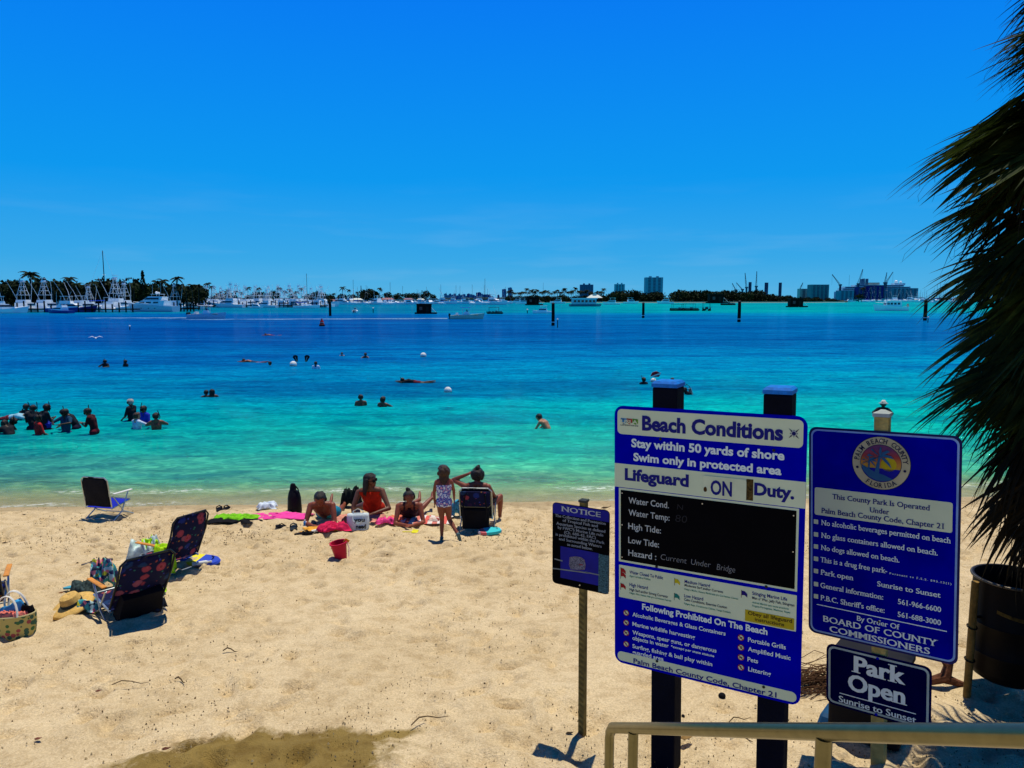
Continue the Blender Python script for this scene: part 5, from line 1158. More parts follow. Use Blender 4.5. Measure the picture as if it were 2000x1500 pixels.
# boogie boards
def board(px, py, L, W_, rz, m_, label, tilt=0, lift=.03):
    p = on_sand(px, py); root = empty('bodyboard', (p.x, p.y, p.z + lift), R(rz), label, 'bodyboard'); root.rotation_euler = (R(tilt), 0, R(rz))
    out = [(L / 2 * math.copysign(abs(math.cos(t)) ** .7, math.cos(t)), W_ / 2 * math.sin(t)) for t in [k * math.pi / 14 for k in range(28)]]; n = 28
    mb = MB(); mb.add([(x * .96, y * .96, 0) for x, y in out] + [(x, y, .02) for x, y in out] + [(x * .95, y * .95, .045) for x, y in out], [tuple(reversed(range(n))), tuple(range(2 * n, 3 * n))] + [(r_ * n + k, r_ * n + (k + 1) % n, (r_ + 1) * n + (k + 1) % n, (r_ + 1) * n + k) for r_ in (0, 1) for k in range(n)])
    mb.build('board', m_, root, True); mb = MB(); mb.tube([(L * .3, 0, .045), (L * .32, .05, .07), (L * .2, .1, .05)], .006, 5); mb.build('leash', BKC, root, True); return root
board(957, 1043, .42, .22, 20, stripes('teal_board', [(.02, .48, .50), (.02, .48, .50), (.6, .5, .5), (.6, .12, .12), (.02, .48, .5)], 2.2), 'small teal, white and red bodyboard in front of the backpack chair', 6)
board(392, 1102, .62, .28, -14, stripes('blue_board', [(.01, .05, .45), (.01, .05, .45), (.01, .05, .45), (.7, .62, .02)], 1.5), 'blue bodyboard with a yellow tip beside the upright floral chair', 8, .04)
# things on and around the front floral chair
p = on_sand(142, 1198); root = empty('straw_hat', (p.x, p.y, p.z + .09), 0, 'wide brimmed straw hat with a dark band lying on the sand', 'hat'); root.location.z += .03; root.rotation_euler = (R(16), R(-12), 0)
STR = mat('straw', (.66, .42, .12), .8, var=.25, scale=30, bump=.5)
mb = MB(); mb.lathe([(.235, -.03), (.21, -.01), (.11, .0), (.105, .06), (.09, .10), (.05, .115), (.001, .118)], 32, cap=False); o = mb.build('hat_body', STR, root, True); sl = o.modifiers.new('t', 'SOLIDIFY'); sl.thickness = .004
mb = MB(); mb.lathe([(.113, .002), (.113, .03), (.110, .035)], 32, cap=False); mb.build('hat_band', mat('hat_band', (.02, .03, .03), .8), root, True)
m, nt, b = nmat('bright_print'); b.inputs['Roughness'].default_value = .8; vo = N(nt, 'TexVoronoi'); vo.inputs['Scale'].default_value = 22; tcn = N(nt, 'TexCoord'); nt.links.new(tcn.outputs['Object'], vo.inputs[0])
nt.links.new(ramp(nt, N_sep(nt, vo.outputs['Color']), [(0, (.02, .25, .28)), (.3, (.5, .5, .02)), (.45, (.01, .03, .06)), (.6, (.6, .15, .2)), (.75, (.35, .55, .6)), (.9, (.02, .02, .1))], 'CONSTANT'), b.inputs['Base Color']); PRT = m
heap('scarf', 176, 1196, .34, .26, .11, PRT, 'crumpled multicoloured scarf beside the straw hat', 'scarf', rz=-8, seed=41, freq=7)
heap('printed_towel', 172, 1166, .34, .40, .16, mat('dark_leaf_print', (.03, .05, .05), .85, var=.95, scale=18), 'dark leaf print towel bunched at the front of the floral chair', 'towel', rz=40, seed=42, freq=6)
heap('printed_towel', 205, 1150, .30, .26, .30, PRT, 'bright patterned towel on the seat of the reclined floral chair', 'towel', rz=40, seed=43, freq=6)
heap('lime_shirt', 322, 1122, .26, .26, .34, mat('neon_cloth', (.40, .70, .01), .8, var=.3, scale=6, bump=.4), 'neon yellow cloth hung over the right side of the reclined floral chair', 'cloth', rz=20, seed=44, freq=4)
heap('lime_shirt', 316, 1160, .12, .16, .20, _mc['neon_cloth'], 'neon yellow cloth end peeking out below the reclined floral chair', 'cloth', rz=20, seed=45, freq=4)
heap('towel', 285, 1105, .44, .30, .34, mat('white_green_print', (.50, .62, .60), .8, var=.35, scale=7, bump=.4), 'white and green towel heaped on the seat of the upright floral chair', 'towel', rz=10, seed=46, freq=4)
heap('lime_shirt', 296, 1104, .26, .16, .37, _mc['neon_cloth'], 'neon yellow cloth lying over the white towel', 'cloth', rz=10, seed=47, freq=4)
heap('rucksack', 300, 1196, .22, .20, .20, mat('rucksack_dark', (.012, .02, .035), .8, var=.6), 'small dark rucksack lying behind the reclined floral chair', 'rucksack', seed=48, freq=3)
# woven basket at the left edge
p = on_sand(30, 1243); root = empty('beach_basket', (p.x, p.y, p.z), R(10), 'oval straw basket with green leaf print and white handles at the left edge', 'basket')
m, nt, b = nmat('leaf_basket'); b.inputs['Roughness'].default_value = .8; vo = N(nt, 'TexVoronoi'); vo.inputs['Scale'].default_value = 21; tcn = N(nt, 'TexCoord'); nt.links.new(tcn.outputs['Object'], vo.inputs[0])
nt.links.new(mixc(nt, (.50, .40, .10), ramp(nt, N_sep(nt, vo.outputs['Color']), [(0, (.03, .10, .05)), (.7, (.35, .06, .05)), (.85, (.04, .14, .03))], 'CONSTANT'), ramp(nt, vo.outputs['Distance'], [(0, (1, 1, 1)), (.46, (1, 1, 1)), (.5, (0, 0, 0))])), b.inputs['Base Color'])
mb = MB(); rings = []
for z, w_, d_ in ((0, .36, .22), (.02, .38, .24), (.14, .42, .27), (.25, .42, .28), (.255, .40, .26), (.2, .39, .25)):
    rings.append([(w_ / 2 * math.cos(t), d_ / 2 * math.sin(t), z) for t in [k * math.pi / 16 for k in range(32)]])
mb.loft(rings, True); mb.build('basket_body', m, root, True)
mb = MB(); mb.tube([(.205 * math.cos(t), .135 * math.sin(t), .252) for t in [k * math.pi / 16 for k in range(32)]], .008, 6, closed=True); mb.build('rim', mat('basket_rim', (.5, .42, .2), .8), root, True)
for y in (-.12, .12): mb = MB(); mb.tube([(.10 * math.cos(t) * 1.1 - .02, y * (1 - .4 * math.sin(t)), .25 + .21 * math.sin(t)) for t in [k * math.pi / 10 for k in range(11)]], .017, 6, flat=.5); mb.build('handle', mat('white_webbing', (.68, .66, .58), .7), root, True)
bp3 = Vector((p.x, p.y, p.z))
heap('rolled_towel', 0, 0, .30, .15, .07, mat('salmon_cloth', (.72, .20, .15), .85, var=.4, scale=9, bump=.4), 'salmon pink towel filling the leaf print basket', 'towel', rz=10, seed=51, freq=9, pos=bp3 + Vector((.01, -.04, .21)))
heap('folded_cloth', 0, 0, .24, .10, .16, mat('sky_cloth', (.05, .32, .60), .85, var=.4, scale=7), 'sky blue cloth tucked in the back of the leaf print basket', 'cloth', rz=10, seed=52, freq=4, pos=bp3 + Vector((-.03, .05, .22)))
heap('pouch', 0, 0, .12, .09, .11, BKC, 'small black pouch in the right side of the leaf print basket', 'pouch', rz=10, seed=53, freq=4, pos=bp3 + Vector((.12, .04, .21)))

# ------------------------------------------------------------------ litter of the tide line, twigs, fronds
def bits(name, n, place, size, m_, label, cat, seed):
    r_ = random.Random(seed); mb = MB()
    for k in range(n):
        x, y = place(r_); z = base_z(x, y); s_ = size * r_.uniform(.3, 1.3) * (2.2 if r_.random() < .04 else 1); a = r_.uniform(0, 6.28); el = r_.uniform(.25, 1.0)
        c_, s2 = math.cos(a) * s_, math.sin(a) * s_; h_ = s_ * r_.uniform(.25, .6); zz_ = z + .004
        mb.add([(x + c_, y + s2, zz_), (x - s2 * el, y + c_ * el, zz_), (x - c_, y - s2, zz_), (x + s2 * el, y - c_ * el, zz_), (x + c_ * .1, y + s2 * .1, zz_ + h_ + .012)], [(0, 1, 4), (1, 2, 4), (2, 3, 4), (3, 0, 4)])
    me = bpy.data.meshes.new(name); me.from_pydata(mb.v, [], mb.f); me.materials.append(m_); o = put(me, name); tag(o, label, cat, kind='stuff')
def wide(r_, t=0):
    while True:
        x, y = wide0(r_)
        if noise.noise(Vector((x * .9, y * .9, 3))) > -.05 or r_.random() < .12: return x, y
def wide0(r_):
    y = 4.4 + 10.2 * r_.random() ** .9; return r_.uniform(-.76, .76) * (y + .6), y
def tide(r_):
    y = r_.choice((r_.gauss(12.9, .8), r_.gauss(11.6, .6))); y = min(14.7, y); return r_.uniform(-.76, .76) * (y + .6), y
def near(r_):
    y = r_.uniform(4.3, 5.6); return r_.gauss(.4, 2.0), y
SW = mat('seaweed_bits', (.14, .09, .04), .9, var=.8)
bits('seaweed_bits', 5500, tide, .010, SW, 'small dark seaweed crumbs strewn over the upper shore', 'seaweed', 1)
bits('sand_debris', 4200, wide, .0065, SW, 'small twig and shell fragments scattered over the sand', 'debris', 2)
bits('sand_debris', 900, near, .0045, mat('grit', (.09, .055, .02), .9, var=.6), 'fine grit and leaf crumbs near the boards', 'debris', 3)
def clod(r_):
    y = r_.uniform(4.4, 14.6); return r_.uniform(-.76, .76) * (y + .6), y
bits('sand_clods', 2500, clod, .010, mat('sand_clod', (.47, .36, .18), .95, var=.2), 'small raised clods of dry sand', 'sand', 4)
def twig(px, py, L, rz, label, bend=.1, r=.004):
    p = on_sand(px, py); mb = MB(); pts = [Vector((L * (t - .5), bend * math.sin(t * 3.1) * L, .012 + .02 * math.sin(t * 6))) for t in (0, .25, .5, .75, 1)]; mb.tube(pts, [r, r * 1.2, r, r * .8, r * .4], 5)
    o = mb.build('twig', SW, None, True, (p.x, p.y, p.z + .01)); o.rotation_euler = (0, 0, R(rz)); tag(o, label, 'twig')
twig(255, 1339, .30, 10, 'long thin twig in the lower left sand'); twig(352, 1333, .12, -25, 'short dark twig right of the long thin one', r=.006); twig(450, 1275, .14, 0, 'dark twig in the middle of the open sand', .2, .006)
twig(488, 1160, .22, 60, 'pale curved stalk on the open sand right of the floral chairs', .3, .002); twig(1445, 1410, .2, 20, 'twig behind the black posts under the beach conditions board'); twig(1448, 1447, .16, -30, 'short bent twig below the handrail', .3, .006); twig(840, 1412, .3, 25, 'bent stick at the edge of the damp sand', .2, .005)
def leaf(px, py, s_, label, col=(.10, .035, .02)):
    p = on_sand(px, py); mb = MB(); vs = [(-1, 0, .1), (-.4, .35, .3), (.4, .35, .25), (1, 0, .5), (.4, -.35, .3), (-.4, -.35, .1), (0, 0, .05)]
    mb.add([(x * s_, y * s_, z * s_ + .01) for x, y, z in vs], [(0, 5, 6), (0, 6, 1), (1, 6, 2), (2, 6, 3), (3, 6, 4), (4, 6, 5)]); o = mb.build('dry_leaf', mat('dry_leaf%d' % int(col[0] * 100), col, .8), None, True, (p.x, p.y, p.z + .008)); o.modifiers.new('t', 'SOLIDIFY').thickness = .003; tag(o, label, 'leaf')
leaf(325, 1468, .035, 'curled red brown leaf at the tip of the damp sand'); leaf(193, 1354, .03, 'small brown leaf in the lower left sand', (.14, .05, .03)); leaf(10, 1063, .05, 'dark dry leaf near the left edge above the basket', (.04, .02, .01)); leaf(45, 1008, .07, 'brown seaweed clump by the water at the left', (.07, .04, .01)); leaf(605, 1198, .035, 'dark curled leaf in the middle of the sand', (.03, .02, .01)); leaf(75, 1448, .03, 'red leaf at the bottom left corner', (.16, .05, .03)); leaf(1112, 1437, .03, 'small dark leaf left of the notice post', (.03, .02, .012)); leaf(121, 1161, .04, 'small orange brown leaf above the straw hat', (.2, .07, .02))
leaf(1183, 995, .10, 'brown seaweed clump behind the notice board', (.06, .035, .015)); leaf(1340, 1447, .05, 'dry frond scrap below the handrail', (.25, .15, .05))
p = on_sand(1410, 1363); mb = MB(); mb.ball((0, 0, .02), .03, 12, 8, (1, 1, .8)); tag(mb.build('seed_pod', BKC, None, True, p), 'round black seed pod on the sand under the beach conditions board', 'seed pod')
p = on_sand(1334, 1401); mb = MB(); mb.ball((0, 0, .01), .014, 10, 6); tag(mb.build('pebble', BKC, None, True, p), 'tiny black pebble between the two black posts', 'pebble')
# heap of dry palm fibre between the boards
p = on_sand(1598, 1338); mb = MB(); r_ = random.Random(6)
for k in range(130):
    a = r_.gauss(0, .35); L = r_.uniform(.2, .5); q = Vector((r_.gauss(0, .1), r_.gauss(0, .12), r_.uniform(.0, .10))); d = Vector((math.cos(a), math.sin(a), r_.uniform(-.12, .2))) * L / 3; P = [q - d * 1.5 + Vector((0, 0, -.02)), q, q + d + Vector((0, 0, .03)), q + d * 2 + Vector((0, 0, -.03))]
    mb.tube(P, .0035, 4)
o = mb.build('palm_fibre_heap', mat('palm_fibre', (.10, .05, .025), .9, var=.7), None, True, p); tag(o, 'heap of dry brown palm fibres on the sand between the two big boards', 'palm debris', kind='stuff')
# driftwood root right of the park open board
p = on_sand(1845, 1345); mb = MB(); mb.tube([(-.32, -.02, .03), (-.12, 0, .07), (.0, 0, .10), (.03, .02, .2), (.07, .03, .32)], [.02, .035, .05, .035, .012], 8); mb.tube([(0, 0, .09), (.1, -.02, .06), (.24, -.04, .03)], [.045, .03, .008], 8); mb.tube([(.02, .02, .18), (-.04, .0, .24)], [.02, .006], 6)
o = mb.build('driftwood', mat('root_wood', (.13, .05, .025), .9, var=.6, scale=20, bump=.7), None, True, p); tag(o, 'forked brown driftwood root between the boards and the drum', 'driftwood')

# ------------------------------------------------------------------ buoys, piles, bird
def wl(px, py): return on_water(px, py)
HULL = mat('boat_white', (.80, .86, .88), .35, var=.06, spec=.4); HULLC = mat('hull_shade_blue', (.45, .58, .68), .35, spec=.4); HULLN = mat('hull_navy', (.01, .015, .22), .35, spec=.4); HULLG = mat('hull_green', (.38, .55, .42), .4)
GLS = mat('boat_glass', (.004, .012, .02), .1, spec=.6); PIPE = mat('boat_pipe', (.75, .82, .84), .4, .0); DKW = mat('dark_timber', (.012, .009, .007), .8, var=.4, spec=.1); TRIM = mat('deck_beige', (.35, .32, .25), .7); OUTB = mat('outboard', (.02, .02, .025), .4); CANB = mat('canvas_blue', (.01, .06, .5), .8); CANK = mat('canvas_dark', (.01, .01, .012), .8)
def buoy(px, py, r, label, m_=WPL):
    p = wl(px, py); root = empty('mooring_buoy', p, 0, label, 'buoy'); mb = MB(); mb.ball((0, 0, r * .45), r, 16, 9); mb.build('ball', m_, root, True)
    mb = MB(); mb.tube([(r * 1.001 * math.cos(t * .4), r * 1.001 * math.sin(t * .4), r * .25) for t in range(16)], r * .08, 5, closed=True); mb.build('band', mat('buoy_band', (.15, .2, .2), .6), root, True)
buoy(875, 766, .17, 'white ball buoy in the middle water, nearest one'); buoy(827, 697, .22, 'white ball buoy further out, right of the far swimmers'); buoy(573, 715, .22, 'white ball buoy left of the raised swim fins'); buoy(1276, 746, .14, 'small white float under the dive flag')
p = wl(1276, 748); root = empty('dive_flag', p, 0, 'red dive flag with a white diagonal stripe floating left of the tall post', 'flag'); root.rotation_euler = (0, .25, 0)
mb = MB(); mb.cyl((0, 0, -.1), (0, 0, .62), .01); mb.build('staff', WPL, root)
mb = MB(); mb.prism([(-.24, .28), (.18, .36), (.24, .56), (-.0, .62), (-.2, .5)], -.01, .01); mb.build('cloth', mat('flag_red_bright', (.5, .015, .02), .7), root)
mb = MB(); mb.prism([(-.25, .27), (-.18, .29), (.22, .50), (.22, .57), (.15, .55)], -.016, .016); mb.build('stripe', WPL, root)
p = wl(629, 637); root = empty('channel_buoy', p, 0, 'red cone topped channel buoy in the dark blue water', 'buoy')
mb = MB(); mb.lathe([(.45, -.2), (.45, .25), (.40, .3)], 16); mb.build('float_base', mat('buoy_dark_red', (.08, .008, .01), .6), root, True); mb = MB(); mb.lathe([(.33, .3), (.30, .7), (.14, .95), (.12, 1.15)], 14); mb.build('body', mat('buoy_red', (.38, .02, .015), .6), root, True)
mb = MB(); mb.lathe([(.315, .52), (.325, .50), (.31, .62)], 14, cap=False); mb.build('band', mat('buoy_stripe', (.5, .4, .35), .6), root)
for px, py, w_, top, lab in ((645, 617, 5, 590, 'left most channel pile, dark timber with a bushy top'), (1080, 636, 6.5, 594, 'dark channel pile nearest the notice board'), (1256, 621, 5, 593, 'thin dark channel pile left of the tall black post'), (1443, 629, 6.5, 590, 'dark channel pile between the island and the moored boats'), (1806, 626, 7, 588, 'dark channel pile at the far right beside the palm')):
    p = wl(px, py); k = p.y / F * 1.01; h_ = (py - top) * k; r_ = w_ * k / 2
    root = empty('channel_pile', (p.x, p.y, 0), .3, lab, 'pile', 'channel piles'); mb = MB(); mb.tube([(0, 0, -1), (0.02, 0, h_ * .5), (0, 0, h_)], [r_, r_ * .96, r_ * .92], 12); mb.build('shaft', DKW, root, True)
    mb = MB(); mb.lathe([(r_ * 1.02, h_ - .05), (r_ * .99, h_ + .08), (r_ * .3, h_ + .2)], 12); mb.build('cap', mat('pile_cap', (.05, .05, .05), .7), root, True)
    if px == 645: mb = MB(); [mb.ball((rng.uniform(-.5, .5), rng.uniform(-.3, .3), h_ + rng.uniform(-.1, .5)), rng.uniform(.2, .4), 7, 5) for _ in range(7)]; mb.build('nest', mat('nest_brush', (.02, .03, .012), .9, bump=.8), root, True)
    else: mb = MB(); mb.lathe([(r_ * 1.04, .5), (r_ * 1.04, .62)], 12); mb.build('metal_band', PIPE, root)
for px, py, h_, lab in ((254, 645, 8, 'thin white marker stick in the dark blue water at the left'), (1089, 640, 16, 'thin pale marker stick beside the dark pile'), (1812, 630, 10, 'short marker stick by the right hand pile'), (729, 611, 9, 'tiny marker stick right of the small white boat'), (1030, 612, 7, 'tiny dark marker stick in the turquoise band')):
    p = wl(px, py); k = p.y / F; root = empty('marker_stick', p, 0, lab, 'marker'); mb = MB(); mb.cyl((0, 0, -.5), (0, 0, h_ * k), k * .8); mb.build('stick', DKW, root); mb = MB(); mb.ball((0, 0, h_ * k), k * 1.7, 8, 6); mb.build('top_float', WPL, root, True)
p = wl(188, 672); root = empty('gull', (p.x, p.y, .55), .5, 'white gull flying low over the water at the left', 'bird')
mb = MB(); mb.tube([(0, -.3, 0), (0, -.12, .02), (0, .1, .02), (0, .2, .04), (0, .28, .02)], [.02, .07, .08, .05, .01], 8); mb.build('body', WPL, root, True)
for sx in (-1, 1): mb = MB(); vs = [(0, -.06, .03), (0, .1, .03), (sx * .3, .08, .2), (sx * .6, -.04, .08), (sx * .3, -.06, .17)]; mb.add(vs + [(x, y, z - .015) for x, y, z in vs], [(0, 1, 2, 4), (2, 3, 4), (5, 9, 7, 6), (7, 9, 8), (0, 5, 6, 1), (1, 6, 7, 2), (2, 7, 8, 3), (3, 8, 9, 4), (4, 9, 5, 0)]); mb.build('wing', WPL, root)

# ------------------------------------------------------------------ boats.  local +X is the bow
def hull_mb(L, B, H_, bowrise=.35, stern=.9, n=9, draft=.3):
    mb = MB(); rings = []
    for i in range(n):
        t = i / (n - 1); x = -L / 2 + L * t; b_ = B / 2 * (stern + (1 - stern) * min(1, t * 3)) * (1 - max(0, (t - .45) / .55) ** 2.2); b_ = max(b_, .02); hh_ = H_ * (1 + bowrise * t ** 2); rk = .10 * L * (max(0, t - .8) / .2) * .6
        rings.append([(x + rk, -b_, hh_), (x + rk * .5, -b_ * .93, hh_ * .45), (x, -b_ * .7, -draft), (x, b_ * .7, -draft), (x + rk * .5, b_ * .93, hh_ * .45), (x + rk, b_, hh_)])
    mb.loft(rings, True)
    fs = []
    return mb
def cabin_poly(mb, pts, w_, w2=None):  # side profile (x,z) extruded across, narrower on top
    zs = [p[1] for p in pts]; z0, z1 = min(zs), max(zs); w2 = w_ if w2 is None else w2; n = len(pts); f_ = lambda z: (w_ + (w2 - w_) * (z - z0) / (z1 - z0 + 1e-6)) / 2
    mb.add([(x, -f_(z), z) for x, z in pts] + [(x, f_(z), z) for x, z in pts], [tuple(range(n)), tuple(reversed(range(n, 2 * n)))] + [(k, k + n, (k + 1) % n + n, (k + 1) % n) for k in range(n)]); return mb
def sportfish(hm=None, tower=True, s=1.0, name='sport_fishing_boat'):
    root = empty(name); L = 15 * s
    hull_mb(L, 4.8 * s, 1.3 * s, .75).build('hull', hm or HULL, root, True)
    cabin_poly(MB(), [(-3.2 * s, 1.3 * s), (3.6 * s, 1.55 * s), (1.2 * s, 3.0 * s), (-3.4 * s, 3.0 * s)], 4.0 * s, 3.4 * s).build('cabin', HULL, root)
    mb = MB(); cabin_poly(mb, [(-2.6 * s, 2.15 * s), (2.9 * s, 2.1 * s), (1.5 * s, 2.75 * s), (-2.6 * s, 2.75 * s)], 4.02 * s, 3.64 * s); mb.build('window', GLS, root)
    mb = MB(); mb.box((-1.4 * s, 0, 3.5 * s), (3.6 * s, 3.2 * s, .9 * s), taper=.92); mb.build('flybridge', HULL, root)
    mb = MB(); mb.box((-1.3 * s, 0, 5.5 * s), (3.2 * s, 3.0 * s, .12 * s)); mb.build('hardtop', HULL, root)
    mb = MB()
    for x in (-2.6, 0): 
        for y in (-1.3, 1.3): mb.cyl((x * s, y * s, 3.9 * s), (x * s, y * s * .95, 5.5 * s), .05 * s, n=5)
    mb.build('hardtop_frame', PIPE, root)
    if tower:
        mb = MB()
        for x in (-2.4, -.2):
            for y in (-1.3, 1.3): mb.cyl((x * s, y * s, 5.5 * s), ((-1.3 + (x + 1.3) * .25) * s, y * .3 * s, 9.6 * s), .07 * s, n=5)
        for z, k in ((6.9, .72), (8.2, .5)):
            mb.tube([((-1.3 + a * 1.1 * k) * s, b_ * 1.3 * k * s, z * s) for a, b_ in ((-1, -1), (1, -1), (1, 1), (-1, 1))], .07 * s, 5, closed=True)
        mb.tube([(-2.4 * s, -1.3 * s, 5.5 * s), (-1.6 * s, .7 * s, 8.2 * s)], .04 * s, 5); mb.tube([(-2.4 * s, 1.3 * s, 5.5 * s), (-1.6 * s, -.7 * s, 8.2 * s)], .04 * s, 5)
        mb.build('tower_frame', PIPE, root)
        mb = MB(); mb.box((-1.3 * s, 0, 9.7 * s), (1.5 * s, 1.6 * s, .12 * s)); mb.box((-1.3 * s, 0, 10.9 * s), (1.3 * s, 1.4 * s, .10 * s)); mb.box((-1.3 * s, 0, 10.1 * s), (.9 * s, 1.1 * s, .5 * s)); mb.build('tower_top', HULL, root)
    for q in (-1, 1): mb = MB(); mb.tube([(-.5 * s, q * 1.8 * s, 2.8 * s), (-1.8 * s, q * 3.0 * s, 7 * s), (-3.4 * s, q * 4.0 * s, 10.5 * s)], [.08 * s, .07 * s, .04 * s], 5); mb.build('outrigger', PIPE, root)
    return root
def motor_yacht():
    root = empty('motor_yacht'); L = 22
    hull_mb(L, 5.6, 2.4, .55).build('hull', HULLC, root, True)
    cabin_poly(MB(), [(-7, 2.4), (7.5, 3.2), (3.6, 4.6), (-7.4, 4.5)], 5.0, 4.4).build('main_cabin', HULL, root)
    cabin_poly(MB(), [(-5.6, 4.55), (3.4, 4.65), (.8, 6.3), (-6.2, 6.2)], 4.2, 3.4).build('upper_cabin', HULL, root)
    cabin_poly(MB(), [(-4.5, 5.0), (2.6, 5.0), (1.3, 5.8), (-4.5, 5.8)], 4.12, 3.8).build('window', GLS, root)
    for x0 in (-4.5, -1, 2.2): cabin_poly(MB(), [(x0, 3.5), (x0 + 2.6, 3.5), (x0 + 2.2, 4.1), (x0, 4.1)], 4.9, 4.72).build('window', GLS, root)
    for x0 in (-3, 0, 4): MB().box((x0, 0, 1.5), (.5, 5.46 if x0 < 3 else 4.6, .3)).build('porthole', GLS, root)
    MB().box((-2.6, 0, 7.2), (4.4, 3.4, .15)).build('hardtop', HULL, root)
    mb = MB(); [mb.cyl((x, y, 6.2), (x, y, 7.2), .07, n=5) for x in (-4.4, -.8) for y in (-1.4, 1.4)]; mb.build('hardtop_frame', PIPE, root)
    mb = MB(); mb.ball((-2, 0, 7.8), .55, 10, 7); mb.ball((-3.6, .6, 7.7), .4, 10, 7); mb.build('radar_dome', HULL, root, True)
    for x, h_ in ((-1, 11.6), (-5, 12)): MB().cyl((x, 1.2, 7.2), (x - .4, 1.4, h_), .05, .02, 5).build('antenna', PIPE, root)
    mb = MB(); mb.tube([(9.8, 0, 4.1), (6, 2.3, 3.9), (0, 2.7, 3.3)], .05, 4); mb.tube([(9.8, 0, 4.1), (6, -2.3, 3.9), (0, -2.7, 3.3)], .05, 4); mb.build('rail', PIPE, root); return root
def centre_console(hm, top_m=None, L=8.5):
    root = empty('centre_console_boat'); s = L / 8.5
    hull_mb(L, 2.7 * s, .95 * s, .55, draft=.2).build('hull', hm, root, True)
    MB().box((-.1 * s, 0, .98 * s), (6.2 * s, 2.1 * s, .12 * s)).build('deck', TRIM, root)
    cabin_poly(MB(), [(-.8 * s, 1.0 * s), (.7 * s, 1.0 * s), (.35 * s, 1.9 * s), (-.5 * s, 1.9 * s)], 1.1 * s, .9 * s).build('console', HULL, root)
    cabin_poly(MB(), [(.0 * s, 1.9 * s), (.45 * s, 1.9 * s), (.15 * s, 2.4 * s), (-.1 * s, 2.4 * s)], 1.0 * s, .8 * s).build('windscreen', GLS, root)
    mb = MB(); [mb.cyl((x * s, y * s, 1.0 * s), (x * s * .9, y * s, 2.9 * s), .035 * s, n=5) for x in (-1, .7) for y in (-.55, .55)]; mb.build('top_frame', PIPE, root)
    mb = MB(); mb.box((-.2 * s, 0, 2.95 * s), (2.9 * s, 1.9 * s, .09 * s), taper=.95); mb.build('canopy', top_m or HULL, root)
    for y in (-.4, .4): mb = MB(); mb.box((-4.35 * s, y * s, 1.05 * s), (.55 * s, .42 * s, .75 * s), taper=.8); mb.cyl((-4.35 * s, y * s, .8 * s), (-4.45 * s, y * s, -.3), .12 * s, n=6); mb.build('outboard', OUTB, root)
    mb = MB(); mb.box((-2.4 * s, 0, 1.25 * s), (.6 * s, 1.2 * s, .55 * s)); mb.build('helm_seat', HULL, root)
    return root
def wake(root, L, w_):
    mb = MB(); n = 14
    for q in (-1, 1):
        vs = []
        for i in range(n): x = -4 - L * i / n; y = q * (.3 + w_ * i / n); a = .16 * (1 - i / n) + .02; vs += [(x, y - a, .05 + .05 * math.sin(i * 2.1)), (x, y, .14 * (1 - i / n) + .06), (x, y + a, .05)]
        mb.add(vs, [(i * 3 + j, i * 3 + j + 1, i * 3 + j + 4, i * 3 + j + 3) for i in range(n - 1) for j in (0, 1)])
    return mb
FOAM = mat('wake_foam', (.18, .34, .52), .8, var=.4, scale=2)
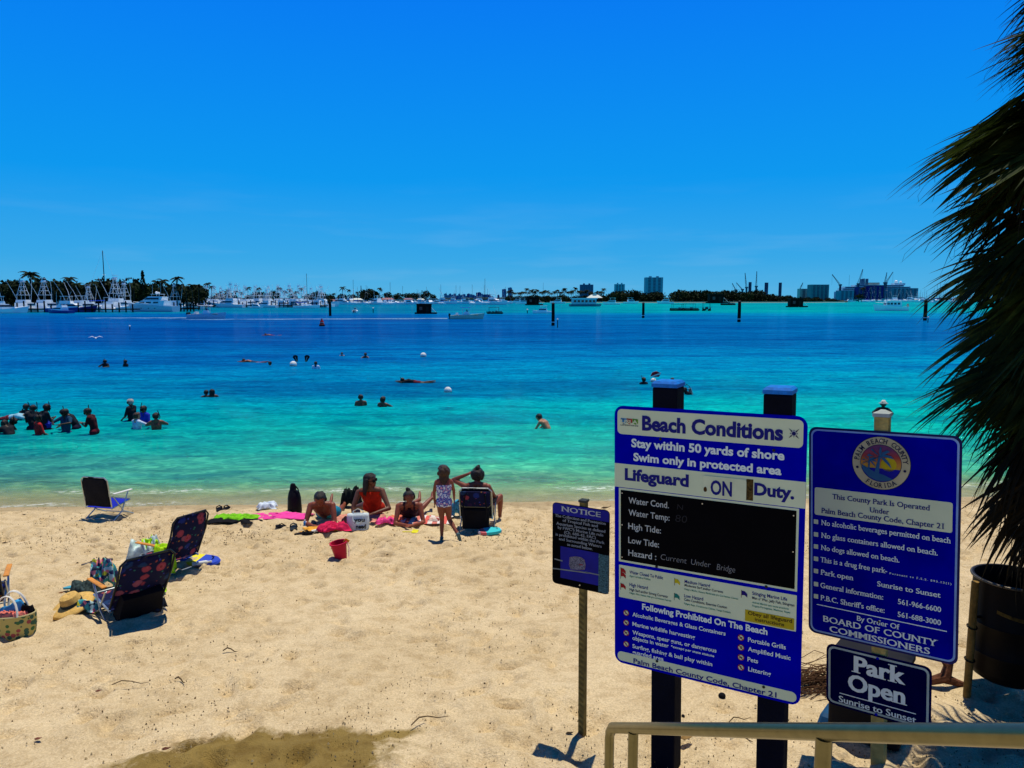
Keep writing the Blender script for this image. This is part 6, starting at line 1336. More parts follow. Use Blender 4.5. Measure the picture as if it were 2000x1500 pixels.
def small_boat(kind):
    root = empty(kind)
    if kind == 'pontoon_boat':
        for y in (-1, 1): mb = MB(); mb.tube([(-3.4, y, .2), (2.8, y, .2), (3.6, y, .4)], [.32, .32, .05], 8); mb.build('pontoon', DKW, root, True)
        MB().box((0, 0, .6), (6.6, 2.6, .16)).build('deck', DKW, root)
        mb = MB(); [mb.box((x, y, .95), (1.2, .08, .38)) for x in (-2.4, -.9, .9, 2.4) for y in (-1.25, 1.25)]; mb.build('fence_panel', mat('panel_shade', (.12, .12, .13), .7), root)
        mb = MB(); [mb.cyl((x, y, .6), (x, y, 2.7), .05, n=5) for x in (-2.6, 1.6) for y in (-1.2, 1.2)]; mb.build('canopy_frame', DKW, root); MB().box((-.5, 0, 2.75), (4.6, 2.7, .12)).build('canopy', CANK, root)
        MB().box((.4, 0, 1.0), (.8, 1.0, .8)).build('helm', TRIM, root); MB().box((-3.5, 0, .7), (.4, .4, .9)).build('outboard', OUTB, root)
    elif kind == 'floating_hut':
        MB().box((0, 0, .25), (7.5, 3.6, .5)).build('raft', DKW, root); MB().box((-.6, 0, 1.9), (5.0, 3.2, 2.8)).build('wall', mat('hut_dark', (.010, .007, .005), .8, spec=.1), root); MB().box((-.6, 0, 3.4), (5.6, 3.9, .2)).build('roof', mat('hut_roof', (.03, .02, .015), .8), root)
        MB().box((-1.6, -1.62, 1.9), (1.0, .06, 1.1)).build('window', GLS, root); MB().box((.6, -1.62, 1.5), (.9, .06, 2.0)).build('door', mat('hut_door', (.03, .015, .01), .7), root)
        mb = MB(); mb.tube([(2.0, -1.6, .5), (2.0, -1.6, 2.2), (3.6, -1.6, .6)], .05, 5); mb.build('stair_rail', PIPE, root)
    elif kind == 'cabin_boat':
        hull_mb(9, 3, 1.0, .5).build('hull', HULL, root, True); cabin_poly(MB(), [(-2, 1.0), (2.6, 1.2), (1.4, 2.4), (-2, 2.4)], 2.4, 2.1).build('cabin', HULL, root); cabin_poly(MB(), [(-1.6, 1.6), (2.0, 1.6), (1.5, 2.15), (-1.6, 2.15)], 2.42, 2.3).build('window', GLS, root)
        mb = MB(); [mb.cyl((x, y, 2.3), (x, y, 3.5), .05, n=5) for x in (-1.6, .8) for y in (-.9, .9)]; mb.build('top_frame', PIPE, root); MB().box((-.4, 0, 3.55), (3.4, 2.3, .1)).build('hardtop', HULL, root)
    elif kind == 'sailing_boat':
        hull_mb(11, 3.2, 1.1, .35).build('hull', HULL, root, True); cabin_poly(MB(), [(-2, 1.1), (2.8, 1.2), (2.0, 1.8), (-2, 1.8)], 2, 1.7).build('cabin', HULL, root)
        MB().cyl((.6, 0, 1.1), (.6, 0, 15), .13, .08, 6).build('mast', DKW, root); MB().cyl((.6, 0, 2.6), (-4.2, 0, 2.5), .12, n=6).build('boom', CANB, root); mb = MB(); mb.cyl((.6, 0, 15), (5.6, 0, 1.4), .02, n=4); mb.cyl((.6, 0, 15), (-5.2, 0, 1.2), .02, n=4); mb.cyl((.6, -.8, 9), (.6, .8, 9), .04, n=4); mb.build('rigging', PIPE, root)
    elif kind == 'trawler':
        hull_mb(11, 3.8, 1.5, .6).build('hull', HULL, root, True); cabin_poly(MB(), [(-3.0, 1.4), (2.4, 1.6), (1.9, 3.3), (-3.0, 3.3)], 3.2, 3.0).build('wheelhouse', HULL, root)
        for x in (-2.4, -1.2, 0, 1.1): cabin_poly(MB(), [(x, 2.2), (x + .8, 2.2), (x + .8, 2.9), (x, 2.9)], 3.17, 3.1).build('window', GLS, root)
        MB().box((2.25, 0, 2.5), (.1, 2.2, .6), ry=-.28).build('window', GLS, root); MB().box((-.5, 0, 3.4), (5.8, 3.6, .14)).build('roof', HULL, root); MB().box((-.6, 0, 4.2), (1.8, 1.6, .08)).build('bimini', CANB, root)
        mb = MB(); [mb.cyl((x, y, 3.4), (x, y, 4.2), .04, n=4) for x in (-1.4, .2) for y in (-.7, .7)]; mb.tube([(5.4, 0, 3.0), (3, 1.6, 2.9), (1.5, 1.8, 2.6)], .04, 4); mb.tube([(5.4, 0, 3.0), (3, -1.6, 2.9), (1.5, -1.8, 2.6)], .04, 4); mb.build('rail', PIPE, root)
        MB().box((-5.2, 1.0, 1.9), (.5, .5, 1.2), rx=.3).build('dinghy_engine', TRIM, root)
    elif kind == 'houseboat':
        hull_mb(13, 5, 1.0, .15).build('hull', mat('houseboat_hull', (.08, .25, .32), .5), root, True); MB().box((-.4, 0, 2.1), (10, 4.6, 2.2)).build('lower_cabin', mat('houseboat_wall', (.35, .55, .62), .5), root)
        for k in range(6): MB().box((-4.4 + k * 1.6, -2.32, 2.2), (1.0, .06, .9)).build('window', GLS, root)
        MB().box((-.4, 0, 3.35), (11, 5, .3)).build('roof', HULL, root)
    return root
def place(o, px, py, rz, label, cat='boat', group=None, s=1.0):
    p = wl(px, py); o.location = (p.x, p.y, 0); o.rotation_euler = (0, 0, R(rz)); o.scale = (s, s, s); return tag(o, label, cat, group)
sf = sportfish(); sfn = sportfish(HULLN, False); sfs = sportfish(tower=False)
G1 = 'sport fishing boats berthed stern out at the left marina'
place(sf, 52, 609, 96, 'tall towered fishing boat, leftmost complete one beside the tallest palms', group=G1)
MAR = [(sf, 95, 609, 84, 'tall towered fishing boat second from the left at the marina', 1.0), (sfn, 140, 610, 10, 'navy hulled boat with white cabin lying sideways in the left marina', .92), (sfs, 168, 609, 70, 'white boat without a tower between the navy hull and the red towered boat', .95),
       (sf, 178, 608, 100, 'towered fishing boat in front of the tall bare mast', .82), (sf, 232, 608, 95, 'tallest towered boat left of the blue hulled motor yacht', 1.12), (sf, 250, 607, 80, 'towered boat tucked directly left of the motor yacht', .96), (sfs, 212, 609, 120, 'low white boat behind the dock piles by the tall mast', .85), (sf, 346, 606, 92, 'towered fishing boat just right of the motor yacht', .92), (sfs, 5, 612, 60, 'white boat cut by the left edge of the picture', .9)]
for src, px, py, rz, lab, s_ in MAR: place(copy_tree(src) if src is not sfn or True else src, px, py, rz, lab, group=G1, s=s_)
place(sfn, 118, 612, 160, 'dark navy hulled boat low against the dock at the left', s=.6); place(sfs, 372, 604, 20, 'small white boat moored under the trees right of the motor yacht', s=.7)
place(motor_yacht(), 300, 609, 165, 'large motor yacht with white cabins and a shaded blue hull', 'yacht', s=.8)
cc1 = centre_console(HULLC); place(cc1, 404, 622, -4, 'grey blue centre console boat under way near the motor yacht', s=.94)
cc2 = centre_console(HULLG, CANB, 8.5); place(cc2, 911, 623, 6, 'pale green centre console boat with a bright blue canopy, under way', s=.82)
for cc_, L, lab in ((cc1, 26, 'white wake behind the grey blue boat'), (cc2, 60, 'long thin white wake behind the pale green boat')):
    o = wake(cc_, L, .6).build('boat_wake', FOAM, None, True); o.location = cc_.location; o.rotation_euler = cc_.rotation_euler; tag(o, lab + ' with the blue canopy' if L > 50 else lab, 'wake')
place(centre_console(HULL, CANK), 694, 611, 95, 'small white boat seen from behind in the turquoise band', s=.6)
pt = small_boat('pontoon_boat'); place(pt, 967, 613, 3, 'dark tiki style pontoon boat right of the pale green boat', s=.66)
hut = small_boat('floating_hut'); place(hut, 832, 613, 2, 'dark square floating hut on a raft left of the pale green boat', 'floating hut', s=.82)
o = copy_tree(hut); place(o, 1556, 600, -2, 'dark square floating hut in front of the far right shore', 'floating hut', s=1.3)
o = copy_tree(hut); place(o, 1043, 596, 5, 'dark floating hut close to the island palms', 'floating hut', s=1.6)
o = copy_tree(hut); place(o, 1400, 592.5, 0, 'dark hut raft close to the island beach', 'floating hut', s=2.6)
o = copy_tree(pt); place(o, 1325, 607, 4, 'long dark pontoon boat moored before the island', s=.85); o = copy_tree(pt); place(o, 1348, 607, 8, 'dark pontoon boat touching the long one on its right', s=.9); o = copy_tree(pt); place(o, 1380, 607, 70, 'dark pontoon boat seen end on right of the moored pair', s=1.0); o = copy_tree(pt); place(o, 1422, 596, 0, 'small dark pontoon boat by the sandy point', s=1.4)
place(small_boat('trawler'), 1740, 607, 172, 'white trawler with a row of dark windows at the right', s=1.0)
place(small_boat('houseboat'), 1142, 598.5, 2, 'pale blue houseboat with a white roof before the island', s=1.35)
cb = small_boat('cabin_boat'); place(cb, 1060, 612, 175, 'small low white boat left of the nearest dark pile', s=.62)
# boats in the far marina and moorings
sb = small_boat('sailing_boat'); place(sb, 598, 602, 20, 'sailing boat with the tall dark mast in the far marina', 'sailing boat', s=1.05)
o = copy_tree(sb); place(o, 203, 607, 0, 'sailing boat whose very tall bare mast rises over the left marina', 'sailing boat', s=1.42)
bg_ = random.Random(21)
FG = 'small white boats of the far marina'; FL = 'small white boat among many in the far marina across the channel'
for px in range(385, 640, 7):
    k = bg_.choice((sf, sf, sfs, cb)); o = copy_tree(k); place(o, px + bg_.uniform(-2, 2), bg_.uniform(598.6, 600.6), bg_.choice((90, 80, 100, 10, 170)), FL, group=FG, s=bg_.uniform(.85, 1.15))
MG = 'moored boats far out before the city'; ML = 'tiny moored boat in the line before the distant city'
for i in range(46):
    px = 655 + i * 7.4; k = bg_.choice((cb, cb, sfs, sb)); o = copy_tree(k); place(o, px + bg_.uniform(-3, 3), bg_.uniform(592, 595), bg_.uniform(0, 360), ML, group=MG, s=bg_.uniform(.9, 1.4))
for px, py, s_, lab in ((500, 602, .7, 'lone small boat right of the grey blue boat'), (1010, 592, 1.5, 'white boat close to the left tip of the island'), (1022, 594, 1.4, 'blue white boat left of the dark floating hut by the island'), (1090, 593, 1.5, 'low boat between the hut and the pale blue houseboat'), (1195, 595, 1.4, 'flat boat with a canopy right of the houseboat'), (1232, 593, 1.5, 'open boat before the island trees right of the pavilion'), (1300, 593, 1.6, 'small motor boat at the island beach'), (1660, 589.8, 1.6, 'small white boat at the right end of the green shore'), (1800, 590.5, 1.5, 'white boat right of the trawler'), (1825, 592, 1.2, 'small boat close to the right hand pile'), (1865, 592, 1.5, 'white boat partly behind the palm tips')):
    o = copy_tree(cb); place(o, px, py, bg_.choice((5, 170, 30)), lab, s=s_)
PG = 'boats of the port marina at the right'; PLb = 'tiny white boat in the crowded port marina at the right'
for i in range(44):
    px = 1690 + i * 5.6; k = bg_.choice((cb, sfs, sb, sb)); o = copy_tree(k); place(o, px + bg_.uniform(-3, 3), bg_.uniform(588.6, 590.0), bg_.uniform(0, 360), PLb, group=PG, s=bg_.uniform(1.2, 1.9))

# ------------------------------------------------------------------ land, docks
SANDF = mat('far_beach_sand', (.42, .40, .28), .9, var=.15); GRND = mat('scrub_ground', (.03, .04, .012), .95, var=.4, scale=.05)
def land(name, front, depth, h_=.7, m_=GRND, shore=0):
    mb = MB(); pts = [(at(px, 600, Y).x, Y) for px, Y in front]; f = pts; b_ = [(x * (1 + depth / y), y + depth) for x, y in pts]; n = len(f)
    vs = [(x, y, -1.5) for x, y in f] + [(x * (1 + 6 / y), y + 6, h_) for x, y in f] + [(x, y, h_ + 1) for x, y in b_]
    mb.add(vs, [(r_ * n + k, r_ * n + k + 1, (r_ + 1) * n + k + 1, (r_ + 1) * n + k) for r_ in (0, 1) for k in range(n - 1)]); o = mb.build(name, m_, None, True); tag(o, kind='structure'); return o
land('marina_shore', [(-500, 262), (-100, 266), (200, 275), (380, 300), (420, 430), (560, 520), (640, 620), (760, 800), (850, 950)], 500)
land('island_shore', [(985, 1000), (1060, 900), (1200, 860), (1400, 850), (1560, 870), (1655, 950)], 400, .8)
land('island_beach', [(1050, 888), (1120, 862), (1200, 845), (1400, 838), (1560, 855), (1650, 930)], 6, .25, SANDF)
land('port_shore', [(1560, 1500), (1700, 1450), (1900, 1400), (2300, 1400)], 900, 1.0); land('mainland_shore', [(-2000, 3000), (600, 3600), (860, 4200), (1010, 4200), (1500, 3000), (3500, 2400)], 3000, 1.2)
def dock(px0, px1, Y, label, piles):
    x0, x1 = at(px0, 600, Y).x, at(px1, 600, Y).x; root = empty('dock', ((x0 + x1) / 2, Y, 0), 0, label, 'dock'); w_ = x1 - x0
    MB().box((0, 0, 1.0), (w_, 2.4, .35)).build('deck', DKW, root)
    for k in range(piles): x = -w_ / 2 + w_ * (k + .5) / piles; mb = MB(); mb.cyl((x, -1.3, -1.5), (x, -1.3, 2.6 + .5 * (k % 3)), .22, n=8); mb.build('dock_pile', DKW, root, True)
dock(-20, 270, 236, 'dark timber dock with many piles running along the left marina', 22); dock(334, 385, 250, 'short dark dock right of the motor yacht', 8); dock(400, 640, 372, 'long low dock of the far marina', 30)

# ------------------------------------------------------------------ far trees
TG = leafmat('far_tree_leaf', (.004, .010, .003), (.011, .024, .006), (.03, .045, .012), .1); TP = leafmat('far_palm_leaf', (.004, .010, .003), (.010, .022, .006), (.024, .036, .010), .1); BARK = mat('bark', (.05, .04, .028), .9)
def bushy(seed, w_=9, h_=9, n=420, name='broadleaf_tree', cone=False):
    r_ = random.Random(seed); root = empty(name); mb = MB(); mb.tube([(0, 0, -1), (.2, 0, h_ * .35), (.1, .2, h_ * .7)], [.35, .28, .12], 6); mb.build('trunk', BARK, root)
    blobs_ = [(r_.uniform(-.32, .32) * w_, r_.uniform(-.32, .32) * w_, h_ * r_.uniform(.35, .8), r_.uniform(.18, .32) * w_) for _ in range(7)]
    mb = MB()
    for k in range(n):
        if cone: z = r_.uniform(.05, 1); rr_ = w_ * .28 * (1 - z) + .1; a = r_.uniform(0, 6.28); q = Vector((rr_ * math.cos(a), rr_ * math.sin(a), z * h_))
        else:
            bx = r_.choice(blobs_); d = Vector((r_.gauss(0, 1), r_.gauss(0, 1), r_.gauss(0, .8))).normalized() * bx[3] * r_.uniform(.7, 1.12); q = Vector(bx[:3]) + d
        if q.z < .3: q.z = .3
        s_ = w_ * .055 * r_.uniform(.6, 1.4); u = Vector((r_.gauss(0, 1), r_.gauss(0, 1), r_.gauss(0, 1))).normalized(); v = u.cross(Vector((r_.gauss(0, 1), r_.gauss(0, 1), r_.gauss(0, 1)))).normalized()
        mb.add([q - u * s_, q + v * s_ * .8, q + u * s_, q - v * s_ * .8], [(0, 1, 2, 3)])
    me = bpy.data.meshes.new('crown'); me.from_pydata(mb.v, [], mb.f); me.materials.append(TG); put(me, 'crown', None, root); return root
def palm(seed, h_=10, name='coconut_palm'):
    r_ = random.Random(seed); root = empty(name); lx = r_.uniform(-.8, .8); mb = MB(); mb.tube([(0, 0, -1), (lx * .3, 0, h_ * .4), (lx, 0, h_)], [.25, .18, .13], 6); mb.build('trunk', BARK, root)
    mb = MB()
    for k in range(16):
        a = 2 * math.pi * k / 16 + r_.uniform(-.2, .2); el = r_.uniform(-.3, 1.1); L = r_.uniform(2.4, 3.2); n = 6; P = []
        for i in range(n + 1):
            t = i / n; P.append(Vector((lx + math.cos(a) * L * t * math.cos(el * (1 - t * .6)), math.sin(a) * L * t * math.cos(el * (1 - t * .6)), h_ + L * (math.sin(el) * t - .75 * t * t))))
        sdv = Vector((-math.sin(a), math.cos(a), 0))
        for i in range(n):
            wd = .55 * math.sin(math.pi * min(1, (i + .6) / n * .9 + .1)) + .1; dn = Vector((0, 0, -wd * .7))
            for q in (-1, 1): mb.add([P[i], P[i + 1], P[i + 1] + sdv * q * wd + dn, P[i] + sdv * q * wd * .6 + dn], [(0, 1, 2, 3)])
    me = bpy.data.meshes.new('crown'); me.from_pydata(mb.v, [], mb.f); me.materials.append(TP); put(me, 'crown', None, root); return root
BS = [bushy(k, 9, 8) for k in range(4)]; PS = [palm(k, 10 + k) for k in range(3)]; CONE = bushy(9, 8, 14, 500, 'norfolk_pine', True)
for o in BS + PS: o.location = (0, 3000, 1)
used = set()
def tree(src, px, Y, s_, group, label, cat='tree', sink=0):
    o = src if id(src) not in used else copy_tree(src); used.add(id(src)); x = at(px, 600, Y).x; o.location = (x, Y, .7 - sink); o.scale = (s_, s_, s_ * bg_.uniform(.9, 1.12)); o.rotation_euler = (0, 0, bg_.uniform(0, 6.28)); tag(o, label, cat, group)
tr_ = random.Random(8)
A1, L1 = 'trees behind the left marina', 'dark broadleaf tree in the belt behind the left marina'
for px in range(-40, 400, 8): tree(tr_.choice(BS), px + tr_.uniform(-4, 4), tr_.uniform(286, 310) + (14 if px > 360 else 0), tr_.uniform(1.05, 1.4) * (1.0 if px < 260 else .85), A1, L1)
A2, L2 = 'palms behind the left marina', 'dark palm standing above the belt of trees behind the left marina'
for px, s_ in ((8, .7), (35, .95), (45, .85), (75, .9), (105, .8), (118, .72), (140, .98), (153, .85), (176, .85), (186, .88), (225, .8), (262, .78), (312, .78), (322, .85), (346, .9), (354, .84), (366, .84), (378, .75), (388, .78)): tree(tr_.choice(PS), px, 278, s_, A2, L2, 'palm tree')
tree(PS[0], 61, 280, 1.35, None, 'tallest palm at the left, rising over the towered boats', 'palm tree'); tree(CONE, 282, 282, .92, None, 'narrow dark conical pine above the motor yacht', 'pine tree')
A3, L3 = 'trees of the far marina shore', 'small dark tree on the low shore behind the far marina'
for px in range(402, 846, 9):
    Y = float(np.interp(px, (400, 560, 640, 760, 850), (450, 540, 640, 820, 970))) + 20; big = 1.0 if px < 700 else 1.45
    tree(tr_.choice(BS + (PS if px < 760 else [])), px + tr_.uniform(-3, 3), Y + tr_.uniform(0, 25), tr_.uniform(.75, 1.15) * big, A3, L3)
for px in (715, 722, 728): tree(BS[1], px, 790, 1.6, A3, L3)
tree(PS[1], 670, 660, 1.25, None, 'single tall palm between the far marina and the houses', 'palm tree')
A4, L4 = 'palms on the left half of the island', 'dark palm in the row on the left half of the island'
for i in range(52): tree(tr_.choice(PS), 992 + i * 3.7 + tr_.uniform(-2, 2), tr_.uniform(880, 960) + max(0, 1030 - 992 - i * 3.7) * 2, tr_.uniform(1.05, 1.35), A4, L4, 'palm tree', sink=1)
A5, L5 = 'trees covering the island', 'dark green broadleaf tree in the dense island wood'
for i in range(190):
    px = tr_.uniform(992, 1650); Y = tr_.uniform(875, 990) + max(0, px - 1560) * 1.2; hgt = float(np.interp(px, (990, 1180, 1200, 1290, 1305, 1400, 1430, 1480, 1560, 1650), (1.1, 1.2, 1.7, 1.7, 1.8, 1.7, 1.65, 1.7, 1.0, .75)))
    tree(tr_.choice(BS), px, Y, hgt * tr_.uniform(.95, 1.25), A5, L5, sink=3.5)
tree(PS[2], 1682, 1000, 1.5, None, 'clump of palm at the right end of the island shore', 'palm tree'); tree(BS[0], 1676, 1000, 1.4, None, 'round dark tree at the right end of the island shore')

# ------------------------------------------------------------------ buildings
def wallm(n, c, r_=.7): return mat('wall_' + n, c, r_, var=.1, scale=.2)
def tower(px, top, w_px, Y, m_, label, bays=4, name='apartment_tower', floors=12, pent=True, base=None):
    pT = at(px, top, Y); h_ = pT.z; k = Y / F; w_ = w_px * k; d_ = w_ * .6; root = empty(name, (pT.x, Y, 0), 0, label, 'building')
    MB().box((0, 0, h_ / 2), (w_, d_, h_)).build('wall', m_, root)
    gw = w_ / (bays * 2 + 1)
    for b_ in range(bays):
        x = -w_ / 2 + gw * (1.5 + 2 * b_); o = MB().box((x, -d_ / 2 - .2, h_ / 2), (gw, .5, h_ * .94)).build('window_bay', mat('tower_glass', (.02, .05, .10), .3, spec=.4), root)
        mb = MB(); [mb.box((x, -d_ / 2 - .55, h_ * (f + .5) / floors), (gw, .3, h_ / floors * .3)) for f in range(floors)]; me_ = mb.build('balcony_rails', m_, o); me_['kind'] = 'stuff'
    if pent:
        MB().box((-w_ * .2, 0, h_ + k * 1.2), (w_ * .12, d_ * .5, k * 2.4)).build('lift_room', m_, root); MB().box((w_ * .22, 0, h_ + k * 1.2), (w_ * .12, d_ * .5, k * 2.4)).build('lift_room', m_, root)
    return root
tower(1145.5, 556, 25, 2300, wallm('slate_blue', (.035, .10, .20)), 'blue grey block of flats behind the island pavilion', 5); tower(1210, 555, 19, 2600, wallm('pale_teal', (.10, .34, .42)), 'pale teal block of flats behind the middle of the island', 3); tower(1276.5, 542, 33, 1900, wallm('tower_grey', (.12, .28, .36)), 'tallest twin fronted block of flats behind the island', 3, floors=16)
tower(1465, 551, 5, 1900, wallm('silo', (.03, .04, .10)), 'thin dark stack at the left port', 1, 'stack', pent=False); tower(1497, 552, 6, 1900, wallm('silo2', (.04, .05, .12)), 'thin dark stack right of the two port cranes', 1, 'stack', pent=False); tower(1524, 552, 5, 1900, wallm('silo', 0), 'dark stack furthest right in the left port', 1, 'stack', pent=False)
tower(1598, 556, 34, 1500, wallm('port_grey', (.10, .20, .22)), 'grey green slab building left of the cruise ship', 4, 'warehouse', pent=False); tower(1572, 564, 24, 1550, wallm('pale_shed', (.35, .42, .36)), 'low pale shed left of the grey green slab', 2, 'warehouse', pent=False)
tower(1680, 561, 18, 1440, wallm('indigo', (.015, .03, .16)), 'dark blue port building in front of the cruise ship', 2, 'warehouse', pent=False); tower(1706, 559, 30, 1435, wallm('indigo2', (.008, .012, .14)), 'larger deep blue port building in front of the cruise ship', 3, 'warehouse', pent=False); tower(1760, 563, 50, 1480, wallm('teal_shed', (.06, .26, .33)), 'long teal shed in front of the bow of the cruise ship', 6, 'warehouse', pent=False); tower(1650, 568, 28, 1445, wallm('teal_shed', 0), 'low teal shed left of the blue port buildings', 3, 'warehouse', pent=False)
CITY = wallm('city_haze_blue', (.03, .15, .34)); CITY2 = wallm('city_haze_deep', (.01, .06, .22)); CITY3 = wallm('city_haze_teal', (.06, .28, .42)); ci = random.Random(3)  # distance haze put into the blue wall colours of the city
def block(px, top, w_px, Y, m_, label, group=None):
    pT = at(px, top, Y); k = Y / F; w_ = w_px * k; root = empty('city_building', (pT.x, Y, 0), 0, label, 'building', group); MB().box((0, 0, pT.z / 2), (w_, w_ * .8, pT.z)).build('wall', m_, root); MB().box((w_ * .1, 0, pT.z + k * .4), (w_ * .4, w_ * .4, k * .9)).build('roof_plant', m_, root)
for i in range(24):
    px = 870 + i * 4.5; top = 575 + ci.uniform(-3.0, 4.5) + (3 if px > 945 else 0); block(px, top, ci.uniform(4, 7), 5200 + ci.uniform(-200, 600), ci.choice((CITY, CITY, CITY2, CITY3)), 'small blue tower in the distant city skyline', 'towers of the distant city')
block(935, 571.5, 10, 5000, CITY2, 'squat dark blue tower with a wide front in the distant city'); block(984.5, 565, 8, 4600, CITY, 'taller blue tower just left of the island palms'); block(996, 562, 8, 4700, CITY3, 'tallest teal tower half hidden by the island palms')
# houses on the low shore
RW = mat('roof_white', (.6, .66, .6), .6, var=.1); RP2 = mat('roof_pink', (.35, .16, .15), .7, var=.2)
def house(px, Y, w_px, h_px, rm_, label):
    k = Y / F; w_ = w_px * k; h_ = h_px * k; x = at(px, 600, Y).x; root = empty('shore_house', (x, Y, 1.0), 0, label, 'house'); MB().box((0, 0, h_ * .3), (w_, w_ * .5, h_ * .6)).build('wall', mat('house_wall', (.35, .36, .3), .8, var=.2, scale=.3), root)
    mb = MB(); a, b_, z0, z1 = w_ * .54, w_ * .3, h_ * .6, h_; mb.add([(-a, -b_, z0), (a, -b_, z0), (a, b_, z0), (-a, b_, z0), (-a * .6, 0, z1), (a * .6, 0, z1)], [(0, 1, 5, 4), (1, 2, 5), (2, 3, 4, 5), (3, 0, 4), (3, 2, 1, 0)]); mb.build('roof', rm_, root)
    for q in (-.3, 0, .3): MB().box((w_ * q, -w_ * .25 - .1, h_ * .3), (w_ * .1, .3, h_ * .3)).build('window', GLS, root)
for px, Y, w_, h_, m_, lab in ((632, 590, 14, 8, RW, 'white roofed house left of the single tall palm'), (672, 670, 12, 6, RW, 'small pale roofed house under the single tall palm'), (697, 720, 22, 8, RW, 'long white roofed house on the low shore'), (757, 800, 24, 8, RP2, 'pink roofed house under the dark round trees'), (798, 880, 18, 7, RP2, 'second pink roofed house further right'), (822, 900, 14, 6, RW, 'small pale house at the right tip of the low shore'), (650, 610, 10, 7, RP2, 'brown roofed house behind the leftmost channel pile')): house(px, Y, w_, h_, m_, lab)
# pavilion on the island
Y = 866; k = Y / F; root = empty('beach_pavilion', (at(1161, 590, Y).x, Y, .9), 0, 'open pavilion with a white pyramid roof on the island beach', 'pavilion'); a = 15 * k
mb = MB(); mb.add([(-a, -a * .6, 4.6), (a, -a * .6, 4.6), (a, a * .6, 4.6), (-a, a * .6, 4.6), (-a * .45, 0, 8.2), (a * .45, 0, 8.2)], [(0, 1, 5, 4), (1, 2, 5), (2, 3, 4, 5), (3, 0, 4), (3, 2, 1, 0)]); mb.build('roof', RW, root); MB().box((0, 0, 8.4), (a * .5, a * .3, 1.2)).build('roof_lantern', RW, root)
for q in (-.9, -.45, 0, .45, .9): MB().cyl((a * q, -a * .5, -1), (a * q, -a * .5, 4.6), .35, n=6).build('column', DKW, root)
MB().box((0, a * .2, 2), (a * 1.7, a * .5, 4)).build('wall', DKW, root)
# cruise ship
Y = 1560; k = Y / F; x0 = at(1712, 580, Y).x; root = empty('cruise_ship', (x0, Y, 0), 0, 'long white cruise ship lying behind the port buildings', 'ship'); L = 156 * k; B = 26
mb = MB(); rings = []
for i in range(12):
    t = i / 11; x = -L / 2 + L * t; b_ = B / 2 * (1 - max(0, (t - .8) / .2) ** 2 * .95); hz = 17 * (1 + .2 * max(0, t - .75)); rings.append([(x, -b_, hz), (x, -b_ * .9, 0), (x, b_ * .9, 0), (x, b_, hz)])
root.scale = (1, 1, 1.14); mb.loft(rings); SHIP = mat('ship_white', (.45, .62, .72), .5, var=.08, scale=.1); mb.build('hull', SHIP, root, True)
for i, (z, x1, x2) in enumerate(((17.1, -.48, .42), (20.2, -.46, .40), (23.3, -.43, .38), (26.4, -.30, .30))):
    o = MB().box(((x1 + x2) / 2 * L, 0, z + 1.4), ((x2 - x1) * L, B - 2 - i, 2.7)).build('deck', SHIP, root); MB().box(((x1 + x2) / 2 * L, -B / 2 + 1 + i * .5 - .1, z + 1.3), ((x2 - x1) * L * .96, .4, 1.2)).build('window_strip', mat('ship_glass', (.03, .04, .08), .4), o)
for q in range(7): MB().box((-.28 * L + q * L * .1, -B / 2 - .3, 15.5), (L * .05, 1.4, 2.0)).build('lifeboat', mat('lifeboat_red', (.35, .08, .05), .6), root)
fx = (1683 - 1712) * k; mb = MB(); cabin_poly(mb, [(fx - 5, 29), (fx + 4, 29), (fx + 3, 41), (fx - 4, 40)], 8, 7); mb.build('funnel', wallm('funnel', (.06, .16, .25)), root); mb = MB(); mb.box((fx + 9, 0, 35), (4, 5, 11)); mb.build('funnel', wallm('funnel', 0), root)
MB().box(((1703 - 1712) * k, 0, 31.5), (22, 14, 4)).build('top_house', wallm('sun_deck', (.40, .42, .34)), root); MB().box(((1752 - 1712) * k, 0, 30.5), (22, 16, 3.5)).build('bridge_house', SHIP, root); mb = MB(); mb.ball(((1748 - 1712) * k, 0, 34.5), 3.4, 12, 8); mb.ball(((1757 - 1712) * k, 0, 34), 2.6, 12, 8); mb.build('radar_dome', HULL, root, True)
# cranes
CR = mat('crane_steel', (.05, .10, .14), .6)
def crane(px, base, tx, top, Y, label, wpx=2.2):
    k = Y / F; b_ = at(px, base, Y); t_ = at(tx, top, Y); root = empty('port_crane', (b_.x, Y, 0), 0, label, 'crane'); d = Vector((t_.x - b_.x, 0, t_.z)); r_ = wpx * k / 2
    s0 = Vector((0, 0, b_.z)); e0 = Vector((d.x, 0, d.z)); mb = MB(); u = (e0 - s0); n = 9; nrm = Vector((-u.z, 0, u.x)).normalized()
    P = [[s0.lerp(e0, i / n) + nrm * q * r_ * (1 - .75 * i / n) for i in range(n + 1)] for q in (-1, 1)]
    for q in (0, 1): mb.tube(P[q], k * .35, 4)
    for i in range(n): mb.cyl(P[i % 2][i], P[1 - i % 2][i + 1], k * .22, n=3)
    mb.build('boom', CR, root); MB().box((0, 0, b_.z * .5), (k * 3, k * 3, b_.z)).build('tower', CR, root); MB().box((0, 0, b_.z + k * .4), (k * 5, k * 4, k * 2.6)).build('cab', CR, root)
    mb = MB(); mb.cyl(e0, (e0.x + k * .5, 0, e0.z * .62), k * .15, n=3); mb.cyl(e0, (-k * 2, 0, b_.z + k * 1.5), k * .15, n=3); mb.build('cable', CR, root)
crane(1641, 557, 1625, 536, 1520, 'port crane leaning left, leftmost over the cruise ship', 2.6); crane(1676, 555, 1685, 526, 1500, 'port crane beside the ship funnel leaning right', 3.4); crane(1728, 553, 1732, 532, 1500, 'upright port crane at the right of the ship'); crane(1730, 553, 1744, 531, 1505, 'port crane crossing the upright one, leaning right')
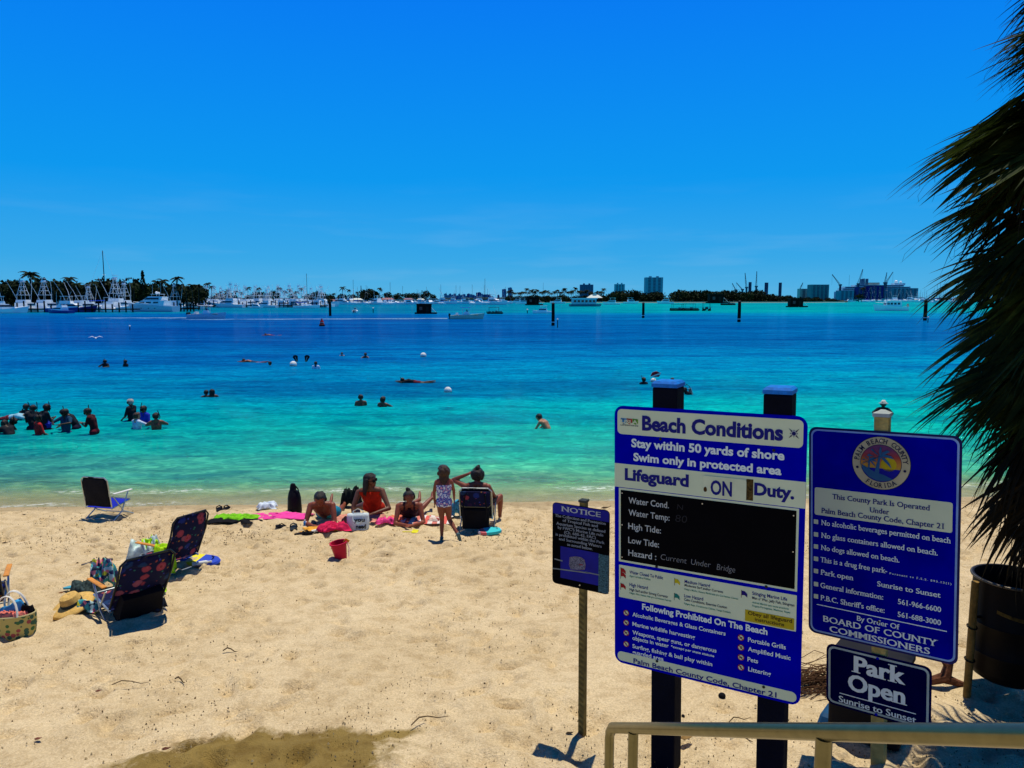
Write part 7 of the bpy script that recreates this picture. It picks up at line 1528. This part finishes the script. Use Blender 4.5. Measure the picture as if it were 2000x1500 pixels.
crane(1477, 560, 1478, 530, 1850, 'tallest left port crane, nearly vertical'); crane(1458, 562, 1455, 533, 1850, 'left port crane leaning slightly left'); crane(1450, 566, 1438, 552, 1850, 'small left port crane leaning far left', 1.6); crane(1437, 567, 1430, 553, 1850, 'smallest left port crane at the end of the row', 1.6); crane(1562, 566, 1568, 552, 1600, 'small lone crane left of the grey green slab', 1.6); crane(706, 576, 705, 558, 900, 'lone lattice crane mast over the low shore houses', 1.6)
# thin masts at the port marina and above the far shore
def mast(px, top, Y, label, group=None):
    p_ = at(px, top, Y); root = empty('mast', (p_.x, Y, 0), 0, label, 'mast', group); k = Y / F; MB().cyl((0, 0, 0), (0, 0, p_.z), k * .32, k * .18, 5).build('pole', mat('mast_grey', (.12, .2, .24), .5), root); MB().box((0, 0, p_.z * .7), (k * 2, .2, .2)).build('spreader', _mc['mast_grey'], root)
mr_ = random.Random(2)
for i in range(34): mast(1785 + i * 4.2 + mr_.uniform(-2, 2), mr_.uniform(562, 576), 1300, 'thin yacht mast in the crowd of masts at the port', 'yacht masts at the port')
for px, top, lab in ((1659, 537, 'thin pole between the two left ship cranes'), (1061, 552, 'lone thin mast above the island palms'), (817, 567, 'lone thin mast above the dark round trees'), (872, 570, 'thin mast left of the distant city'), (952, 565, 'thin mast in front of the distant city'), (1884, 548, 'tall street lamp like pole near the palm tips')): mast(px, top, 1300, lab)
mb = MB()
for i in range(160):
    px = mr_.uniform(1660, 2060); Y = mr_.uniform(1300, 1500); p_ = at(px, 588, Y); mb.box((p_.x, Y, mr_.uniform(.5, 3)), (mr_.uniform(3, 10), 3, mr_.uniform(1, 4)))
me = mb.mesh('quay_clutter'); me.materials.append(mat('quay_mix', (.20, .30, .30), .7, var=.95, scale=.12)); tag(put(me, 'quay_clutter'), 'jumble of boats, sheds and gear along the far quay', 'quay clutter', kind='stuff')
mb = MB()
for i in range(500):
    px = mr_.uniform(-200, 2300); Y = mr_.uniform(2900, 4300); p_ = at(px, 588, Y); mb.ball((p_.x, Y, 3), mr_.uniform(6, 14), 6, 4, (1.6, 1, .7))
me = mb.mesh('distant_wood'); me.materials.append(mat('distant_green', (.02, .05, .05), .9)); tag(put(me, 'distant_wood'), 'low dark line of distant trees on the mainland', 'trees', kind='stuff')
